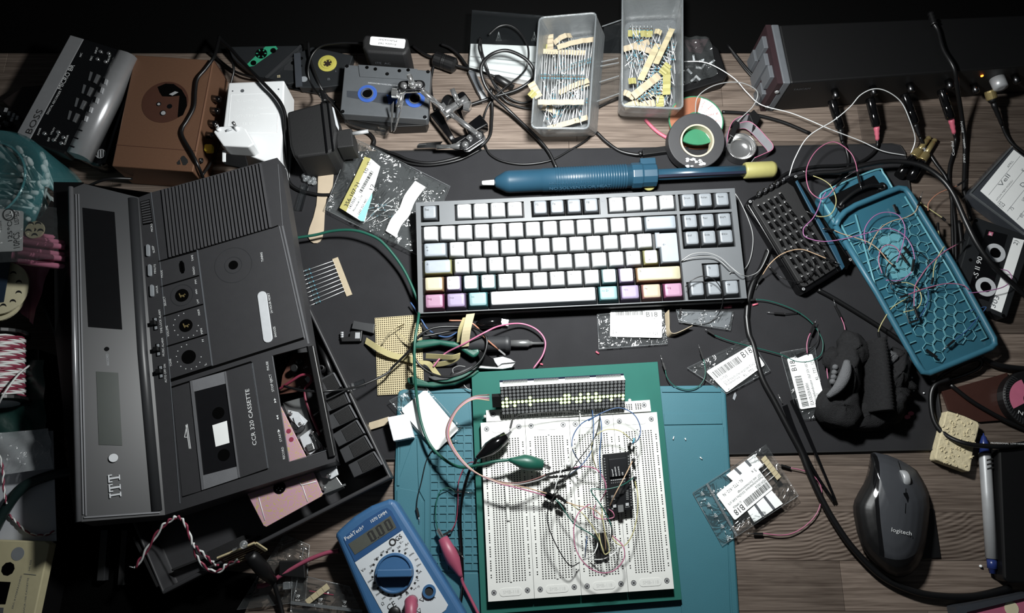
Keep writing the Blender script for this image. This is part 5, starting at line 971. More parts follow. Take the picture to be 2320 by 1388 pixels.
def bin_(label, rim, bot, zt, zbm, lip=.0016):
    R = [P(*q, zt) for q in rim]; B = [P(*q, zbm) for q in bot]
    if (R[1]-R[0]).cross(R[2]-R[1]).z < 0: R.reverse(); B.reverse()
    th = thing('parts_bin', label, 'bin', (sum(B, V((0, 0, 0)))/4))
    c = sum(R, V((0, 0, 0)))/4; cb = sum(B, V((0, 0, 0)))/4
    def rnd(q, rr):
        out = []
        for i in range(4):
            p, a, b = q[i], q[i-1], q[(i+1) % 4]; u, v = (a-p).normalized(), (b-p).normalized()
            for k_ in range(4): t = k_/3; out.append(p+u*rr*(1-t)**2+v*rr*t**2)
        return out
    ri, bi = rnd([p+(c-p).normalized()*.0028 for p in R], .006), rnd([p+(cb-p).normalized()*.005+V((0, 0, .0022)) for p in B], .008)
    x = MB(); x.loops([rnd(B, .008), rnd(R, .006), ri, bi], 0, False, True, True); x.build('bin_body', 'frosted', th)
    x = MB(); rr = [p+V((0, 0, .0006)) for p in rnd([p+(c-p).normalized()*.0014 for p in R], .006)]; x.tube(rr+[rr[0]], .0013, 0, 6); x.build('rim', 'frosted', th)
    return th
def k4(X, Y): return (1040+X/4.083, Y/4.083)
bin_('frosted plastic parts bin of taped blue resistors, left of the two', [(1221, 39), (1352, 28), (1334, 294), (1203, 292)], [(1248, 88), (1371, 72), (1352, 308), (1222, 310)], .052, .004)
G1 = 'resistor strips in the left bin'
strip('wide strip of blue resistors between two paper tapes filling the left bin', (k4(760, 475), k4(1170, 490), .030), (k4(730, 945), k4(1155, 945), .046), 17, G1, seed=2)
strip('strip of blue resistors with curled tape at the upper right of the left bin', (k4(910, 440), k4(1255, 365), .036), (k4(925, 860), k4(1200, 745), .030), 12, G1, bow=.003, seed=3)
strip('strip of resistors ending in a tape at the front of the left bin', (k4(960, 850), k4(1200, 770), .024), (k4(820, 1190), k4(1190, 1085), .022), 11, G1, seed=4)
strip('short upright paper tape with few resistors at the back left of the left bin', (k4(840, 320), k4(840, 460), .022), None, 0, G1, wd=.0045)
strip('looped paper tape at the back of the left bin', (k4(880, 400), k4(1040, 330), .026), None, 0, G1, bow=.006)
strip('paper tape hanging over the left edge of the left bin', (k4(665, 765), k4(740, 900), .0545), None, 0, G1, wd=.0045)
strip('crumpled paper tape at the front of the left bin', (k4(770, 990), k4(915, 1050), .02), None, 0, G1, wd=.004, bow=.004)
strip('yellow tape end at the back left corner of the left bin', (k4(750, 432), k4(815, 440), .024), None, 0, G1, 'tape_yellow', .004)
strip('yellow tape end poking over the left rim of the left bin', (k4(655, 850), k4(700, 890), .0545), None, 0, G1, 'tape_yellow', .004)
bin_('frosted plastic parts bin of mixed resistors, right of the two', [(1409, -14), (1547, -14), (1547, 249), (1408, 243)], [(1412, 46), (1535, 40), (1531, 268), (1399, 263)], .060, .012)
def k5(X, Y): return (1350+X/3.305, Y/3.305)
G2_ = 'tape ends in the right bin'
for i, (a, b_, z, mt, w_, nm) in enumerate(((((240, 250), (425, 255), .028, 'tape_yellow', .004, 'yellow tape strip across the back of the right bin')), (((205, 370), (400, 315), .03, 'tape_paper', .0035, 'paper tape crossing under at the back left of the right bin')), (((290, 350), (450, 405), .034, 'tape_paper', .0035, 'paper tape with segments at the middle left of the right bin')), (((572, 215), (448, 478), .044, 'manila', .0035, 'long paper tape with pen marks leaning on the right bin contents')), (((465, 330), (335, 600), .038, 'manila', .004, 'long paper tape running diagonally across the right bin')), (((528, 500), (528, 710), .044, 'tape_yellow', .0045, 'bright yellow tape standing along the right bin wall')), (((490, 555), (545, 480), .047, 'tape_yellow', .0045, 'short yellow tape on top of the upright yellow one')), (((280, 720), (475, 565), .042, 'tape_paper', .0045, 'broad paper tape slanting at the front of the right bin')), (((205, 690), (285, 735), .036, 'tape_paper', .0035, 'paper tape in the front left corner of the right bin')), (((290, 740), (500, 680), .034, 'tape_paper', .003, 'paper tape lying flat at the front of the right bin')), (((245, 610), (300, 605), .036, 'tape_yellow', .0035, 'small yellow tape end at the left of the right bin')), (((215, 805), (320, 770), .03, 'manila', .0035, 'paper tape against the front wall of the right bin')), (((480, 715), (480, 800), .036, 'tape_yellow', .0045, 'yellow tape against the front wall of the right bin')), (((330, 790), (440, 770), .03, 'tape_paper', .004, 'crumpled paper tape at the front of the right bin')), (((440, 235), (490, 250), .036, 'manila', .003, 'small paper tape at the back of the right bin')))):
    ba, bb_ = k5(*a), k5(*b_); dx, dy = bb_[0]-ba[0], bb_[1]-ba[1]; L_ = math.hypot(dx, dy); s_ = 1 if i % 2 else -1
    off = (-dy/L_*44*s_, dx/L_*44*s_); nn = 0 if L_ < 34 or i in (3, 9, 13) else int(L_/7)
    Bt = ((ba[0]+off[0], ba[1]+off[1]), (bb_[0]+off[0], bb_[1]+off[1]), max(.02, z-.012), 0)
    def clampb(p): return (min(max(p[0], 1414), 1540), min(max(p[1], 56), 238))
    Bt = (clampb(Bt[0]), clampb(Bt[1]), Bt[2], 0)
    strip(nm, (ba, bb_, z), Bt, nn, G2_, mt, w_, seed=i, bow=.001*(i % 3))
rm = resistor_mesh(.045); rs = random.Random(21)
for i in range(110):
    if i < 44: px, py, z, lab, g = rs.uniform(1236, 1322), rs.uniform(100, 268), rs.uniform(.016, .03), 'loose blue resistor in the left bin', 'loose resistors in the left bin'
    else: px, py, z, lab, g = rs.uniform(1428, 1526), rs.uniform(72, 228), rs.uniform(.022, .042), 'loose blue resistor in the right bin', 'loose resistors in the right bin'
    o = bpy.data.objects.new('resistor', rm); COL.objects.link(o); o.location = P(px, py, z); a = rs.gauss(math.pi/2, .5); sc_ = min(1, .9)
    xm = (px-1209, 1330-px) if i < 44 else (px-1414, 1540-px); reach = min(xm)*.00054*2; 
    if abs(math.cos(a))*.045 > reach: a = math.pi/2+rs.uniform(-.2, .2)
    ym = ((py-82, 284-py) if i < 44 else (py-52, 238-py)); sc_ = max(.45, min(1, min(ym)*.00056*2/.045)); o.scale = (sc_, 1, 1)
    o.rotation_euler = (0, rs.uniform(-.2, .2), a); tag(o, lab, 'resistor', g)
# ---------------------------------------------------------------- right side: audio interface, plugs, rolls, tool cases
def fr_(ox, oy, k=3.305): return lambda X, Y, *z: (ox+X/k, oy+Y/k, *z)
A5 = fr_(1720, 0); A4 = fr_(1350, 0); R2 = fr_(1720, 350); R1 = fr_(1350, 350); S6 = fr_(1350, 650); S7 = fr_(1720, 650); S9 = fr_(1720, 968)
mat('unit_black', '#070708', .55, bump=.05); mat('cheek_maroon', '#28171b', .6); mat('orange_lamp', '#ff7a2a', .5, emit=4); mat('pink_boot', '#b65a6c', .5); mat('teal_case', '#2f5e70', .45); film('teal_clear', '#336577', .30, .2, .12, 30); mat('teal_edge', '#5a909b', .4)
mat('spool_copper', '#8d5a42', .5); mat('spool_red', '#a3423c', .5); mat('spool_green', '#2f6f50', .5); mat('tape_black', '#2b2b2d', .6, bump=.05); mat('card_core', '#b9ad93', .8); mat('ribbon_grey', '#8b8b90', .5)
mat('tool_blue', '#203f51', .35, var=.05); mat('tool_dark', '#15192a', .4); mat('cap_yellow', '#98935c', .45)
ui = thing('audio_interface', 'black audio interface box with front knobs and plugged cables at back right', 'audio interface', P(2060, 170))
zt = .06; tp = [P(1765, 56, zt), P(2420, 30, zt), P(2420, 143, zt), P(1792, 188, zt)]
x = MB(); x.slab(list(reversed(tp)), V((0, 0, 1)), zt-.0005, 0); x.build('housing', 'unit_black', ui, bevel=.002)
x = MB(); c0, c1 = P(1764, 56, zt), P(1792, 189, zt); lx = V((-.009, 0, 0)); x.slab([c0+V((0, 0, .001)), c1+V((0, 0, .001)), c1+lx+V((0, 0, .001)), c0+lx+V((0, 0, .001))], V((0, 0, 1)), .0605); x.build('side_cheek', 'mid_grey', ui, bevel=.0015)
x = MB(); x.slab([c0+lx, c1+lx, c1+lx*1.7, c0+lx*1.7], V((0, 0, 1)), .0595); x.build('cheek_inner', 'cheek_maroon', ui)
for a, z0_, z1_ in ((.25, .03, .055), (.75, .03, .055), (.2, .0, .024), (.8, .0, .026), (.5, .0, .05)):
    x = MB(); q = c0+(c1-c0)*a+lx*1.9; x.box(V((q.x, q.y, (z0_+z1_)/2)), V((.003, 0, 0)), (c1-c0).normalized()*.008, V((0, 0, (z1_-z0_)/2)), 0); x.build('cheek_fin', 'mid_grey', ui, bevel=.0006)
for px, py in ((1770, 190), (1748, 236)): x = MB(); q = P(px, py, .045 if py < 200 else .012); x.lathe(V((c1.x-.011, c1.y-.001, q.z)), (0, -1, 0), [(.0025, 0), (.0025, .001)], 0, 10); x.build('cheek_screw', 'silver', ui)
fd = (tp[2]-tp[3]).normalized(); fn = V((fd.y, -fd.x, 0)); fn = fn if fn.y < 0 else -fn; FP = PL(tp[3], fn)
t = MB(); a = FP(1797, 203, .0003); t.text('TASCAM', FP(1796, 205, .0003), fd, V((0, 0, 1)), .0035, 0, .02); t.build('lettering', 'mid_grey', ui)
def fknob(px, py, L_, r, m): x = MB(); b_ = FP(px, py-6); x.lathe(b_, fn+V((0, 0, .1)), [(r, 0), (r*.9, L_), (r*.4, L_+.0006)], 0, 16); return x.build('level_knob', m, ui)
for px, py in ((1890, 210), (1976, 203), (2060, 196), (2148, 188), (2206, 198), (2298, 176)): fknob(px, py, .011, .0042, 'dark_steel')
fknob(2259, 184, .014, .0085, 'silver')
x = MB(); x.lathe(FP(2224.7, 171), fn, [(.0016, 0), (.0014, .0012)], 0, 10); x.build('power_lamp', 'orange_lamp', ui, label='glowing orange lamp')
def plug(label, body, boot, pts, bm, r=.0052, g='audio plugs along the interface', bl_=None, cr=.0019):
    th = thing('audio_plug', label, 'plug cable', P(*body[1][:2]), g); a, b_ = P(*body[0]), P(*body[1]); d = b_-a; L_ = d.length
    x = MB(); x.lathe(a, d, [(r*.8, 0), (r, .002), (r, L_*.55), (r*.93, L_*.57), (r, L_*.6), (r, L_-.002), (r*.7, L_)], 0, 18); x.build('plug_body', 'black_gloss' if bm != 'gold' else 'black', th)
    a2, b2 = P(*boot[0]), P(*boot[1]); d2 = b2-a2; n_ = 7
    x = MB(); x.lathe(a2, d2, [(r*(.72-.05*i)*(1 if i % 2 else .86), d2.length*i/(n_-1)) for i in range(n_)], 0, 14); x.build('strain_relief', bl_ or 'black', th, label='pink strain relief' if bl_ == 'pink_boot' else None)
    x = MB(); x.tube(smooth([b2]+PT(pts), 7), cr, 0, 8); x.build('cord', 'rubber', th); return th
plug('plain black plug farthest left on the audio interface', [(1884, 226, .03), (1904, 292, .018)], [(1904, 292, .018), (1908, 320, .012)], [(1916, 336, .008), (1922, 360, .006), (1919, 384, .006), (1903, 402, .006), (1880, 420, .006)], 0)
plug('black plug with pink strain relief, second from the left on the audio interface', [(1970, 222, .03), (1986, 287, .018)], [(1986, 287, .018), (1988, 318, .01)], [(1987, 332, .007), (1975, 350, .006), (1944, 369, .006), (1900, 375, .006), (1850, 377, .006), (1796, 387, .005), (1768, 402, .005), (1752, 418, .005)], 0, bl_='pink_boot')
p3 = plug('black plug with ribbed relief in the middle of the audio interface', [(2048, 212, .03), (2073, 281, .018)], [(2073, 281, .018), (2084, 310, .012)], [(2098, 336, .006), (2120, 370, .005), (2143, 402, .004), (2155, 440, .003), (2157, 495, .003), (2160, 600, .003)], 0)
p4 = plug('black plug with pink strain relief just left of the upright cable', [(2132, 202, .03), (2154, 270, .018)], [(2155, 271, .018), (2162, 303, .01)], [(2165, 318, .006), (2159, 348, .004), (2151, 380, .003), (2151, 420, .003), (2163, 500, .003), (2166, 600, .003)], 0, bl_='pink_boot')
x = MB(); x.lathe(P(2242, 205, .03), P(2248, 225, .026)-P(2242, 205, .03), [(.0055, 0), (.006, .002), (.006, .010), (.005, .011)], 0, 18, False)
rc = plug('gold-collared plug with black boot below the big silver knob', [(2243, 206, .03), (2250, 232, .025)], [(2250, 232, .025), (2271, 285, .01)], [(2280, 306, .006), (2296, 328, .004), (2325, 350, .003)], 'gold', .0048); x.build('gold_collar', 'gold', rc, label='knurled gold collar')
t = MB()
for th_, s_, a, b_ in ((p4, 'Cordial', (2163, 352, .009), (2160, 320, .012)), (p3, 'cordial', (2106, 353, .01), (2094, 334, .011))):
    t = MB(); t.text(s_, P(*a), (P(*b_)-P(*a)).normalized(), V((0, 0, 1)).cross((P(*b_)-P(*a)).normalized()), .0032, 0, (P(*b_)-P(*a)).length); t.build('lettering', 'print_white', th_)
uc = thing('audio_cable', 'black cable rising from the dark with AUDIO CABLE printed along it', 'cable', P(2175, 300))
x = MB(); a = PT([(2110, 33, .068), (2113, 45, .068)]); x.tube([P(2108+i*1.3, 28+i*4, .068) for i in range(8)], [.004 if i % 2 else .003 for i in range(8)], 0, 10); x.build('strain_relief', 'black', uc)
x = MB(); x.tube(smooth(PT([(2116, 54, .067), (2125, 70, .066), (2137, 112, .066), (2162, 157, .066), (2171, 212, .045), (2180, 272, .02), (2186, 333, .006), (2184, 420, .004), (2186, 441, .004), (2200, 500, .004)]), 7), .0024, 0, 8); x.build('cord', 'rubber', uc)
t = MB(); zz = ZP(.0105)
for s_, a, b_ in (('NOISE', (2176, 275), (2179, 300)), ('AUDIO', (2181, 315), (2184, 336)), ('CABLE', (2182, 348), (2183, 368))): zz = ZP(.025 if s_ == 'NOISE' else .012); t.ptext(zz, s_, a, b_, 4, 0, 0)
t.build('lettering', 'print_white', uc)
for i, (a, b_) in enumerate((((2107, 309), (2037, 398)), ((2120, 314), (2062, 404)))):
    A_, B_ = P(*a, .006), P(*b_, .008); d = (B_-A_); L_ = d.length; th = thing('jack_plug', ('gold-tipped black jack plug, the left one of the pair beside the pad corner', 'gold-tipped black jack plug, the right one of the pair beside the pad corner')[i], 'jack plug', A_+d*.5-V((0, 0, .006)), 'gold jack plugs')
    x = MB(); x.lathe(A_, d, [(.0006, 0), (.0028, .002), (.0032, .004), (.0022, .006), (.0031, .007), (.0031, .026)], 0, 14); x.build('tip', 'gold', th)
    x = MB(); x.lathe(A_+d.normalized()*.026, d, [(.005, 0), (.0056, .002), (.0056, .012), (.005, .013)], 0, 18, False); x.build('collar', 'gold', th)
    x = MB(); x.lathe(A_+d.normalized()*.039, d, [(.0058, 0), (.0062, .004), (.006, max(.006, L_-.039))], 0, 16); x.build('barrel', 'black_gloss', th)
cable('thick glossy black cable arching over the teal tool case to the black cassette', [(1770, 430, .008), (1800, 405, .012), (1850, 392, .016), (1905, 388, .02), (1962, 373, .026), (2022, 365, .03), (2083, 373, .034), (2128, 400, .036), (2159, 438, .038), (2189, 504, .04), (2216, 556, .04), (2252, 604, .038), (2300, 648, .03), (2345, 690, .02)], .0030)
cable('short cut black cable lying below the audio interface', [A4(945, 838), A4(1080, 845), A4(1200, 862), A4(1400, 915), A4(1605, 1000)], .0022, z=.003)
cable('black cable pair slanting to the left cheek of the audio interface', [A4(985, 335, .004), A4(1100, 480, .003), A4(1180, 570, .003), A4(1262, 655, .003)], .0020)
cable('second cable of the pair slanting to the audio interface cheek', [A4(1010, 375, .003), A4(1120, 520, .003), A4(1195, 600, .003), A4(1262, 675, .003)], .0018)
cable('short magenta cable below the right resistor bin', [A4(370, 895), A4(430, 960), A4(480, 1000), A4(530, 1030)], .0021, 'pink_boot', z=.003)
# solder, braid
SW = 'solder strands'
cable('bright solder strand running from the clear component bag to the pad corner', [A4(660, 460, .024), A4(790, 462, .03), A4(900, 500, .03), A4(1040, 590, .024), A4(1130, 690, .02), A4(1240, 785, .02), A4(1450, 842, .02), A4(1600, 900, .02), A4(1750, 965, .02), A4(1983, 1055, .014), (2000, 342, .01), (2053, 352, .006)], .0006, 'lead_wire', 'solder', 'solder_strand')
cable('silver solder strand arching in front of the audio interface', [(1788, 398, .02), A5(270, 1180, .03), A5(370, 1020, .036), A5(560, 900, .042), A5(680, 800, .048), A5(760, 710, .052), A5(860, 665, .054), A5(960, 685, .05), A5(1060, 760, .04), A5(1120, 880, .03), A5(1168, 1040, .014), A5(1130, 1165, .005)], .0006, 'lead_wire', 'solder', 'solder_strand')
cable('thin twisted wire arcing from the tape roll to the ribbon connector', [A4(745, 850, .034), A4(760, 730, .045), A4(860, 650, .048), A4(1000, 615, .046), A4(1120, 628, .042), A4(1210, 690, .036), A4(1180, 790, .028), A4(1090, 880, .02), A4(1040, 930, .016)], .0006, 'wire_grey', 'wire', 'thin_wire')
# clear bag on black box
x = MB(); x.prism(ZP(.020), [A4(640, 280), A4(820, 280), A4(920, 360), A4(988, 560), A4(960, 600), A4(660, 690), A4(630, 680)], 0, .0195); tag(x.build('black_box', 'black', bevel=.002), 'black box behind the tape roll, under a clear component bag', 'box')
cb = thing('component_bag', 'crinkled clear bag with small parts on the black box behind the tape roll', 'bag', P(1590, 140, .0202))
x = MB(); sheet(x, ZP(.026), A4(655, 270), A4(850, 280), A4(910, 560), A4(650, 640), .002, 18, 18, 9); x.build('clear_sleeve', 'clear_film', cb)
x = MB(); x.prism(ZP(.0215), [A4(655, 300), A4(845, 288), A4(790, 400), A4(700, 385)], 0, .0006); x.build('red_sticker', 'cheek_maroon', cb)
rs = random.Random(8)
for i in range(12):
    x = MB(); q = P(*A4(rs.uniform(690, 870), rs.uniform(430, 600)), .0222); a = rs.random()*6; e = V((math.cos(a), math.sin(a), 0)); x.bar(q-e*.004, q+e*.004, .0012, .0008); x.build('part', ('silver', 'dark_steel', 'light_grey')[i % 3], cb)
# solder reel
def flat_ring(mb, pl, px, py, r0, r1, th_, m, a0=0, a1=360, off=0, n=40):
    c = pl(px, py, off); A_ = [math.radians(a0+(a1-a0)*i/n) for i in range(n+1)]; e = V((1, 0, 0))-pl.n*pl.n.x; e.normalize(); g = pl.n.cross(e)
    o = [c+(e*math.cos(q)+g*math.sin(q))*r1 for q in A_]; i_ = [c+(e*math.cos(q)+g*math.sin(q))*r0 for q in A_]; n_ = pl.n*th_
    if a1-a0 >= 360: o, i_ = o[:-1], i_[:-1]
    k_ = len(o); vs = o+i_+[q-n_ for q in o]+[q-n_ for q in i_]; fs = []
    for i in range(k_ if a1-a0 >= 360 else k_-1):
        j = (i+1) % k_; fs += [[i, j, k_+j, k_+i], [2*k_+i, 3*k_+i, 3*k_+j, 2*k_+j], [i, 2*k_+i, 2*k_+j, j], [k_+i, k_+j, 3*k_+j, 3*k_+i]]
    mb.add(vs, fs, m)
sz = ZP(.022); sp = thing('solder_reel', 'solder reel with copper and white printed label behind the black tape roll', 'reel', P(1577, 272))
x = MB(); flat_ring(x, sz, 1577, 272, .009, .0325, .002, 0); x.build('flange', 'spool_green', sp); x = MB(); flat_ring(x, ZP(.0035), 1577, 284, .009, .0325, .003, 0); x.build('flange', 'spool_copper', sp); x = MB(); flat_ring(x, ZP(.02), 1577, 273, .010, .022, .018, 0); x.build('solder_winding', 'silver', sp)
x = MB(); flat_ring(x, sz, 1577, 272, .011, .031, .0004, 0, 75, 215, .0003); flat_ring(x, sz, 1577, 272, .011, .031, .0004, 1, -60, 75, .0003); x.build('reel_label', ['spool_copper', 'paper'], sp)
t = MB()
for i, s_ in enumerate(('Sn60Pb', '1.0 MM', '100 g', 'DIN EN')): a = math.radians(62-i*22); c_ = sz(1577, 272, .0007); d = V((math.cos(a), math.sin(a), 0)); t.text(s_, c_+d*.0145, d, V((-d.y, d.x, 0)), .0026, 0, .014)
t.build('lettering', 'spool_red', sp)
# black tape roll
tz = plane3((1577, 262, .036), (1512, 321, .03), (1643, 321, .03)); tr = thing('tape_roll', 'black electrical tape roll leaning on the solder reel', 'tape roll', P(1577, 325))
k_ = PPM(1577, 319, .03); x = MB(); flat_ring(x, tz, 1578, 318, 37*k_, 64*k_, .017, 0, n=48); x.build('tape_winding', 'tape_black', tr, bevel=.0008); x = MB(); flat_ring(x, tz, 1580, 318, 34.5*k_, 38*k_, .0172, 0, off=.0004, n=48); x.build('paper_core', 'card_core', tr)
x = MB(); rs = random.Random(4)
for i in range(16): q = (rs.uniform(1546, 1598), rs.uniform(357, 377)); x.prism(tz, [(q[0]+rs.uniform(2, 6)*math.cos(a), q[1]+rs.uniform(1.5, 4)*math.sin(a)) for a in [k*1.05 for k in range(6)]], .0003, .0002)
x.build('torn_label', 'print_white', tr)
# shiny tin, ribbon cable
c_ = P(1672, 344, .0032); tn = thing('metal_tin', 'shiny round metal tin right of the black tape roll', 'tin', c_)
x = MB(); x.lathe(c_, (0, 0, 1), [(.0165, 0), (.0172, .001), (.0168, .013), (.0175, .014), (.0165, .0142), (.016, .012), (.0158, .0012), (.004, .001), (.0005, .001)], 0, 40); x.build('tin_body', 'chrome', tn)
rc_ = thing('ribbon_cable', 'grey ribbon cable loop with pink edge and two black connectors', 'cable', P(1690, 300))
for pts, w_ in (([A4(1060, 945, .012), A4(1130, 935, .014), A4(1190, 975, .014), A4(1250, 1040, .012), A4(1305, 1105, .011), A4(1300, 1145, .010), A4(1240, 1175, .010), A4(1170, 1205, .010)], V((.001, .001, .006))), ([A4(1180, 880, .012), A4(1090, 895, .013), A4(1010, 940, .012), A4(975, 1030, .010), A4(965, 1120, .008)], V((.001, .002, .006)))):
    c = smooth(PT(pts), 6); x = MB(); x.ribbon(c, w_, .0008); x.build('flat_ribbon', 'ribbon_grey', rc_); x = MB(); x.tube([q-w_*1.0 for q in c], .0006, 0, 5); x.tube([q+w_*1.0 for q in c], .0005, 0, 5); x.build('edge_strand', 'wire_pink', rc_, label='pink edge strand')
for q in ([A4(1000, 1010), A4(1045, 900), A4(1078, 915), A4(1035, 1030)], [A4(1145, 850), A4(1185, 818), A4(1238, 880), A4(1190, 960)]): x = MB(); x.prism(ZP(.02), q, 0, .016); x.build('connector', 'black', rc_, bevel=.0008)
# desoldering pump
a, b_ = P(1092, 414.5, .0175), P(1755, 383.5, .0175); d = (b_-a).normalized(); L_ = (b_-a).length; at = lambda px: (P(px, 414.5-(px-1092)*.0467, .0175)-a).dot(d)
dp = thing('desoldering_pump', 'blue desoldering pump with white nozzle and yellow end cap above the keyboard', 'tool', V(((a.x+b_.x)/2, (a.y+b_.y)/2, .003)))
kk = PPM(1400, 400, .0175); x = MB(); x.lathe(a, d, [(.0022, 0), (.0026, .001), (.0034, at(1122))], 0, 16); x.build('nozzle', 'white', dp, label='white nozzle')
x = MB(); rB = .0138; x.lathe(a, d, [(.004, at(1120)), (.0065, at(1124)), (.0125, at(1146)), (.0132, at(1154)), (.0132, at(1228)), (rB, at(1229)), (rB, at(1430)), (.012, at(1431))], 0, 32); x.build('barrel', 'tool_blue', dp)
x = MB(); x.lathe(a, d, [(.0135, at(1428)), (.0152, at(1431)), (.0152, at(1452)), (.0142, at(1454)), (.0142, at(1485)), (.010, at(1488))], 0, 12, False); up_ = V((0, 0, 1)); sd_ = up_.cross(d); x.box(a+d*at(1468)+sd_*.006, d*.009, sd_*.012, up_*.009); x.build('collar', 'tool_blue', dp, bevel=.001)
x = MB(); x.lathe(a, d, [(.0066, at(1486)), (.0066, at(1690))], 0, 20); x.build('plunger', 'tool_blue', dp); x = MB(); x.box(a+d*((at(1487)+at(1686))/2)-sd_*.0046+up_*.002, d*((at(1686)-at(1487))/2), sd_*.0016, up_*.0042); x.build('plunger_slot', 'tool_dark', dp)
x = MB(); x.lathe(a, d, [(.009, at(1686)), (.0098, at(1690)), (.0098, at(1748)), (.0085, at(1755)), (.0005, at(1756))], 0, 24); x.build('end_cap', 'cap_yellow', dp, label='yellow end cap')
x = MB(); q = P(1471, 424, .012); x.lathe(q+V((0, .004, 0)), V((0, -.75, .66)), [(.0075, 0), (.0075, .003), (.006, .004)], 0, 22); x.build('release_button', 'cap_yellow', dp, label='yellow release button')
TP = PL(a+(up_*.83-sd_*.56)*(rB+.0003), up_*.83-sd_*.56); t = MB(); t.ptext(TP, 'DESOLDERING TOOL', (1245, 417.5), (1342, 413), 6, 0, 0); t.ptext(TP, 'NO SOLVENTS OR HEAT', (1245, 430), (1384, 423), 6, 0, 0); t.build('embossed_text', 'tool_blue', dp)
x = MB()
for i in range(28): x.lathe(a, d, [(rB, at(1258+i*5.8)), (rB+.0006, at(1259+i*5.8)), (rB+.0006, at(1261+i*5.8)), (rB, at(1262+i*5.8))], 0, 28)
x.build('grip_ridges', 'tool_blue', dp)
# ---------------------------------------------------------------- screwdriver bit tray
bt = thing('bit_tray', 'black tray of tiny screwdriver bits with a blue tweezer slot', 'tool tray', P(1812, 530))
bz2 = ZP(.018); QB = Q4(bz2, (1690, 452), (1804, 391), (1936, 592), (1819, 666))
x = MB(); qround(x, QB, 0, 0, 1, 1, .006, -.003, .0148, 0); x.build('tray_body', 'black_gloss', bt, bevel=.001); x = MB(); qround(x, QB, .05, .04, .95, .96, .006, 0, .004, 0); x.build('foam_insert', 'black_matte', bt, bevel=.0006)
for u, v in ((.045, .035), (.955, .03), (.955, .965), (.05, .965)): screw(QB, u, v, bt, .0016)
x = MB(); x.prism(bz2, [R1(1430, 205), R1(1505, 170), R1(1600, 300), R1(1720, 520), R1(1905, 800), R1(1880, 860), R1(1830, 850), R1(1560, 400), R1(1480, 240)], .0004, .0004); x.build('tweezer_slot', 'void', bt)
x = MB(); x.prism(bz2, [R1(1495, 200), R1(1510, 190), R1(1640, 420), R1(1800, 690), R1(1865, 840), R1(1845, 862), R1(1770, 720), R1(1600, 400)], .002, .002); tag(x.build('blue_tweezers', 'tool_blue', bevel=.0004), 'flat blue spudger lying in the slot of the bit tray', 'tool')
bm = None; rs = random.Random(6)
for i in range(6):
    for j in range(9):
        u, v = .13+i*.105, .14+j*.095+ (i % 2)*.01
        if u > .32+.0*j and i == 5 and j < 3: continue
        q = QB(u, v, 0)
        x = MB() if bm is None else None
        if bm is None:
            x.bar(V((-.0045, 0, .0003)), V((.0035, 0, .0003)), .0014, .0002, 0); x.lathe(V((-.004, 0, .0012)), (1, 0, .35), [(.0015, 0), (.0015, .004), (.0008, .005), (.0007, .009)], 1, 6, False); x.lathe(V((-.0042, 0, .0008)), (-.7, 0, .7), [(.002, 0), (.0017, .0014)], 2, 6)
            bm = x.build('screwdriver_bit', ['void', 'dark_steel', 'chrome'], None, loc=(0, 0, 0)); o = bm
        else: o = bm.copy(); COL.objects.link(o)
        o.location = q; o.rotation_euler = (0, 0, math.atan2(*((QB(.5, 1)-QB(.5, 0)).yx))+rs.uniform(-.15, .15)); tag(o, 'tiny screwdriver bit in the black foam tray', 'screwdriver bit', 'bits in the tray')
for X, Y in ((1215, 315), (1260, 290), (1305, 265), (1350, 240), (1395, 212)):
    x = MB(); c_ = bz2(*R1(X, Y)); x.lathe(c_, (-.15, .2, 1), [(.0026, 0), (.0026, .007), (.0018, .007), (.0018, .004)], 0, 12); o = x.build('nut_socket', 'dark_steel', None); tag(o, 'small nut socket in the back row of the bit tray', 'socket', 'sockets in the bit tray')
# ---------------------------------------------------------------- teal cases
tc1 = thing('tool_case', 'teal tool case with black handle, lower one behind the long teal cover', 'tool case', P(1950, 440))
z1 = ZP(.016); x = MB(); x.prism(z1, [(1856, 450), (1858, 440), (1868, 429), (1975, 383), (1990, 382), (2001, 389), (2045, 455), (1925, 560), (1890, 510)], 0, .0155); x.build('case_body', 'teal_case', tc1, bevel=.002)
x = MB(); x.prism(z1, [R2(520, 320), R2(860, 155), R2(960, 300), R2(640, 480)], .0004, .0006); x.build('inner_panel', 'dark_steel', tc1)
for Lr in ([R2(455, 330), R2(500, 270), R2(870, 115), R2(930, 140), R2(1010, 270)], [R2(470, 345), R2(580, 520)]): x = MB(); x.tube(smooth([z1(p[0], p[1], .0008) for p in Lr], 4), .0012, 0, 6); x.build('rim', 'teal_edge', tc1)
x = MB(); x.tube(smooth([P(*R2(605, 385), .019), P(*R2(630, 350), .021), P(*R2(720, 280), .023), P(*R2(830, 235), .023), P(*R2(920, 240), .019)]), .0022, 0, 8)
for q in ((605, 385), (915, 245)): x.lathe(P(*R2(*q), .0166), (0, 0, 1), [(.005, 0), (.005, .003), (.002, .003), (.002, .001)], 0, 14)
x.build('handle', 'black', tc1)
tc2 = thing('tool_case_cover', 'long teal translucent cover with honeycomb floor holding loose jumper wires', 'tool case', P(2080, 640))
z2 = ZP(.024); out = [(1893, 512), (1900, 496), (1914, 480), (1938, 465), (2004, 438), (2035, 426), (2050, 427), (2062, 441), (2160, 600), (2252, 766), (2254, 780), (2244, 789), (2165, 821), (2104, 845), (2090, 842), (2077, 822), (2060, 792), (1985, 660)]
inn = [(1925, 515), (1960, 490), (2030, 462), (2045, 468), (2130, 615), (2212, 762), (2205, 775), (2115, 812), (2105, 808), (2085, 770), (2010, 650)]
x = MB(); x.prism(ZP(.0165), out, 0, .0025, 0); x.prism(ZP(.012), [(2077, 800), (2240, 735), (2254, 780), (2104, 845)], 0, .002) if False else None
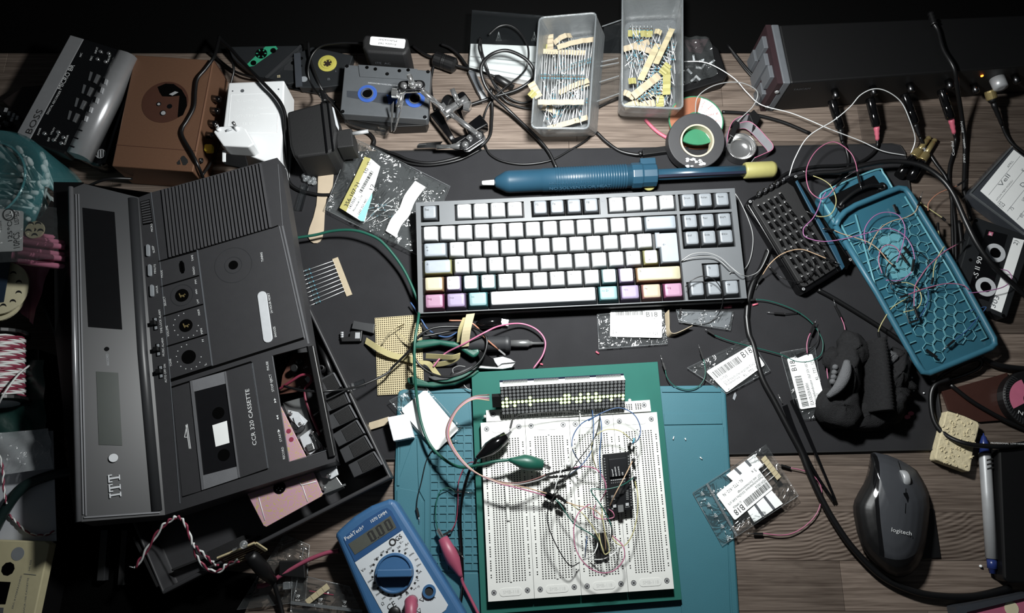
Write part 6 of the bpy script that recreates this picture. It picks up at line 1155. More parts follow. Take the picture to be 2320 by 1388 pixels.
x.build('cover_floor', 'teal_clear', tc2)
x = MB(); o3 = [z2(*q, -.001) for q in out]; x.tube(o3+[o3[0]], .0034, 0, 8); x.build('outer_rim', 'teal_case', tc2)
x = MB()
for pts in ([(1938, 486), (1985, 655), (2062, 790)], [(2050, 445), (2150, 610), (2236, 765)], [(1905, 508), (1975, 640), (2070, 806)]): c = [P(q[0], q[1], .0185) for q in pts]; x.tube(c, .0012, 0, 5)
for i in range(15):
    f = i/14; p, q = (1912+150*f, 512+290*f), (1935+150*f, 503+290*f); x.bar(P(*p, .0185), P(*q, .0185), .0005, .0008)
    p, q = (2058+178*f, 462+302*f), (2044+178*f, 468+302*f); x.bar(P(*p, .0185), P(*q, .0185), .0005, .0008)
x.build('channel_ribs', 'teal_edge', tc2)
e1 = (P(2204, 776, .018)-P(2045, 475, .018)).normalized(); e2 = V((-e1.y, e1.x, 0)); hc0 = P(2085, 700, .0185); hs = .0125
for i in range(-9, 10):
    for j in range(-4, 5):
        c = hc0+e1*(i*hs*.866)+e2*((j+.5*(i % 2))*hs)
        v = c-CAM; r_ = V((v.x, v.y*CT+v.z*-0+0, 0)) if False else None
        # keep cells that lie inside the floor panel
        def inside(p, poly):
            k = False
            for a_, b__ in zip(poly, poly[1:]+poly[:1]):
                if (a_.y > p.y) != (b__.y > p.y) and p.x < (b__.x-a_.x)*(p.y-a_.y)/(b__.y-a_.y)+a_.x: k = not k
            return k
        if not inside(c, [P(q[0], q[1], .0185) for q in inn]): continue
        x = MB(); hx = [c+e1*(hs*.53*math.cos(math.pi/3*k))+e2*(hs*.53*math.sin(math.pi/3*k)) for k in range(7)]; x.tube(hx, .0005, 0, 4); x.build('honeycomb_cell', 'teal_edge', tc2)
x = MB(); x.prism(ZP(.02), [S7(1390, 570), S7(1640, 480), S7(1655, 505), S7(1405, 610)], 0, .006); x.build('latch', 'teal_case', tc2, bevel=.001)
x = MB(); x.prism(ZP(.0172), [R2(900, 620), R2(1040, 580), R2(1110, 700), R2(1190, 900), R2(1000, 930), R2(930, 760)], 0, .0004); x.build('milky_patch', 'teal_edge', tc2)
# ---------------------------------------------------------------- middle of the pad and the lower edge
G4 = fr_(450, 350); G5 = fr_(450, 650); G6 = fr_(800, 700); G9 = fr_(450, 968); B1 = fr_(1000, 820); B2 = fr_(1000, 1068, 3.867); S5 = fr_(1500, 968); L9 = fr_(0, 968)
mat('popsicle', '#aa9b86', .75, var=.12, scale=60); mat('foam', '#dfe3e6', .9, bump=.9, bscale=500); mat('perf', '#b0a482', .6, var=.05); mat('perf_hole', '#5d5238', .8); mat('handle_green', '#164c3f', .42); mat('label_yellow', '#9b955a', .65); mat('label_teal', '#7fb9b6', .65)
mat('meter_blue', '#31587f', .45, var=.05, bump=.04); mat('meter_face', '#b9bec2', .55, var=.03); mat('meter_lcd', '#4b4d47', .25); mat('meter_panel', '#24466f', .4); mat('probe_red', '#8f4459', .45); mat('masking', '#b3a97c', .65, var=.06); mat('knit', '#242425', .95, bump=1.0, bscale=1100, var=.3, scale=400, spec=.1); mat('knit_grey', '#5c5d5f', .95, bump=1.0, bscale=1100, spec=.1)
mat('sponge', '#c9bd9c', .95, bump=1.0, bscale=260, var=.2, scale=260); mat('mouse_grey', '#3c3e42', .42, var=.04); mat('mouse_black', '#131314', .5); mat('pen_blue', '#24336b', .3); mat('brown_film', '#3a241f', .25); mat('pink_card', '#b3617a', .5)
def stick(label, cat, name, pl, pts, th_, m, bevel=.0004, group=None):
    x = MB(); x.prism(pl, pts, 0, th_); return tag(x.build(name, m, bevel=bevel), label, cat, group)
stick('flat wooden craft stick with rounded end lying on the desk pad', 'stick', 'wooden_stick', ZP(.0052), [G4(*q) for q in ((893, 150), (1010, 138), (1002, 240), (955, 330), (942, 450), (937, 560), (924, 625), (905, 652), (885, 662), (860, 662), (838, 650), (815, 610), (828, 550), (858, 470), (880, 380), (890, 270))], .002, 'popsicle')
cpn = thing('clear_pin', 'transparent plastic pin with lobed head beside the wooden stick', 'plastic piece', P(690, 440, .0032))
x = MB(); x.bar(P(*G4(800, 225), .006), P(*G4(748, 415), .006), .0036, .0026); x.build('shaft', 'acrylic', cpn, bevel=.0004)
x = MB()
for X, Y in ((790, 160), (820, 170), (860, 185), (865, 210), (800, 185), (835, 205)): x.ball(P(*G4(X, Y), .007), .0034, 0, 8)
x.build('lobed_head', 'frosted', cpn)
# taped resistors on the pad
trs = thing('taped_resistors', 'strip of nine resistors hanging from one paper tape on the desk pad', 'resistor strip', P(740, 635, .0035)); q0, q1 = P(*G4(1022, 775), .004), P(*G4(1130, 1055), .004)
x = MB(); s_ = (P(*G4(1042, 768), .004)-P(*G4(1000, 783), .004))*.5; x.ribbon([q0+(q1-q0)*(i/9) for i in range(10)], s_, .0007); x.build('paper_tape', 'tape_paper', trs)
for k_ in range(9):
    a, b_ = P(*G4(1010+10.5*k_, 795+28*k_), .0045), P(*G4(768+9*k_, 880+31*k_), .0045); me = resistor_mesh((a-b_).length, sh=.012); o = bpy.data.objects.new('resistor', me); COL.objects.link(o); o.parent = trs; o.location = (a+b_)*.5-ORG[trs]; orient(o, a, b_)
# small connectors, clear chip
dc = thing('pin_connector', 'small black connector block with three pins and silver contacts', 'connector', P(800, 760, .0032))
x = MB(); zz = ZP(.009); x.prism(zz, [G5(*q) for q in ((1065, 375), (1130, 370), (1135, 330), (1225, 325), (1215, 405), (1070, 408))], 0, .006); x.build('connector_body', 'black', dc, bevel=.0005)
x = MB()
for i in range(3): x.tube([P(*G5(1065, 342+i*16), .008), P(*G5(1085, 342+i*16), .008)], .0012, 0, 8)
for i in range(4): x.bar(P(*G5(1178+i*9, 340), .0092), P(*G5(1176+i*9, 385), .0092), .0006, .0004)
x.build('contacts', 'silver', dc)
stick('black plastic clip block right behind the pin connector', 'clip', 'clip_block', ZP(.010), [G5(*q) for q in ((1145, 310), (1160, 250), (1235, 265), (1318, 275), (1308, 345), (1230, 325))], .0065, 'dark_grey')
x = MB(); x.prism(ZP(.005), [G5(1140, 722), G5(1238, 685), G5(1252, 735), G5(1155, 772)], 0, .0015); tag(x.build('clear_flake', 'acrylic'), 'clear plastic flake under the black wire near the recorder keys', 'plastic piece')
# perfboard with real holes
QP = Q4(ZP(.0048), (849, 720), (954, 712), (961, 889), (855.5, 895)); pf = thing('perfboard', 'tan perforated circuit board under the green pliers', 'circuit board', QP(.5, .5, -.0017)); x = MB(); nu, nv = 22, 36; U = [0]; Wv = [0]
for i in range(nu): U += [(i+.5)/nu-.28/nu, (i+.5)/nu+.28/nu]
for j in range(nv): Wv += [(j+.5)/nv-.28/nv, (j+.5)/nv+.28/nv]
holes(x, QP, U+[1], Wv+[1], lambda i, j: True, .0014, 0, 1, 1); a, b_, c, d = QP(0, 0), QP(1, 0), QP(1, 1), QP(0, 1); n = QP.n*.0016; x.add([a, b_, c, d, a-n, b_-n, c-n, d-n], [[0, 4, 5, 1], [1, 5, 6, 2], [2, 6, 7, 3], [3, 7, 4, 0], [4, 7, 6, 5]], 0); x.build('board', ['perf', 'perf_hole'], pf)
# pliers
pz_ = ZP(.016); pli = thing('cutting_pliers', 'side cutters with green handles lying across the perfboard', 'pliers', P(990, 810, .005))
for i, pts in enumerate(([(425, 245), (470, 230), (600, 220), (760, 240), (850, 290), (890, 296), (940, 280), (952, 330), (900, 365), (860, 340), (790, 292), (650, 266), (500, 292), (430, 290)], [(405, 515), (440, 500), (560, 545), (700, 530), (850, 470), (930, 452), (948, 462), (900, 500), (760, 562), (600, 582), (480, 572), (410, 550)])): x = MB(); x.prism(pz_, [G6(*q) for q in pts], 0, .0095); x.build('handle', 'handle_green', pli, bevel=.0028, seg=3)
for pts, m in (([(560, 500), (720, 500), (830, 450), (900, 420), (950, 440), (930, 452), (850, 468), (700, 528), (570, 538)], 'dark_grey'), ([(940, 300), (1060, 380), (1080, 430), (1000, 450), (900, 430), (960, 400), (930, 340)], 'black_gloss')): x = MB(); x.prism(pz_, [G6(*q) for q in pts], -.001, .006); x.build('handle_core', m, pli, bevel=.0008)
x = MB(); x.prism(pz_, [G6(*q) for q in ((1045, 365), (1120, 352), (1180, 370), (1222, 398), (1115, 410), (1085, 432), (1060, 400))], .0005, .006); x.prism(pz_, [G6(*q) for q in ((1115, 412), (1218, 402), (1190, 438), (1120, 450), (1010, 448), (900, 440), (950, 420), (1000, 425), (1080, 432))], 0, .005); x.build('jaw', 'steel', pli, bevel=.0008)
# soldering iron / driver and clip next to it
A_, B_ = P(*G6(840, 262), .012), P(*G6(1428, 255), .008); d = B_-A_; L_ = d.length; so = thing('screwdriver', 'dark-handled driver with steel shaft pointing right below the keyboard', 'screwdriver', A_+d*.5-V((0, 0, .008)))
x = MB(); x.lathe(A_, d, [(.006, 0), (.0085, .004), (.0085, L_*.5), (.0095, L_*.52), (.008, L_*.575)], 0, 18); x.build('handle', 'dark_grey', so); x = MB(); x.lathe(A_, d, [(.004, L_*.575), (.0042, L_*.8), (.0028, L_*.82), (.0026, L_*.84), (.0016, L_*.86), (.0014, L_)], 0, 14); x.build('shaft', 'steel', so)
ac_ = thing('alligator_clip', 'black booted alligator clip against the front edge of the keyboard', 'clip', P(1110, 728, .004)); a, b_ = P(*G6(920, 115), .009), P(*G6(1110, 92), .009); d = b_-a; L_ = d.length
x = MB(); x.lathe(a, d, [(.002, 0), (.0055, L_*.2), (.0062, L_*.6), (.005, L_)], 0, 14); x.build('boot', 'black_gloss', ac_); x = MB(); x.bar(b_, P(*G6(1160, 100), .008), .0025, .002); 
for i in range(5): x.box(b_+(P(*G6(1160, 100), .008)-b_)*(.15+.2*i)+V((0, -.003, 0)), V((.0005, 0, 0)), V((0, .0012, 0)), V((0, 0, .0012)))
x.build('jaw', 'chrome', ac_)
# masking tape curls
def tape(label, pts, wv, m='masking', th_=.0005): x = MB(); x.ribbon(smooth(PT([(*G6(p[0], p[1]), p[2]) for p in pts]), 5), wv, th_); return tag(x.build('masking_tape', m), label, 'tape', 'masking tape scraps')
up = V((.0005, .0028, .002))
tape('long curled yellow masking tape crossing the perfboard', [(95, 235, .008), (190, 295, .014), (280, 340, .012), (380, 365, .01), (460, 385, .012)], V((.001, .003, .0012)))
tape('small folded yellow masking tape on top of the perfboard', [(215, 265, .008), (270, 180, .014), (330, 135, .016), (380, 115, .010)], V((.0022, .0012, .0018)), 'manila')
tape('short yellow masking tape between perfboard and upper plier handle', [(335, 175, .010), (385, 215, .014), (425, 255, .012)], V((.002, -.002, .001)))
tape('yellow masking tape loop inside the pliers', [(600, 415, .008), (690, 405, .01), (770, 375, .016), (800, 345, .018), (745, 360, .02), (640, 355, .014), (545, 350, .012)], V((.0004, .002, .0026)))
tape('yellow masking tape hanging down inside the lower plier handle', [(490, 395, .010), (560, 405, .014), (600, 450, .01), (645, 510, .008)], V((.0022, .0016, .001)))
tape('folded masking tape flag standing up at the keyboard front, front leaf', [(835, 280, .02), (850, 160, .03), (880, 35, .033)], V((.0046, .0004, .0006)), 'manila')
tape('folded masking tape flag standing up at the keyboard front, back leaf', [(805, 245, .012), (815, 150, .024), (850, 60, .031)], V((.0042, .0004, .0006)))
# plastic sleeve with label: generic builder
def pouch(label, out, z=.0045, lab=None, seed=1, name='component_bag', amp=.0008, m='clear_film'):
    th = thing(name, label, 'bag', P(sum(p[0] for p in out)/len(out), sum(p[1] for p in out)/len(out), z-.001))
    pl = ZP(z+.0022); x = MB()
    if len(out) == 4: sheet(x, pl, *out, amp, 14, 14, seed)
    else: x.prism(pl, out, 0, .0003)
    x.build('clear_sleeve', m, th); x = MB(); e = [pl(*q, .0002) for q in out]; x.tube(e+[e[0]], .00035, 0, 5); x.build('sleeve_edge', 'frosted', th)
    if lab:
        Q = Q4(ZP(z+.0036), *lab); x = MB(); qround(x, Q, 0, 0, 1, 1, .0018, 0, .0002); lo = x.build('label', 'paper', th); return th, Q, lo
    return th
def labtext(lo, Q, items, bars=()):
    t = MB()
    for s_, u, v, h, w_ in items: qtext(t, Q, s_, u, v, h*Q.H, 0, .00015, w_*Q.W if w_ else None)
    for b_ in bars: barcode(t, Q, *b_)
    t.build('lettering', 'ink', lo)
th, Q, lo = pouch('clear bag with white B18 label directly below the keyboard arrow side', [(1353, 712), (1504, 698), (1512, 778), (1357, 790)], lab=[(1383, 703), (1499, 700), (1500, 765), (1382, 762)], seed=2)
labtext(lo, Q, [('B18', .70, .26, .19, .22), ('1198425', .76, .36, .08, .15), ('Schiebeschalter KL. TT2', .50, .56, .07, .44), ('Printmontage', .4, .66, .07, .26), ('5 x', .05, .88, .12, .09), ('KL', .44, .9, .1, .05), ('TT2', .57, .9, .1, .08), ('K8', .72, .9, .1, .06), ('F23', .83, .9, .1, .09)], [(.1, .03, .66, .2, 0, 3)])
th, Q, lo = pouch('clear bag with slanted white B18 label and barcode, overlapping the teal mat corner', [(1557, 833), (1698, 765), (1745, 839), (1646, 892)], lab=[(1600, 841), (1701, 781), (1733, 826), (1646, 889)], seed=3)
labtext(lo, Q, [('B18', .73, .3, .22, .22), ('11735', .1, .56, .09, .14), ('DIL-Einbaubuchse vergoldet 5.5x2.1mm', .1, .72, .09, .8), ('Printanschluss', .1, .82, .08, .3), ('KL - TT0 - B13 - L', .5, .92, .1, .46), ('x', .06, .97, .08, .04)], [(.04, .12, .66, .4, 0, 4)])
th, Q, lo = pouch('clear bag with upright white B18 label left of the knit glove', [(1768, 798), (1846, 785), (1870, 944), (1810, 951)], lab=[(1813, 927), (1783, 812), (1840, 801), (1873, 918)], seed=5)
labtext(lo, Q, [('B18', .74, .26, .2, .2), ('ELK10U50VAWH', .05, .55, .13, .42), ('Elektrolytkondensator 10uF 50V 105°C', .05, .7, .1, .85), ('radial 5x11', .05, .82, .1, .2), ('5 x', .05, .97, .12, .1), ('KL - TT3 - 12', .5, .97, .12, .36)], [(.03, .1, .64, .36, 0, 6)])
th, Q, lo = pouch('zip bag with upside-down B18 label and taped resistors beside the red jumper loop', [(1569.6, 1116), (1736, 1007), (1808.6, 1122), (1636, 1236)], z=.007, lab=[S5(830, 458), S5(545, 695), S5(405, 500), S5(690, 270)], seed=6, name='zip_bag')
labtext(lo, Q, [('B18', .70, .26, .2, .22), ('LI 1899626', .68, .36, .07, .2), ('MSW10K0.6', .02, .42, .1, .25), ('Metallschichtwiderstand, 10.0 kOhm, 0.6W, ±1%', .02, .54, .08, .9), ('0207, axial, Durchsteckmontage', .02, .64, .08, .6), ('KL - TT2 - K12 - F6', .4, .88, .1, .5), ('5 x', .05, .88, .12, .1)], [(.02, .08, .64, .3, 0, 8)])
for i, pts in enumerate((((480, 355), (690, 200), (760, 285), (560, 425)), ((640, 628), (820, 470), (905, 570), (690, 710)))):
    x = MB(); x.prism(ZP(.0098), [S5(*q) for q in pts], 0, .0003); bo = x.build('tape_strip', 'paper', th); x = MB(); a, b_, c, d_ = [V((*S5(*q), 0)) for q in pts]
    for f in (.28, .66): p0, p1, p2, p3 = a+(b_-a)*f, a+(b_-a)*(f+.08), d_+(c-d_)*(f+.08), d_+(c-d_)*f; x.prism(ZP(.0102), [(q.x, q.y) for q in (p0, p1, p2, p3)], 0, .0002)
    x.build('resistor_gap', 'mid_grey', bo)
QT = Q4(ZP(.0105), S5(740, 238), S5(772, 208), S5(892, 368), S5(862, 395)); x = MB()
for i in range(6): qrect(x, QT, 0, i/6+.006, 1, (i+1)/6-.006, .0004*(i % 2), .0006)
x.build('tape_end', 'manila', th); x = MB()
for i in range(4): x.tube([QT(0, .2+.2*i), QT(-1.2, .2+.2*i, -.001)], .0004, 0, 5)
x.build('resistor_leads', 'lead_wire', th)
def tri(mb, pl, px, py, s_, ang):
    A_ = [pl(px+s_*math.cos(ang+k*2.094), py+s_*math.sin(ang+k*2.094), 0) for k in range(4)]; mb.tube(A_, .00032, 0, 4); mb.tube([pl(px-s_*.3, py, 0), pl(px+s_*.3, py, 0)], .0003, 0, 4)
t = MB(); zz = ZP(.0102)
for i, q in enumerate(((300, 497), (350, 580), (400, 660), (450, 742), (493, 825))):
    tri(t, zz, *S5(*q), 5.5, .3)
    if i < 4: t.tube([zz(*S5(q[0]+20, q[1]+32), 0), zz(*S5(q[0]+28, q[1]+48), 0)], .0003, 0, 4)
t.build('recycling_marks', 'print_white', th); x = MB(); x.bar(P(*S5(335, 420), .0102), P(*S5(560, 810), .0102), .0012, .0006); x.build('zip_seal', 'frosted', th)
# crumpled bag with yellow label
cbg = thing('component_bag', 'crumpled clear bag with yellow 356-107-21 label above the keyboard left', 'bag', P(870, 440, .004)); x = MB(); out = [(783, 365), (813, 315), (845, 318), (885, 352), (960, 385), (1020, 426), (982, 462), (952, 581), (868, 547), (800, 520), (736, 474), (760, 430)]
pl = ZP(.010); Qb = Q4(pl, (790, 318), (1000, 385), (955, 582), (738, 474)); x = MB(); sheet(x, pl, (800, 312), (1020, 422), (952, 581), (736, 474), .0035, 30, 30, 12); x.build('clear_sleeve', 'clear_film', cbg); x = MB(); sheet(x, ZP(.006), (800, 312), (1018, 424), (952, 579), (738, 474), .0018, 20, 20, 17); x.build('clear_sleeve', 'clear_film', cbg)
x = MB(); e = [pl(*q, .001) for q in ((800, 312), (1020, 422), (952, 581), (736, 474))]; x.tube(e+[e[0]], .00035, 0, 5); x.build('sleeve_edge', 'frosted', cbg)
lz = ZP(.0145); x = MB(); x.prism(lz, [G4(*q) for q in ((1055, 398), (1105, 428), (1215, 180), (1290, 30), (1242, 15), (1160, 190))], 0, .0002, 1); x.prism(lz, [G4(*q) for q in ((1105, 428), (1215, 498), (1245, 500), (1300, 290), (1345, 140), (1360, 90), (1290, 30), (1215, 180))], 0, .0002, 0); x.prism(lz, [G4(*q) for q in ((1190, 470), (1300, 285), (1298, 320), (1240, 500), (1212, 496))], .0003, .0002, 2); lo = x.build('label', ['paper', 'label_yellow', 'label_teal'], cbg)
t = MB()
for s_, a, b_, h in (('356-107-21', (1115, 392), (1210, 218), 9), ('10', (1258, 140), (1275, 108), 8), ('ST', (1282, 82), (1292, 58), 7), ('1417697', (1140, 405), (1185, 325), 7), ('Photodiode 5 STK', (1165, 425), (1232, 305), 4), ('EAN', (1205, 448), (1222, 415), 5), ('351 80C', (1228, 405), (1268, 330), 5), ('12', (1302, 265), (1318, 225), 8)): t.ptext(lz, s_, G4(*a), G4(*b_), h, 0, .0005)
Ql = Q4(lz, G4(1200, 278), G4(1290, 118), G4(1312, 132), G4(1222, 290)); barcode(t, Ql, 0, 0, 1, 1, 0, 5, off=.0004); t.build('lettering', 'ink', lo)
x = MB(); x.ribbon(smooth(PT([(*G4(1440, 595), .013), (*G4(1480, 505), .016), (*G4(1540, 430), .013), (*G4(1580, 330), .017), (*G4(1660, 220), .013)]), 4), V((.0062, -.0042, .0006)), .0004); tag(x.build('paper_scrap', 'paper'), 'folded white paper scrap on the crumpled clear bag', 'paper')
rs = random.Random(2)
for i in range(9): 
    o = bpy.data.objects.new('resistor', rm); COL.objects.link(o); o.location = P(*G4(rs.uniform(1290, 1440), rs.uniform(340, 470)), .008); o.rotation_euler = (0, 0, rs.uniform(-.2, 1.2)); o.scale = (.7, 1, 1); o['label'] = 'resistor with bent leads inside the crumpled clear bag'; tag(o, o['label'], 'resistor', 'resistors in the crumpled bag')
# zip bag with white card, foam
th = pouch('small clear zip bag holding a white card at the teal mat corner', [(882, 907), (957, 868), (1046, 968), (988, 1021)], z=.0085, seed=7, name='zip_bag', amp=.001)
x = MB(); x.prism(ZP(.0128), [G6(*q) for q in ((525, 612), (545, 610), (560, 622), (783, 888), (786, 905), (640, 1050), (620, 1055), (368, 765), (370, 740))], 0, .0006); x.build('white_card', 'paper', th)
stick('white foam block with crumbly surface at the mat corner', 'foam', 'foam_block', ZP(.020), [(877, 945), (922.5, 936), (937.5, 990), (891, 999)], .0125, 'foam', .001)
x = MB(); x.ribbon(PT([(835, 966, .006), (858, 959, .0065), (880, 952, .006)]), V((.0004, .0042, 0)), .0006); tag(x.build('paper_tape', 'tape_paper'), 'paper tape piece tucked under the white foam block', 'tape')
# dark film and bent tape below the keyboard
th = pouch('dark shiny anti-static film under the black jumper loop', [(1532, 701), (1662, 704), (1655, 747), (1538, 729)], seed=8, name='film_pouch'); x = MB(); x.prism(ZP(.0042), [(1535, 703), (1658, 706), (1652, 744), (1540, 728)], 0, .0006); x.build('film_back', 'mid_grey', th)
x = MB(); x.ribbon(smooth(PT([(1511, 706, .008), (1512, 730, .008), (1513, 752, .008), (1522, 759, .008), (1540, 753, .008), (1564, 741, .008)]), 4), V((.0014, .001, .0042)), .0006); tag(x.build('bent_tape', 'tape_paper'), 'bent L-shaped paper tape strip standing beside the dark film', 'tape')
x = MB(); x.tube(PT([(1640, 696, .0045), (1657, 694, .0045)]), [.0012, .002], 0, 8); tag(x.build('pink_tube_piece', 'pink_boot'), 'tiny pink tube piece under the keyboard corner', 'tube')
for i, (a, b_) in enumerate((((1705, 691), (1717, 688)), ((1350, 796), (1357, 801)), ((1220, 822), (1230, 826)))): x = MB(); x.tube(PT([(*a, .0042), (*b_, .0042)]), .0011, 0, 8); tag(x.build('pink_tube_piece', 'pink_boot'), ('tiny pink tube bit beside the thick black cable', 'tiny pink tube bit left of the B18 bag below the keyboard', 'tiny pink tube bit above the green plate')[i], 'tube')
# ---------------------------------------------------------------- multimeter
mzz = ZP(.033); dm = thing('multimeter', 'blue handheld multimeter with grey face showing 0.00 on its display', 'multimeter', P(900, 1290)); x = MB(); x.prism(mzz, [(759, 1216), (760, 1208), (768, 1199), (800, 1170), (840, 1145), (880, 1130), (893, 1132), (901, 1143), (1030, 1350), (1060, 1400), (1040, 1440), (860, 1440), (832, 1390)], 0, .0255); x.build('meter_body', 'meter_blue', dm, bevel=.005, seg=4)
x = MB(); x.prism(mzz, [G9(*q) for q in ((1085, 835), (1110, 800), (1250, 690), (1380, 610), (1410, 600), (1445, 625), (1520, 768), (1170, 1008))], .0006, .0008); x.build('display_panel', 'meter_panel', dm)
x = MB(); x.prism(mzz, [G9(*q) for q in ((1170, 1010), (1525, 770), (1868, 1328), (1850, 1365), (1700, 1480), (1430, 1480))], .0006, .0008); fp_ = x.build('face_plate', 'meter_face', dm)
QD = Q4(mzz, G9(1122, 872), G9(1438, 660), G9(1482, 748), G9(1172, 952)); x = MB(); qrect(x, QD, 0, 0, 1, 1, .001, .0006); ld = x.build('display', 'meter_lcd', dm)
t = MB()
def seg7(u, v0, v1, w_):
    g = .014
    for a in ((u, v0, u+.042, (v0+v1)/2-g), (u, (v0+v1)/2+g, u+.042, v1), (u+w_-.042, v0, u+w_, (v0+v1)/2-g), (u+w_-.042, (v0+v1)/2+g, u+w_, v1), (u+.035, v0-.03, u+w_-.035, v0+.06), (u+.035, v1-.06, u+w_-.035, v1+.03)): qrect(t, QD, *a, .0013, .0002)
for u in (.42, .62, .82): seg7(u, .12, .88, .13)
qrect(t, QD, .575, .82, .6, .92, .0013, .0002); t.build('digits', 'ink', ld)
t = MB(); t.ptext(mzz, 'PeakTech', G9(1102, 848), G9(1228, 762), 9, 0, .001); t.ptext(mzz, '®', G9(1228, 752), G9(1238, 745), 5, 0, .001); t.ptext(mzz, '1070 DMM', G9(1295, 715), G9(1412, 642), 7.5, 0, .001); t.build('lettering', 'print_white', dm)
dcx, dcy = G9(1468, 1090); dk = PPM(dcx, dcy, .033); x = MB(); c_ = mzz(dcx, dcy); x.lathe(c_, (0, 0, 1), [(44*dk, .0006), (44*dk, .003), (42*dk, .0045), (38*dk, .0045), (38*dk, .003), (.0005, .003)], 0, 44, False); kn_ = x.build('selector_dial', 'meter_blue', dm, bevel=.0004)
x = MB(); a, b_ = mzz(*G9(1340, 1090), .009), mzz(*G9(1600, 1085), .009); x.bar(a, b_, .0036, .0052); x.build('dial_grip', 'meter_blue', kn_, bevel=.001)
t = MB()
for i in range(20):
    a = math.radians(62+i*360/22.5); px, py = dcx+51*math.cos(a), dcy-51*math.sin(a); q = mzz(px, py, .0009); d = V((math.cos(a), math.sin(a), 0)); s_ = V((-d.y, d.x, 0)); t.slab([q-d*.001+s_*.0008, q+d*.001+s_*.0011, q+d*.001-s_*.0011, q-d*.001-s_*.0008], V((0, 0, 1)), .0002)
ex_ = (mzz(*G9(1525, 770))-mzz(*G9(1170, 1010))).normalized(); ey_ = V((-ex_.y, ex_.x, 0))
for s_, X, Y, h in (('OFF', 1365, 950, .0026), ('300V', 1415, 925, .0026), ('200', 1490, 910, .0026), ('V~', 1510, 875, .0034), ('A=', 1550, 890, .0034), ('200u', 1540, 925, .0022), ('2000u', 1580, 965, .0022), ('20m', 1622, 1000, .0022), ('200m', 1635, 1045, .0022), ('10A', 1645, 1098, .0028), ('°C', 1630, 1158, .0034), ('300V', 1318, 998, .0026), ('200', 1285, 1048, .0026), ('20', 1282, 1100, .0026), ('2000m', 1270, 1165, .0022), ('200m', 1295, 1210, .0022), ('V=', 1225, 1085, .004), ('2000k', 1330, 1262, .0022), ('200k', 1375, 1290, .0022), ('20k', 1430, 1295, .0022), ('2000', 1495, 1290, .0022), ('200', 1555, 1258, .0022), ('→+ •))', 1610, 1222, .0026), ('10A', 1740, 1300, .0036), ('CE', 1425, 1372, .0075), ('Ω', 1375, 1335, .004)): t.text(s_, mzz(*G9(X, Y), .0009), ex_, ey_, h*.72, 0)
QL_ = Q4(mzz, G9(1418, 870), G9(1520, 785), G9(1540, 822), G9(1440, 890)); qtext(t, QL_, 'GS', .5, .86, .0042, 0, .0012)
flat_ring(t, mzz, *G9(1452, 858), .0022, .0036, .0002, 0, off=.001); 
for px, py in (G9(1672, 1285), G9(1542, 1365), G9(1650, 1370)): 
    A_ = [mzz(px+6*math.cos(a), py+6*math.sin(a), .0009) for a in (.9, 3, 5.1, 7.18)]; t.tube(A_, .0003, 0, 4)
t.build('face_print', 'ink', fp_)
x = MB(); c_ = mzz(*G9(1728, 1225)); x.lathe(c_, (0, 0, 1), [(.0065, .0006), (.0065, .003), (.0042, .003), (.004, -.001)], 0, 24, False); x.lathe(c_, (0, 0, 1), [(.0042, .0012), (.0042, .0016)], 1, 20, False); x.build('jack_socket', ['meter_blue', 'ink'], dm)
x = MB(); c_ = mzz(*G9(1470, 1385)); x.lathe(c_, (0, 0, 1), [(.006, .0006), (.006, .004), (.005, .005), (.001, .0052)], 0, 20); x.build('black_plug', 'black', dm)
prb = thing('red_test_lead', 'red banana plug and lead standing in the multimeter socket', 'test lead', mzz(934, 1360)); x = MB(); c_ = mzz(*G9(1600, 1330)); x.lathe(c_, (0, 0, 1), [(.0058, .0008), (.0058, .004)], 0, 18); x.tube([c_+V((0, .004, .002)), c_+V((0, .004, .012)), c_+V((.001, -.004, .018)), c_+V((.003, -.03, .018))], [.0058, .0062, .0058, .0048], 0, 14); x.build('banana_plug', 'probe_red', prb)
# leads at the lower left
rl = cable('red test lead crossing the dark wood to the left of the multimeter', [(768, 1247, .016), (737, 1253, .014), (692, 1271, .012), (644, 1298, .01), (607, 1322, .008), (583, 1328, .008)], .0022, 'probe_red', 'test lead', 'test_lead')
bl_ = thing('black_test_lead', 'black test probe and lead hanging beside the small circuit strip', 'test lead', P(600, 1310)); a, b_ = P(565, 1255, .04), P(619, 1316, .012); x = MB(); x.lathe(a, b_-a, [(.005, 0), (.007, .004), (.0075, (b_-a).length*.6), (.0045, (b_-a).length)], 0, 14); x.build('probe_handle', 'black', bl_); x = MB(); x.tube(smooth(PT([(619, 1316, .012), (632, 1358, .006), (641, 1395, .004)])), .0024, 0, 8); x.build('cord', 'rubber', bl_)
for i, pts in enumerate(([(640, 800), (830, 880), (800, 1300), (285, 1365)], [(700, 1090), (1130, 1190), (1235, 1400), (690, 1400)])):
    th = pouch(('clear empty zip bag lying under the black test lead', 'clear zip bag with recycling triangles left of the multimeter')[i], [G9(*q) for q in pts], z=.0012+.003*i, seed=20+i, name='zip_bag', amp=.0012)
    if i:
        t = MB(); zz = ZP(.0075)
        for X, Y in ((740, 1265), (910, 1290), (1090, 1310)): tri(t, zz, *G9(X, Y), 6, -.5); t.ptext(zz, 'PE-LD', G9(X-16, Y+32), G9(X+18, Y+34), 3, 0, 0)
        t.build('recycling_marks', 'print_white', th); x = MB(); x.bar(P(*G9(690, 1310), .0078), P(*G9(1225, 1375), .0078), .0014, .0005); x.bar(P(*G9(790, 890), .0078), P(*G9(705, 1310), .0078), .0004, .0004); x.build('zip_seal', 'frosted', th); x = MB(); x.bar(P(*G9(830, 1222), .0074), P(*G9(1010, 1252), .0074), .0004, .0003); x.build('red_line', 'wire_red', th)
QT = Q4(ZP(.0078), G9(795, 1292), G9(960, 1165), G9(985, 1203), G9(820, 1327)); x = MB()
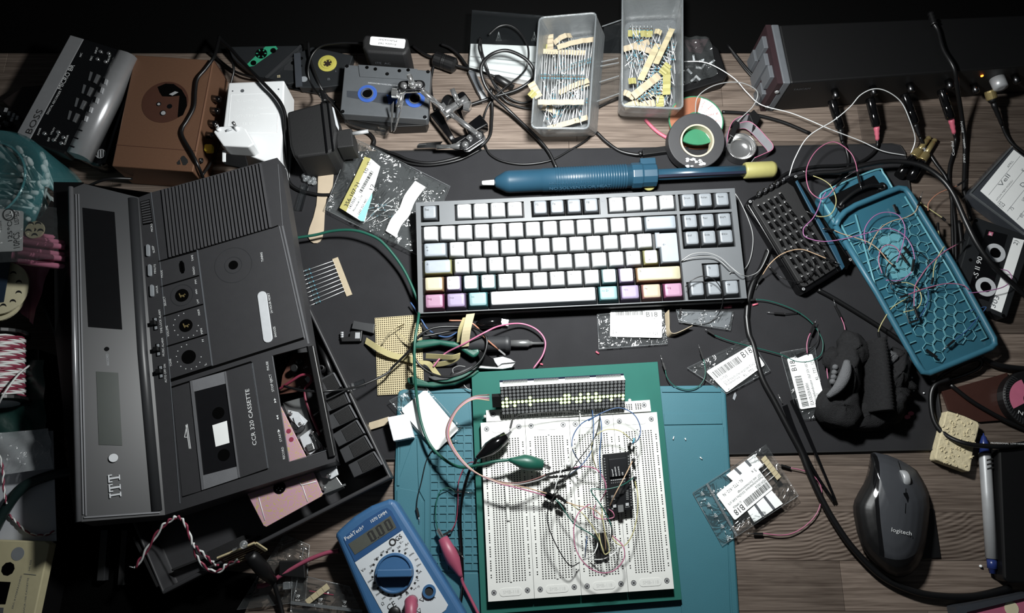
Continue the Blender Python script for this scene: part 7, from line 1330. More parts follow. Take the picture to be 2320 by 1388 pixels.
for i in range(4): qrect(x, QT, i/4+.006, 0, (i+1)/4-.006, 1, .0004*(i % 2), .0006)
tag(x.build('paper_tape', 'manila'), 'segmented paper tape piece lying on the clear zip bag by the multimeter', 'tape')
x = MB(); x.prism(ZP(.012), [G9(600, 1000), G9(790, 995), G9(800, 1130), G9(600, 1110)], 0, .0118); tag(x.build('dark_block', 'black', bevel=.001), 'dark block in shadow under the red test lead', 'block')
x = MB(); q = G9(655, 1185); x.prism(ZP(.012), [(q[0]-8, q[1]-8), (q[0]+8, q[1]-9), (q[0]+10, q[1]+8), (q[0]-8, q[1]+9)], 0, .009); tag(x.build('clear_connector', 'frosted', bevel=.0008), 'clear plastic connector inside the zip bag', 'connector')
# small circuit strip with twisted wires over the tray
cs = thing('circuit_strip', 'tilted perforated circuit strip with red and white wires above the tray', 'circuit board', P(545, 1250, .03)); pl = plane3((492, 1263, .046), (578, 1230, .046), (604, 1246, .032)); x = MB(); x.prism(pl, [(492, 1264), (575, 1229), (579, 1230), (603, 1246), (590, 1258), (520, 1285)], 0, .0016); x.build('board', 'pcb_brown', cs)
x = MB(); x.bar(pl(492, 1264, .0004), pl(577, 1229.5, .0004), .0008, .001, 0, pl.n); x.bar(pl(579, 1230, .0004), pl(603, 1246, .0004), .0014, .001, 0, pl.n)
for i in range(5): x.bar(pl(505+i*3, 1266+i*4, .0003), pl(575+i*5, 1238+i*3, .0003), .0003, .0002, 0, pl.n)
x.build('board_edge', 'perf', cs); x = MB(); x.ball(pl(552, 1233, .003), .004, 0, 12); x.bar(pl(528, 1246, .002), pl(545, 1238, .002), .001, .001); x.build('component', 'frosted', cs)
c = smooth(PT([(306, 1286, .04), (330, 1249, .046), (363, 1198, .055), (387, 1177, .058), (405, 1171, .058), (421, 1189, .056), (436, 1231, .05), (447, 1262, .044), (470, 1288, .038), (496, 1293, .036), (515, 1278, .038), (540, 1269, .04)]), 12)
for mt, ph in (('wire_red', 0), ('wire_white', math.pi)): x = MB(); x.tube([q+V((math.cos(i*.42+ph), math.sin(i*.42+ph), math.sin(i*.42+ph)))*.0011 for i, q in enumerate(c)], .0011, 0, 6); x.build('twisted_wire', mt, cs)
c = smooth(PT([(436, 1231, .05), (445, 1240, .05), (462, 1255, .046), (478, 1270, .042), (492, 1280, .04)]), 8)
for mt, ph in (('wire_white', 0), ('wire_red', math.pi)): x = MB(); x.tube([q+V((math.cos(i*.5+ph), math.sin(i*.5+ph), math.sin(i*.5+ph)))*.0013 for i, q in enumerate(c)], .0011, 0, 6); x.build('twisted_wire', mt, cs)
x = MB(); x.tube(PT([(306, 1286, .04), (293, 1283, .039)]), .0005, 0, 5); x.build('bare_end', 'lead_wire', cs)
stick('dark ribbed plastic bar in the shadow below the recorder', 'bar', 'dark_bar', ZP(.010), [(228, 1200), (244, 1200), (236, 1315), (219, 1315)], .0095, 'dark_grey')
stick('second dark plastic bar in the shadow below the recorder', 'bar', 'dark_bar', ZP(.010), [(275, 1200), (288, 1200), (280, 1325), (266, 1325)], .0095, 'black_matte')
stick('painted shade, a black sheet darkening the desk below the recorder', 'painted shade', 'shade_sheet', ZP(.0022), [(122, 1185), (420, 1180), (470, 1290), (590, 1300), (540, 1420), (118, 1420)], .002, 'void')  # flat black sheet added to paint the recorder's shade onto the desk
# ---------------------------------------------------------------- lower right: glove, mouse, pen, sponge, cassettes
def blob(mb, c, rx, ry, rz, ang=0, n=14, m=0, seed=1, rough=.08):
    r = random.Random(seed); ph = [r.random()*6 for _ in range(6)]; ca, sa = math.cos(ang), math.sin(ang); rings = []
    for k in range(n//2+1):
        t = math.pi*min(max(k/(n//2), .02), .98); ring_ = []
        for i in range(n):
            a = 2*math.pi*i/n; f = 1+rough*(math.sin(3*a+ph[0]+2*t)+math.sin(5*t+ph[1])+.6*math.sin(7*a+ph[2]-4*t)); x, y, z = rx*f*math.sin(t)*math.cos(a), ry*f*math.sin(t)*math.sin(a), -rz*f*math.cos(t)
            ring_.append(c+V((x*ca-y*sa, x*sa+y*ca, z)))
        rings.append(ring_)
    mb.loops(rings, m, True)
gl = thing('knit_glove', 'dark knit glove with grey patches rolled up on the desk pad', 'glove', P(1960, 880, .003))
x = MB()
q = lambda X, Y, z: P(*S7(X, Y), z)
for c_, r_, a, sd_ in (((640, 640, .022), (.016, .036, .019), -.25, 2), ((590, 900, .02), (.024, .024, .017), .3, 3), ((560, 540, .016), (.011, .013, .012), 0, 4), ((700, 470, .02), (.016, .02, .016), .2, 6), ((1010, 660, .02), (.012, .03, .016), -.5, 5), ((960, 860, .018), (.02, .022, .016), 0, 7), ((800, 960, .014), (.038, .016, .011), .1, 9)): blob(x, q(*c_), *r_, a, 18, 0, sd_)
x.build('palm', 'knit', gl)
x = MB(); cuff = []
for k in range(44):
    f = k/43; ay, by = 430+520*f, 425+520*f; wl, wr = 735+25*f+8*math.sin(f*3), 905+65*f; p, p2 = q(wl, ay, .012), q(wr, by, .012); ce = (p+p2)*.5; hw = (p2-p)*.5; rr = .0008*(1 if k % 2 else -1); ring_ = []
    for i in range(17): a = math.pi*i/16; ring_.append(ce-hw*math.cos(a)*(1+rr*12)+V((0, 0, 1))*((.041+rr)*math.sin(a)-.008))
    cuff.append(ring_)
x.loops(cuff, 0, True, True, True, True); x.build('ribbed_cuff', 'knit', gl)
for i, (c_, r_, a) in enumerate((((955, 530, .024), (.0115, .010, .011), 0), ((1030, 530, .022), (.009, .011, .010), .2), ((1010, 660, .026), (.010, .007, .008), -.5), ((1090, 715, .02), (.014, .006, .007), -.6), ((1025, 790, .022), (.014, .010, .010), -.3), ((930, 610, .02), (.007, .010, .009), 0))):
    x = MB(); blob(x, q(*c_), *r_, a, 12, 0, 30+i); x.build('finger', 'knit_grey' if i in (0,) else 'knit', gl, label='grey fingertip' if i == 0 else None)
x = MB()
x.tube(smooth([q(658, 555, .047), q(652, 620, .049), q(630, 690, .048), q(585, 760, .045), q(515, 820, .038)], 5), [.0022+.0038*math.sin(math.pi*min(1, (i+2)/23)) for i in range(21)], 0, 10)
x.build('grey_band', 'knit_grey', gl, label='light grey knit band')
for X, Y in ((570, 600), (563, 640), (558, 675), (550, 708)): x = MB(); x.ball(q(X, Y, .034), .0034, 0, 8); x.build('knit_bead', 'knit_grey', gl)
# mouse
mo = thing('computer_mouse', 'dark grey wireless mouse with thumb rest and logitech lettering', 'mouse', P(2020, 1170))
mo_out = [S9(*p_) for p_ in ((835, 188), (870, 186), (960, 205), (1050, 240), (1120, 280), (1180, 320), (1230, 400), (1268, 500), (1278, 600), (1268, 720), (1250, 860), (1225, 960), (1190, 1040), (1140, 1095), (1080, 1120), (1030, 1124), (960, 1095), (890, 1040), (820, 970), (765, 890), (730, 780), (705, 650), (702, 590), (712, 545), (740, 490), (780, 420), (805, 350), (820, 280))]
mc = S9(1000, 640); mo_out = [((mo_out[i][0]*(3-k)+mo_out[(i+1) % len(mo_out)][0]*k)/3, (mo_out[i][1]*(3-k)+mo_out[(i+1) % len(mo_out)][1]*k)/3) for i in range(len(mo_out)) for k in range(3)]; hs_ = [(0.96, .0015), (1.0, .007), (.985, .014), (.93, .022), (.84, .029), (.70, .0345), (.52, .038), (.34, .0398), (.16, .0405)]
hs_ = hs_[:2]+[(a[0]+(b[0]-a[0])*k/4, a[1]+(b[1]-a[1])*k/4) for a, b in zip(hs_[1:], hs_[2:]) for k in range(1, 5)]; rings = []; pxr = []
for s_, h in hs_:
    pr = [(mc[0]+(p_[0]-mc[0])*s_, mc[1]+(p_[1]-mc[1])*s_) for p_ in mo_out]; pxr.append(pr); rings.append([P(p_[0], p_[1], h) for p_ in pr])
x = MB(); n_ = len(mo_out); vs = [p_ for r_ in rings for p_ in r_]; x.v = vs
px_all = [p_ for r_ in pxr for p_ in r_]
def mouse_mat():                                       # moulded zones: black thumb rest, glossy band, grey cover, black heel
    m = mat('mouse_zones', '#131314', .5); nt = m.node_tree; bs = nt.nodes['Principled BSDF']; N = nt.nodes.new; L = nt.links.new; o = ORG[mo]
    tc = N('ShaderNodeTexCoord'); sp = N('ShaderNodeSeparateXYZ'); L(tc.outputs['Object'], sp.inputs[0])
    def op(k, a, b, c=None):
        n = N('ShaderNodeMath'); n.operation = k
        for i, v in enumerate((a, b, c)):
            if v is None: continue
            if isinstance(v, (int, float)): n.inputs[i].default_value = v
            else: L(v, n.inputs[i])
        return n.outputs[0]
    def beyond(pts, ax):                               # 1 where coordinate ax exceeds the parabola through three pixel points
        q = [P(*S9(X, Y), z)-o for X, Y, z in pts]; u = [(v.y, v.x) if ax == 'x' else (v.x, v.y) for v in q]
        (x0, y0), (x1, y1), (x2, y2) = u; d1 = (y1-y0)/(x1-x0); d2 = ((y2-y1)/(x2-x1)-d1)/(x2-x0)
        t, f = (sp.outputs['Y'], sp.outputs['X']) if ax == 'x' else (sp.outputs['X'], sp.outputs['Y'])
        e = op('MULTIPLY_ADD', op('SUBTRACT', t, x1), d2, d1); e = op('MULTIPLY_ADD', e, op('SUBTRACT', t, x0), y0)
        return op('GREATER_THAN', f, e)
    band = beyond(((835, 190, .014), (838, 520, .030), (862, 900, .024)), 'x'); cov = beyond(((874, 190, .016), (880, 520, .034), (905, 900, .028)), 'x')
    heel = beyond(((880, 955, .024), (1060, 985, .028), (1240, 850, .022)), 'y'); side = op('SUBTRACT', 1, beyond(((1175, 315, .018), (1262, 580, .018), (1236, 850, .02)), 'x'))
    grey = op('MULTIPLY', op('MULTIPLY', cov, heel), side); gl_ = op('MULTIPLY', op('SUBTRACT', band, cov), heel)
    mx = N('ShaderNodeMix'); mx.data_type = 'RGBA'; mx.inputs[6].default_value = C('#111112'); mx.inputs[7].default_value = C('#3c3e42'); L(grey, mx.inputs[0]); L(mx.outputs[2], bs.inputs['Base Color'])
    L(op('MULTIPLY_ADD', gl_, -.34, .47), bs.inputs['Roughness'])
mouse_mat()
for k in range(len(hs_)-1):
    for i in range(n_):
        j = (i+1) % n_; f = [k*n_+i, k*n_+j, (k+1)*n_+j, (k+1)*n_+i]; x.f.append(f); x.m.append(0); x.s.append(True)
x.f.append([(len(hs_)-1)*n_+i for i in range(n_)]); x.m.append(0); x.s.append(True)
e1_, e2_ = x.v[1]-x.v[0], rings[1][0]-x.v[0]
x.build('mouse_shell', 'mouse_zones', mo)
mpl = plane3((*S9(1060, 300), .0285), (*S9(1060, 700), .041), (*S9(1200, 500), .034)); mpz = ZP(.0395)
x = MB(); c_ = P(*S9(1078, 385), .029); x.lathe(c_-V((.0035, 0, 0)), (1, 0, 0), [(.008, 0), (.0088, .0012), (.0088, .0058), (.008, .007)], 0, 24); x.build('scroll_wheel', 'silver', mo)
x = MB(); x.prism(ZP(.0388), [S9(*p_) for p_ in ((1078, 490), (1110, 485), (1122, 520), (1118, 565), (1085, 562))], 0, .002); x.build('mode_button', 'black_gloss', mo, bevel=.0004)
x = MB(); x.tube(PT([(*S9(1040, 250), .0245), (*S9(1062, 318), .0310)]), .0003, 0, 4); x.tube(PT([(*S9(1098, 455), .0378), (*S9(1098, 488), .0385)]), .0003, 0, 4); x.tube(PT([(*S9(1098, 565), .0397), (*S9(1094, 640), .0404)]), .0003, 0, 4); x.build('button_gap', 'void', mo)
t = MB(); lpl = plane3((*S9(990, 780), .0402), (*S9(1140, 810), .0386), (*S9(1000, 700), .0412)); t.ptext(lpl, 'logitech', S9(990, 778), S9(1140, 808), 9, 0, .0008); t.build('lettering', 'print_white', mo)
stick('small black card half hidden under the right side of the mouse', 'card', 'black_card', ZP(.002), [S9(*p_) for p_ in ((1200, 600), (1310, 610), (1362, 975), (1200, 980))], .0015, 'black')
# flat black cable, tweezers, thin cables
cable('thick flat black cable running from the keyboard down past the mouse', [R1(1290, 720), R1(1240, 850), R1(1180, 950), R1(1142, 1080), R1(1130, 1200), S6(1130, 240), S6(1145, 350), S6(1180, 440), S6(1240, 670), S6(1340, 860), S6(1450, 1070), S6(1540, 1240), (1830, 1062), S9(460, 520), S9(560, 700), S9(700, 900), S9(900, 1100), S9(1100, 1205), S9(1300, 1255), S9(1600, 1262), S9(1880, 1200)], .0034, z=.0065)
tw = thing('black_tweezers', 'black tweezers pointing down between the flat cable and the red jumper', 'tweezers', P(1850, 1030, .004)); x = MB()
for pts in ([(1795, 905, .006), (1815, 950, .0075), (1858, 1050, .007), (1893, 1133, .006)], [(1778, 918, .006), (1800, 975, .0075), (1842, 1062, .007), (1889, 1135, .005)]): x.ribbon(smooth(PT(pts), 4), [V((.0028-.0002*min(i, 9), .0012, 0)) for i in range(13)], .0014)
x.build('tweezer_arms', 'black_gloss', tw, bevel=.0003)
cable('black cable running diagonally from under the bit tray to the teal cover', [S7(440, 20), S7(560, 85), S7(800, 232), S7(1000, 362), S7(1100, 440), S7(1190, 530)], .0026, z=.006)
pl_ = thing('audio_cable', 'black cable printed PROFESSIONAL LOW NOISE curving round the sponge', 'cable', P(2140, 960)); x = MB(); x.tube(smooth(PT([(*S7(1420, 690), .012), (*S7(1320, 730), .01), (*S7(1285, 830), .008), (*S7(1310, 1000), .008), (*S7(1400, 1110), .012), (*S7(1550, 1172), .02), (*S7(1740, 1192), .022), (*S7(1860, 1190), .022), (*S7(2000, 1170), .022)]), 7), .0027, 0, 8); x.build('cord', 'rubber', pl_); t = MB(); t.ptext(ZP(.0252), 'PROFESSIONAL  LOW NOISE', S7(1735, 1172), S7(1990, 1180), 3.6, 0, 0); t.build('lettering', 'print_white', pl_)
cable('black cable fanning out to the right edge below the teal cover', [S7(1430, 730), S7(1600, 860), S7(1830, 990), S7(2050, 1085)], .0024, z=.006)
cable('thick black cable leaving the teal cover corner to the right edge', [S7(1650, 520), S7(1750, 572), S7(1860, 600), S7(2050, 618)], .0034, z=.006)
cable('upright black cord bundle strand left of the black cassette', [(2172, 500), (2178, 560), (2172, 620), (2165, 700)], .0021, z=.004)
gb = thing('black_frame_piece', 'thin black plastic frame piece under the teal cover corner', 'plastic piece', P(2170, 850, .002)); x = MB(); x.tube(smooth(PT([(*S7(1330, 700), .006), (*S7(1400, 640), .007), (*S7(1560, 560), .008), (*S7(1655, 545), .008), (*S7(1650, 600), .007), (*S7(1560, 650), .006), (*S7(1410, 700), .005)]), 5), .0022, 0, 8); x.build('frame', 'black_gloss', gb)
stick('glossy brown plastic sheet lying behind the sponge', 'sheet', 'brown_sheet', ZP(.0036), [S7(*p_) for p_ in ((1370, 780), (1860, 640), (1900, 990), (1650, 1010), (1420, 920))], .003, 'brown_film')
dd = thing('disc_box', 'pink and black round tin with white letters at the right edge', 'tin', P(2330, 905)); x = MB(); c_ = P(2336, 905, .012); x.lathe(V((c_.x, c_.y, .0038)), (0, 0, 1), [(.031, 0), (.031, .010), (.029, .0112), (.0005, .0112)], 0, 44, False); x.build('tin_body', 'black', dd)
x = MB(); flat_ring(x, ZP(.0153), 2336, 905, .008, .0225, .0003, 0, 105, 205); x.build('pink_field', 'pink_card', dd); t = MB(); t.ptext(ZP(.0153), 'N I', (2306, 936), (2326, 944), 9, 0, .0002); t.build('lettering', 'print_white', dd)
x = MB()
for i in range(26): a = math.radians(120+i*6); cc = V((c_.x, c_.y, .0145)); x.bar(cc+V((math.cos(a), math.sin(a), 0))*.025, cc+V((math.cos(a+.08), math.sin(a+.08), 0))*.0305, .0004, .0006)
x.build('rim_ridges', 'dark_grey', dd)
sp_ = thing('sponge', 'cream cellulose sponge with wavy texture beside the pen', 'sponge', P(2165, 1000)); x = MB(); so = [S7(*p_) for p_ in ((1405, 930), (1420, 928), (1540, 965), (1640, 1010), (1650, 1035), (1632, 1115), (1610, 1180), (1600, 1250), (1582, 1375), (1570, 1383), (1330, 1295), (1322, 1280), (1340, 1180), (1362, 1100))]; x.prism(ZP(.013), so, 0, .0125); x.build('sponge_body', 'sponge', sp_, bevel=.0015, seg=2)
rs = random.Random(12); x = MB()
for i in range(70):
    X, Y = rs.uniform(1350, 1620), rs.uniform(950, 1350)
    pxy = S7(X, Y); k = False
    for a_, b__ in zip(so, so[1:]+so[:1]):
        if (a_[1] > pxy[1]) != (b__[1] > pxy[1]) and pxy[0] < (b__[0]-a_[0])*(pxy[1]-a_[1])/(b__[1]-a_[1])+a_[0]: k = not k
    if not k: continue
    a = rs.random()*6; L_ = rs.uniform(4, 9); x.tube(smooth([P(pxy[0]+L_*t_*math.cos(a+t_*1.2), pxy[1]+L_*t_*math.sin(a+t_*1.2), .0132) for t_ in (-.5, 0, .5)], 3), .0007, 0, 5)
x.build('pore_ridges', 'sponge', sp_, kind='stuff')
pn_ = thing('ballpoint_pen', 'silver ballpoint pen with dark blue tip and end', 'pen', P(2238, 1140)); pr_ = .0056; A_, B_ = P(2228, 981, .006), P(2249, 1300, .006); d = (B_-A_); L_ = d.length; f = lambda y: (y-981)/(1300-981)*L_
x = MB(); x.lathe(A_, d, [(.0005, 0), (.0008, f(986)), (.0016, f(987)), (.0022, f(990)), (.0042, f(1003)), (.005, f(1029))], 0, 18); x.build('tip_cone', 'pen_blue', pn_); x = MB(); x.lathe(A_, d, [(.0058, f(1029)), (pr_+.0002, f(1036)), (pr_, f(1120)), (pr_, f(1267))], 0, 22); x.build('barrel', 'silver', pn_); x = MB(); x.lathe(A_, d, [(.0046, f(1267)), (.0046, f(1288)), (.0032, f(1289)), (.0030, f(1299))], 0, 16); x.build('end_cap', 'pen_blue', pn_)
for y in (1044, 1054, 1064): x = MB(); c_ = A_+d.normalized()*f(y)+V((.0012, 0, .0046)); x.box(c_, V((.0032, .0008, 0)), V((0, .0008, 0)), V((0, 0, .0012))); x.build('grip_slot', 'ink', pn_)
stick('black laptop edge at the lower right', 'laptop', 'laptop', ZP(.018), [(2263, 1016), (2420, 1000), (2420, 1330), (2284, 1318), (2275, 1310)], .0175, 'black', .002)
pk = thing('pink_box', 'pink boxed card in a clear case at the bottom right corner', 'box', P(2270, 1380)); x = MB(); x.prism(ZP(.014), [(2190, 1386), (2330, 1350), (2400, 1420), (2200, 1440)], 0, .0135); x.build('card', 'pink_card', pk); x = MB(); x.prism(ZP(.017), [(2166, 1376), (2180, 1372), (2330, 1342), (2330, 1352), (2190, 1386), (2200, 1440), (2180, 1440)], 0, .0165); x.build('clear_edge', 'smoke', pk); x = MB(); x.disc(ZP(.0143), 2292, 1378, .007, .0002, .0002, 0, 20); x.build('cream_dot', 'cream', pk)
x = MB(); x.ball(P(2222, 1282, .002), .0016, 0, 10); tag(x.build('white_bead', 'white'), 'tiny white bead left of the pen end', 'bead')
for i, (px, py) in enumerate(((2056, 944), (2064, 934))): x = MB(); x.prism(ZP(.0046), [(px+7*math.cos(a), py+5*math.sin(a)+(2 if i else 0)) for a in [k*.7 for k in range(9)]], 0, .0008); tag(x.build('pink_chip', 'pink_boot'), ('tiny pink chip, lower of two beside the glove', 'tiny pink chip, upper of two beside the glove')[i], 'chip')
for i, (px, py) in enumerate(((2070, 884), (2093, 890), (2066, 855), (1679, 842), (1766, 908))):
    x = MB(); x.ball(P(px, py, .0042), .001, 0, 8); 
    if i < 3: tag(x.build('white_speck', 'white'), 'tiny white crumb on the desk pad beside the glove', 'crumb', 'crumbs by the glove')
stick('small torn grey plastic shred between the two slanted bags', 'shred', 'plastic_shred', ZP(.0045), [S6(*p_) for p_ in ((1045, 785), (1055, 810), (1040, 850), (1025, 835), (1035, 800))], .0012, 'grey')
x = MB(); x.tube(PT([(1763, 893, .0045), (1773, 914, .0045)]), .0006, 0, 6); tag(x.build('loose_pin', 'chrome'), 'loose silver pin lying beside the flat black cable', 'pin')
for i, (a, b_) in enumerate((((1525, 995), (1527, 988)), ((1552, 992), (1554, 997)), ((1586, 1035), (1591, 1040)))): x = MB(); x.tube(PT([(*a, .0085), (*b_, .0085)]), [.0008, .0005], 0, 6); tag(x.build('solder_splash', 'lead_wire'), 'tiny solder splash on the teal mat', 'solder', 'solder splashes on the mat')
# cassette box with handwritten card, black cassette
cbx = thing('cassette_case', 'clear cassette case with handwritten index card at the right edge', 'cassette case', P(2290, 430)); z_ = ZP(.017); x = MB(); x.prism(z_, [(2196, 438), (2205, 425), (2292, 331), (2440, 440), (2400, 600), (2320, 530)], 0, .0168); x.build('case_body', 'smoke', cbx, bevel=.001)
QC_ = Q4(ZP(.0175), (2221, 432), (2297, 339), (2430, 440), (2350, 545)); x = MB(); qrect(x, QC_, 0, 0, 1, 1, 0, .0003); cd_ = x.build('index_card', 'paper', cbx); t = MB(); ex_ = QC_(1, 0)-QC_(0, 0)
for s_, u, v, h, w_ in (('APRIL', .66, .10, .0042, .2), ('HTOW MEM MORGU', .06, .26, .003, .6), ('Vell', .30, .19, .008, .34), ('Dell', .55, .42, .008, .26), ('Kulin', .78, .30, .007, .2), ('unter mit fu', .36, .54, .007, .5), ('fumde', .66, .62, .008, .3), ('75', .1, .5, .007, .08), ('60', .12, .66, .007, .08), ('80', .3, .76, .007, .08), ('86', .5, .86, .008, .08)): qtext(t, QC_, s_, u, v, h*.62, 0, .0002, w_*.8*QC_.W)
for v in (.12, .28, .45, .62, .78): qrect(t, QC_, .04, v, .98, v+.004, .00015, .0001)
qtext(t, QC_, '103', .02, .38, .007, 0, .0002, .09*QC_.W); t.build('handwriting', 'ink_grey', cd_)
x = MB(); x.bar(z_(2198, 437, .0004), z_(2293, 332, .0004), .0008, .001); x.bar(z_(2198, 439, .0004), z_(2320, 530, .0004), .0008, .001); x.build('case_edge', 'frosted', cbx)
ck = thing('cassette', 'black cassette with white label strip marked 303 at the right edge', 'cassette', P(2245, 610)); z_ = ZP(.014); x = MB(); x.prism(z_, [(2207, 497), (2213, 492), (2340, 538), (2282, 717), (2274, 720), (2163, 672), (2160, 660)], 0, .0138); x.build('cassette_shell', 'cas_dark', ck, bevel=.001)
x = MB(); x.prism(z_, [R2(1700, 560), R2(1860, 600), R2(1720, 1100), R2(1560, 1040)], .0003, .0004); x.build('window_panel', 'black_gloss', ck)
x = MB(); x.prism(z_, [R2(1905, 622), R2(1985, 640), R2(1815, 1183), R2(1735, 1150)], .0006, .0004); lb = x.build('label_strip', 'paper', ck); t = MB(); t.ptext(z_, '303', R2(1765, 1150), R2(1800, 1065), 10, 0, .001); t.ptext(z_, '2)', R2(1930, 680), R2(1942, 648), 8, 0, .001); t.build('handwriting', 'ink_grey', lb)
for X, Y in ((1770, 735), (1698, 990)): x = MB(); flat_ring(x, z_, *R2(X, Y), .0062, .0112, .0006, 0, off=.0008); hb_ = x.build('reel_hub', 'light_grey', ck); x = MB(); x.disc(z_, *R2(X, Y), .0062, .0006, .0004, 0, 6); x.build('hub_hole', 'void', hb_)
t = MB(); t.ptext(z_, '-S II 90', R2(1635, 930), R2(1672, 770), 10, 0, .0008); t.build('lettering', 'print_white', ck); x = MB(); x.prism(z_, [R2(1722, 575), R2(1755, 582), R2(1745, 610), R2(1713, 602)], .0008, .0003); x.build('side_mark', 'pink_card', ck); t = MB(); t.ptext(z_, 'E', R2(1725, 603), R2(1742, 607), 6, 0, .0012); t.build('mark_letter', 'paper', ck)
x = MB(); x.disc(z_, *R2(1625, 492), .002, .0004, .0003, 0, 10); x.disc(z_, *R2(1830, 1205), .002, .0004, .0003, 0, 10); x.disc(z_, *R2(1583, 788), .002, .0004, .0003, 0, 10); x.build('screw', 'void', ck)
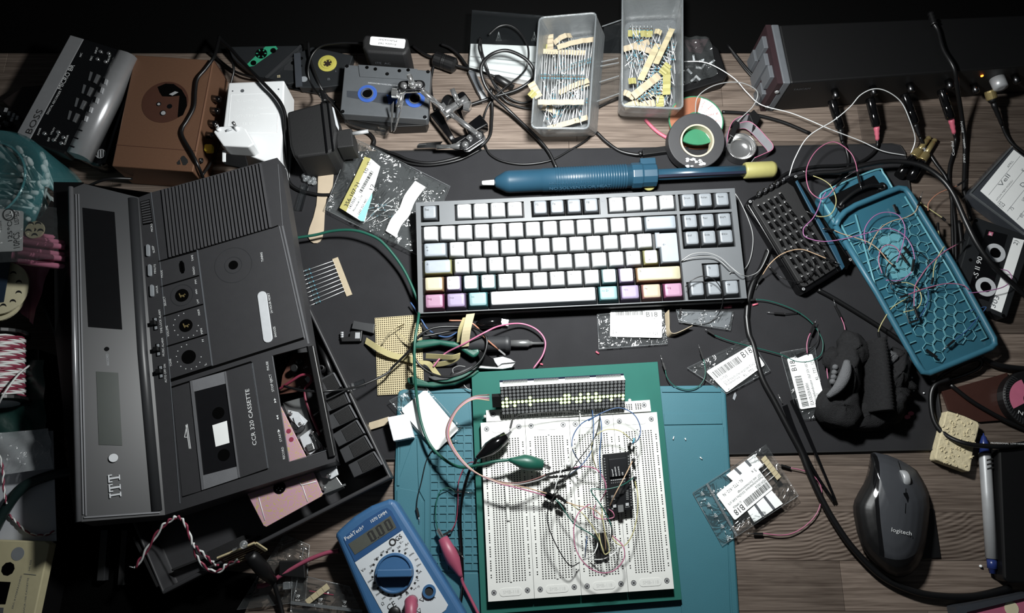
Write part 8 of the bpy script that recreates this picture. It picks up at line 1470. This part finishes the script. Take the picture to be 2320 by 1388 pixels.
# ---------------------------------------------------------------- jumper wires and leads: (label, colour, frame, default height, start [tip, housing, wire], points, end [tip, housing, wire], radius)
def jw(fr, label, col, z, s, pts, e=None, r=.00055):
    cv = lambda q: (*fr(q[0], q[1]), q[2] if len(q) > 2 else z)
    lift = lambda L_: [cv(q) for q in L_] if L_ else None
    return jumper(label, 'wire_'+col, lift(pts), lift(s), lift(e), z, r)
T = 'on the teal cover'
for a in (
 (A5, 'pink jumper looping high between the bit tray and the pad corner', 'pink', .03, [(766, 1415), (755, 1375), (735, 1285)], [(722, 1220), (690, 1150), (625, 1090), (550, 1062), (460, 1100), (390, 1180), (352, 1290), (375, 1420), (450, 1485), (510, 1470), (550, 1425)], [(720, 1280), (640, 1330), (575, 1400)]),
 (R2, 'yellow jumper curling over the blue spudger of the bit tray', 'yellow', .026, [(325, 120), (345, 132), (402, 158)], [(480, 190), (540, 240), (575, 330), (565, 400), (530, 450), (470, 465), (415, 456)], [(350, 422), (385, 440), (412, 455)]),
 (R2, 'violet jumper sweeping from the bit tray across the teal cover', 'violet', .028, None, [(500, 280), (465, 340), (435, 420), (400, 480), (350, 530), (330, 565), (350, 618), (480, 650), (640, 630), (800, 590), (960, 553), (1070, 592), (1140, 680), (1165, 785)], [(1140, 890), (1145, 872), (1160, 785)]),
 (R2, 'peach jumper leaning from the bit tray onto the teal cover', 'peach', .027, [(475, 553), (485, 556), (560, 566)], [(620, 592), (720, 622), (830, 662), (905, 722), (960, 790)], [(1028, 850), (1020, 842), (1000, 825)]),
 (R2, 'violet loop, tallest, '+T, 'violet', .027, None, [(795, 668), (790, 560), (850, 470), (940, 432), (1040, 452), (1090, 540), (1080, 650), (1050, 750), (1030, 805)]),
 (R2, 'cream jumper crossing the violet loop '+T, 'peach', .027, [(1225, 278), (1208, 322), (1190, 382)], [(1165, 432), (1100, 470), (1000, 497), (920, 542), (860, 622), (820, 712)]),
 (R2, 'small violet loop in the middle of the cover', 'pink', .026, None, [(920, 890), (895, 800), (910, 712), (960, 676), (1020, 692), (1060, 742)], [(1110, 815), (1105, 808), (1066, 748)]),
 (R2, 'black jumper forming a round loop '+T, 'black', .026, [(1375, 998), (1310, 998), (1265, 997)], [(1100, 992), (960, 925), (955, 840), (1010, 772), (1100, 732), (1190, 728), (1262, 790), (1252, 860), (1200, 945), (1165, 1000)]),
 (R2, 'second black jumper under the round loop '+T, 'black', .024, None, [(985, 975), (1000, 1015), (1090, 1042), (1130, 1060), (1100, 1150), (1122, 1258)], [(1200, 1232), (1190, 1238), (1128, 1258)]),
 (R2, 'violet jumper hooked below the round loop', 'violet', .025, None, [(950, 940), (1050, 942), (1120, 902), (1145, 868)], [(1160, 775), (1158, 785), (1145, 868)]),
 (R2, 'pink jumper standing from the round loop to the cassette', 'pink', .027, [(1550, 635), (1540, 640), (1478, 674)], [(1380, 732), (1270, 832), (1210, 912), (1170, 980), (1160, 1060), (1160, 1130)], [(1195, 1228), (1190, 1222), (1160, 1135)]),
 (R2, 'short yellow jumper upright near the right rim of the cover', 'yellow', .026, [(1288, 975), (1290, 970), (1302, 922)], [(1310, 842), (1340, 762), (1388, 685)]),
 (R2, 'long pink jumper reaching from the cover to the black cassette', 'pink', .028, [(1048, 1072), (1056, 1069), (1115, 1048)], [(1250, 1000), (1400, 966), (1520, 976), (1572, 1012)]),
 (R2, 'red jumper bowed over the black cassette', 'violet', .026, None, [(1570, 1037), (1700, 1022), (1830, 990), (1890, 932), (1862, 872), (1782, 856)]),
 (R2, 'yellow jumper bent like a hook low on the cover', 'yellow', .026, [(980, 968), (998, 965), (1062, 957)], [(1120, 962), (1190, 1002), (1215, 1080), (1182, 1150), (1080, 1180)]),
 (R2, 'long yellow jumper running down from the cover to the glove', 'yellow', .024, [(905, 1380, .032), (900, 1368, .032), (893, 1325, .033)], [(900, 1300), (930, 1240), (1000, 1142), (1130, 1062)]),
 (R2, 'blue jumper curving under the round loop', 'blue', .024, None, [(1265, 1000), (1262, 1100), (1215, 1200), (1170, 1240)]),
 (S7, 'blue jumper crossing the lower corner of the teal cover', 'blue', .023, [(1385, 465), (1410, 442), (1462, 398)], [(1560, 320), (1640, 225), (1700, 152), (1640, 160), (1580, 176)]),
 (R2, 'orange jumper curving beside the black cords right of the cover', 'orange', .02, None, [(1265, 420), (1270, 362), (1340, 292), (1465, 240)], [(1555, 185), (1550, 190), (1480, 235)]),
 (R2, 'straight yellow jumper under the arching black cable', 'yellow', .018, None, [(1140, 310), (1250, 390), (1368, 470)], [(1400, 500), (1395, 495), (1368, 470)]),
 (R2, 'short yellow jumper standing by the cords right of the cover', 'yellow', .018, [(1338, 505), (1338, 510), (1340, 570)], [(1350, 620), (1342, 680)]),
 (R1, 'peach jumper bridging the left edge of the bit tray', 'peach', .022, [(1195, 1005, .006), (1215, 955, .008), (1248, 900, .012)], [(1300, 822), (1380, 752), (1470, 716), (1550, 711), (1640, 742), (1710, 771)], [(1830, 820), (1790, 802), (1720, 776)]),
 (R1, 'thin black jumper drooping across the bit tray front', 'black', .021, [(1278, 818, .01), (1308, 850, .014), (1350, 892, .018)], [(1400, 925), (1480, 950), (1560, 940), (1620, 892), (1635, 832), (1610, 780)]),
 (R1, 'black jumper loop hanging over the arrow keys', 'black', .030, [(645, 1090, .008), (640, 1120, .009), (628, 1215, .006)], [(622, 1240, .005), (690, 1268, .005), (745, 1275, .005), (850, 1256, .006), (920, 1190, .01), (950, 1100, .03), (940, 1010, .038), (880, 932, .042), (800, 910, .042), (720, 940, .04), (672, 990, .036)]),
 (R1, 'bare grey wire bowing over the keyboard plate above the up arrow', 'grey', .036, None, [(640, 795, .032), (720, 745), (830, 735), (930, 770), (1010, 840), (1090, 900), (1160, 905, .02), (1230, 860, .015), (1290, 740, .012), (1285, 708, .012)]),
 (R1, 'second bare grey wire below the first on the keyboard plate', 'grey', .034, None, [(640, 800, .03), (740, 768), (860, 765), (930, 795), (1005, 860), (1075, 905, .02), (1150, 915, .012)]),
 (R1, 'thin grey wire dropping along the right side of the keyboard', 'grey', .006, None, [(1035, 280), (1080, 350), (1140, 480), (1175, 600), (1170, 720), (1140, 820), (1090, 870, .016), (1000, 885, .03)]),
 (S6, 'long green jumper looping past the upright B18 bag', 'green', .008, [(1088, 118), (1115, 108), (1195, 92)], [(1280, 100), (1400, 135), (1520, 190), (1620, 270), (1690, 380), (1700, 450), (1680, 512), (1600, 556), (1500, 556), (1400, 510), (1300, 480), (1200, 455), (1100, 430), (980, 395), (893, 362)], [(815, 312), (835, 325), (888, 358)]),
 (S6, 'short black jumper lying inside the green jumper loop', 'black', .006, [(1280, 188), (1335, 196), (1410, 202)], [(1470, 196), (1530, 190)]),
 (S6, 'red jumper standing above the upright B18 bag', 'pink', .012, [(1650, 245), (1640, 268), (1606, 345)], [(1590, 380), (1580, 432), (1583, 496)]),
 (S6, 'thin black jumper entering the upright B18 bag', 'black', .01, None, [(1660, 300), (1666, 360), (1640, 432), (1562, 490)], [(1485, 522), (1500, 515), (1558, 491)]),
 (S6, 'pink jumper snaking down to the knit glove', 'pink', .012, [(1780, 95), (1792, 138), (1835, 225)], [(1860, 290), (1865, 360), (1840, 440), (1780, 512), (1735, 582), (1733, 650), (1746, 712)]),
 (S6, 'green jumper bowed at the top right corner of the teal mat', 'green', .010, [(485, 510), (500, 565), (520, 622)], [(535, 680), (590, 740), (680, 768), (760, 750), (810, 690), (820, 620), (806, 545)], [(768, 430), (782, 475), (804, 540)]),
 (S5, 'pink jumper looping on the wood right of the zip bag', 'pink', .004, [(858, 270), (890, 282), (962, 302)], [(1050, 320), (1120, 352), (1180, 420), (1195, 520), (1160, 640), (1080, 730), (980, 790), (880, 806), (760, 792)], [(630, 790), (685, 795), (755, 795)]),
 (G9, 'thin black jumper curving down the left of the teal mat', 'black', .010, [(1945, 100), (1900, 103), (1845, 106)], [(1800, 125), (1750, 170), (1705, 250), (1670, 400), (1640, 520), (1632, 600)], [(1655, 712), (1648, 668), (1633, 602)]),
 (G9, 'dark red jumper curving down to the red alligator clip', 'red', .012, None, [(2100, 265, .03), (2030, 262, .026), (1983, 310), (1945, 420), (1942, 560), (1930, 690), (1898, 765)], [(1815, 812), (1832, 804), (1895, 772)]),
 (G9, 'thin green jumper arcing on the screw grid of the teal mat', 'green', .012, [(2050, 490), (1985, 480), (1920, 482)], [(1870, 452), (1810, 480), (1780, 560), (1775, 680), (1800, 790), (1850, 850), (1910, 890)], [(1990, 985), (1968, 955), (1912, 893)]),
 (B1, 'white jumper falling from the LED strip across the breadboards', 'white', .036, None, [(1035, 365, .03), (1040, 470, .045), (980, 640, .05), (900, 800, .05), (850, 950, .046), (862, 1010, .034)]),
 (B1, 'black grey jumper making the widest curve over the second breadboard', 'black', .045, None, [(1190, 385, .03), (1150, 560, .05), (1000, 770, .054), (900, 920, .056), (810, 1070, .056), (795, 1200, .05), (860, 1370, .046), (960, 1520, .04), (1035, 1500, .03)]),
 (B1, 'blue jumper bent like a bow under the LED strip', 'blue', .045, None, [(1130, 360, .03), (1140, 480), (1130, 640), (1090, 720), (1030, 790), (960, 842, .026)]),
 (B1, 'blue jumper crossing back from the LED strip to the third breadboard', 'blue', .046, None, [(1180, 395, .03), (1050, 460), (985, 560), (985, 660), (1050, 772, .026)]),
 (B1, 'dark blue jumper hanging straight beside the microcontroller', 'blue', .044, None, [(1185, 390, .03), (1200, 500), (1185, 700), (1192, 860), (1190, 960, .028)]),
 (B1, 'blue jumper arching to the right of the LED strip', 'blue', .045, None, [(1100, 440, .04), (1200, 380), (1330, 342), (1440, 390), (1490, 490), (1472, 580), (1405, 620, .026)]),
 (B1, 'yellow jumper arching above the microcontroller', 'yellow', .045, None, [(1160, 800, .03), (1125, 660), (1150, 560), (1230, 506), (1330, 512), (1400, 560), (1442, 602, .028)]),
 (B1, 'pink jumper curling left of the microcontroller', 'pink', .042, None, [(985, 792, .03), (1060, 780), (1160, 802), (1220, 882), (1232, 962), (1190, 1042, .03)]),
 (B1, 'green jumper crossing the microcontroller and diving to the chip', 'green', .046, None, [(1440, 865, .036), (1350, 922), (1230, 952), (1120, 955), (1180, 1050), (1230, 1130), (1270, 1220), (1275, 1290, .034)]),
 (B1, 'tan jumper slanting down over the microcontroller', 'peach', .045, None, [(1430, 742, .036), (1370, 862), (1300, 992), (1250, 1105, .028)]),
 (B1, 'yellow jumper bulging right of the microcontroller', 'yellow', .044, None, [(1450, 892, .036), (1470, 1000), (1465, 1150), (1430, 1290), (1370, 1372), (1310, 1352), (1275, 1300, .034)]),
 (B2, 'big pink jumper circle around the chip', 'pink', .046, None, [(1310, 285, .03), (1280, 295), (1200, 365), (1160, 500), (1180, 680), (1270, 820), (1400, 886), (1520, 860), (1600, 760), (1590, 650), (1500, 562, .032)]),
 (B2, 'small pink jumper loop below the microcontroller', 'pink', .042, None, [(1350, 290, .028), (1330, 350), (1350, 400), (1420, 415), (1508, 400), (1500, 352), (1450, 322, .028)]),
 (B2, 'green jumper running diagonally to the chip', 'green', .042, None, [(1000, 240, .034), (1050, 300), (1110, 390), (1180, 470), (1300, 540), (1380, 605, .034)]),
 (B2, 'peach jumper from the black connectors to the chip', 'peach', .042, None, [(1095, 268, .034), (1200, 300), (1310, 320), (1400, 392), (1432, 560), (1440, 690, .034)]),
 (B2, 'white jumper arching at the lower left of the chip', 'white', .036, None, [(1250, 770, .026), (1320, 735), (1360, 670), (1370, 620, .034)]),
 (B2, 'white jumper arching at the lower right of the chip', 'white', .038, None, [(1305, 770, .026), (1430, 762), (1530, 700), (1562, 640, .026)]),
 (B2, 'cream jumper dropping vertically into the chip', 'yellow', .044, None, [(1408, 300, .03), (1412, 400), (1432, 520), (1470, 660), (1470, 700), (1430, 722), (1400, 640), (1380, 540, .034)]),
 (B2, 'thin cream jumper slanting down to the chip', 'yellow', .04, None, [(1130, 275, .034), (1250, 380), (1330, 490), (1385, 600), (1425, 700, .034)]),
 (B2, 'short blue jumper left of the chip', 'blue', .034, None, [(1262, 570, .025), (1275, 580), (1265, 660), (1258, 750, .025)]),
 (B2, 'black jumper curving right of the cream ones above the chip', 'black', .04, None, [(1420, 330, .03), (1470, 430), (1495, 520), (1480, 610, .034)]),
 (B1, 'black jumper clipped by the black alligator clip', 'black', .04, None, [(1090, 378, .034), (900, 372, .036), (700, 382), (590, 396), (545, 420)], [(512, 510), (516, 495), (530, 435)]),
): jw(*a)
# four-strand lead from the LED module header
rb = thing('display_lead', 'bundle of four thin wires from the LED strip header to the breadboards', 'cable', P(1030, 960, .012)); G = G6
for i, (cl, end) in enumerate((('wire_brown', [(1100, 1290, .05), (1230, 1300, .05), (1350, 1275, .046), (1440, 1240, .042)]), ('wire_grey', [(1090, 1300, .05), (1230, 1312, .05), (1370, 1285, .046), (1445, 1255, .042)]), ('wire_pink', [(1080, 1300, .05), (1200, 1330, .05), (1330, 1365, .044), (1440, 1395, .04)]), ('wire_peach', [(1085, 1295, .05), (1210, 1318, .05), (1330, 1345, .044), (1455, 1380, .04)]))):
    o_ = i*7; x = MB(); x.tube(smooth(PT([(*G(1020, 640+i*14), .044), (*G(900, 655+o_), .048), (*G(795, 722+o_), .05), (*G(712+o_, 850), .05), (*G(700+o_, 960), .05), (*G(775+o_, 1100), .05), (*G(905+o_*.6, 1220), .05)]+[(*G(q[0], q[1]), q[2]) for q in end]), 6), .00062, 0, 6); x.build('strand', cl, rb)
x = MB()
for a, b_ in (((1440, 1242, .042), (1560, 1212, .036)), ((1560, 1212, .036), (1680, 1188, .028)), ((1425, 1262, .042), (1600, 1250, .034)), ((1450, 1370, .04), (1520, 1410, .034)), ((1500, 1385, .038), (1560, 1425, .03))): x.bar(P(*G(a[0], a[1]), a[2]), P(*G(b_[0], b_[1]), b_[2]), .0012, .0012)
x.build('connector', 'black', rb)
# black connector cluster and loose bits on the breadboards
for i, (a, b_, lb) in enumerate((((905, 195), (990, 250), 'black jumper connector pair left of the small pink loop'), ((1015, 205), (1095, 270), 'black jumper connector right of the connector pair'), ((1012, 265), (1070, 310), 'black jumper connector lying below the connector pair'))): x = MB(); x.bar(P(*B2(*a), .034), P(*B2(*b_), .032), .0028 if i == 0 else .0016, .0016); tag(x.build('jumper_connector', 'black', bevel=.0003), lb, 'connector')
x = MB(); x.lathe(P(*B1(952, 765), .0226), (0, 0, 1), [(.0022, 0), (.0025, .001), (.0025, .006), (.0018, .0075), (.0005, .008)], 0, 14); tag(x.build('white_led', 'white'), 'small white LED beside the green alligator clip', 'LED')
for i, (X, Y) in enumerate(((1402, 622), (1430, 735), (1440, 868))): x = MB(); q = P(*B1(X, Y), .0226); x.box(q+V((0, 0, .006)), V((.0013, 0, 0)), V((0, .0013, 0)), V((0, 0, .006))); tag(x.build('jumper_connector', 'black'), ('black jumper end plugged at the end of the right blue arch', 'black jumper end plugged at the top of the tan jumper', 'black jumper end plugged beside the green jumper')[i], 'connector')
x = MB(); x.tube(smooth([P(*B1(*q), .034) for q in ((1450, 600), (1480, 670), (1450, 720), (1430, 700))], 5), .0003, 0, 5); x.lathe(P(*B1(1440, 590), .034), (.3, 1, 0), [(.0005, -.003), (.0012, -.0025), (.0010, 0), (.0012, .0025), (.0005, .003)], 1, 8); tag(x.build('resistor', ['lead_wire', 'res_blue']), 'single resistor with bent lead near the right blue arch', 'resistor')
# booted alligator clips with leads
def boot(label, m, A_, B_, jaw, pts, r=.0055, cr=.0016):
    a, b_ = P(*A_), P(*B_); d = b_-a; L_ = d.length; th = thing('alligator_clip', label, 'clip lead', (a+b_)*.5-V((0, 0, r)), 'alligator clip leads')
    x = MB(); x.lathe(a, d, [(.002, 0), (.0028, L_*.08), (r, L_*.42), (r, L_*.62), (r*.7, L_), (r*.3, L_+.0005)], 0, 14); x.build('boot', m, th)
    x = MB(); j = P(*jaw); x.bar(b_, j, .0018, .0009); x.bar(b_+V((0, .0022, .001)), j+V((0, .0012, 0)), .0004, .0014); x.build('jaw', 'chrome', th)
    x = MB(); x.tube(smooth([a]+PT(pts), 8), cr, 0, 8); x.build('lead', m, th); return th
boot('black alligator clip gripping a jumper at the upper left of the breadboards', 'black_gloss', (*G6(925, 1115), .036), (*G6(1150, 950), .038), (*G6(1180, 912), .038), [(*G6(905, 1165), .034), (*B2(240, 10), .03), (*B2(188, 200), .026), (*B2(165, 400), .014), (*B2(178, 700), .011), (*B2(185, 1000), .011), (*B2(150, 1260), .011)], .0075)
boot('green alligator clip reaching over the second breadboard', 'handle_green', (*G6(1170, 1128), .044), (*G6(1420, 1168), .040), (*G6(1475, 1192), .036), [(*G6(1060, 1140), .046), (*G6(950, 1166), .044), (*G6(800, 1182), .036), (*G6(680, 1122), .028), (*G6(575, 1012), .022), (*G6(510, 850), .02), (*G6(476, 650), .022), (*G6(460, 450), .03), (*G6(462, 250), .034), (*G6(486, 90), .03), (*G4(1650, 1160), .02), (*G4(1636, 1080), .018), (*G4(1530, 850), .018), (*G4(1380, 660), .022), (*G4(1260, 592), .024), (*G4(1140, 565), .024), (*G4(1000, 572), .022), (*G4(870, 602), .02), (*G4(700, 628), .02)], .0078, .0016)
boot('red alligator clip on the teal mat beside the breadboards', 'probe_red', (*B2(175, 925), .014), (*B2(12, 580), .016), (*B2(-30, 505), .016), [(*B2(190, 980), .013), (*B2(245, 1090), .012), (*B2(330, 1260), .012)], .0072)
# wires around the pliers
for a in (
 (G6, 'pink wire making a wide arc right of the driver', 'pink', .012, None, [(600, 432), (640, 380), (700, 325), (820, 265, .022), (985, 175, .026), (1100, 125, .02), (1250, 108), (1370, 150), (1437, 235), (1422, 340), (1350, 445)], None, .001),
 (G6, 'orange wire dropping from the keyboard edge past the driver', 'orange', .014, None, [(720, 85), (850, 90), (925, 132), (985, 210, .024), (1040, 262, .02), (1088, 300)], [(1145, 350), (1140, 345), (1090, 304)], .0009),
 (G6, 'blue wire curving behind the upper plier handle', 'blue', .012, None, [(430, -50), (465, 0), (520, 92), (560, 150), (640, 198), (715, 206), (790, 165)], None, .0009),
 (G6, 'loose bent component lead inside the pliers', 'grey', .012, None, [(750, 480), (748, 445), (790, 425), (840, 430)], None, .0004),
 (G6, 'small clipped wire at the corner of the teal mat', 'grey', .012, None, [(830, 568), (850, 590), (885, 606)], None, .0005)): jw(*a)
cable('black wire looping round the pliers and running into the recorder opening', [(*G5(640, 742), .052), (*G5(800, 776), .06), (*G5(1000, 776), .056), (*G5(1200, 742), .034), (*G5(1400, 652), .02), (*G6(300, 430), .018), (*G6(425, 305), .024), (*G6(500, 195), .026), (*G6(620, 138), .024), (*G6(800, 132), .02), (*G6(930, 150), .022), (*G6(1002, 230), .026), (*G6(965, 370), .026), (*G6(850, 468), .026), (*G6(700, 508), .026), (*G6(580, 478), .024), (*G6(482, 400), .024), (*G6(446, 300), .026), (*G6(480, 215), .022), (*G6(600, 190), .016), (*G6(800, 150), .012)], .0013, 'wire_black', 'wire', 'black_wire')
for i, pts in enumerate(([(905, 735, .024), (950, 765, .024)], [(1008, 375, .022), (1032, 432, .022)], [(1085, 690, .024), (1120, 740, .024)])): x = MB(); x.bar(P(*R2(*pts[0][:2]), pts[0][2]), P(*R2(*pts[1][:2]), pts[1][2]), .0012, .0012); tag(x.build('jumper_connector', 'black'), ('small black connector left in the middle of the teal cover', 'small black connector at the top of the teal cover', 'small black connector inside the round loop on the teal cover')[i], 'connector')
for i, (a, b_) in enumerate((((1250, 470), (1330, 528)),)): x = MB(); x.bar(P(*S7(*a), .021), P(*S7(*b_), .021), .0012, .0012); tag(x.build('jumper_connector', 'black'), 'small black connector at the lower end of the teal cover', 'connector')
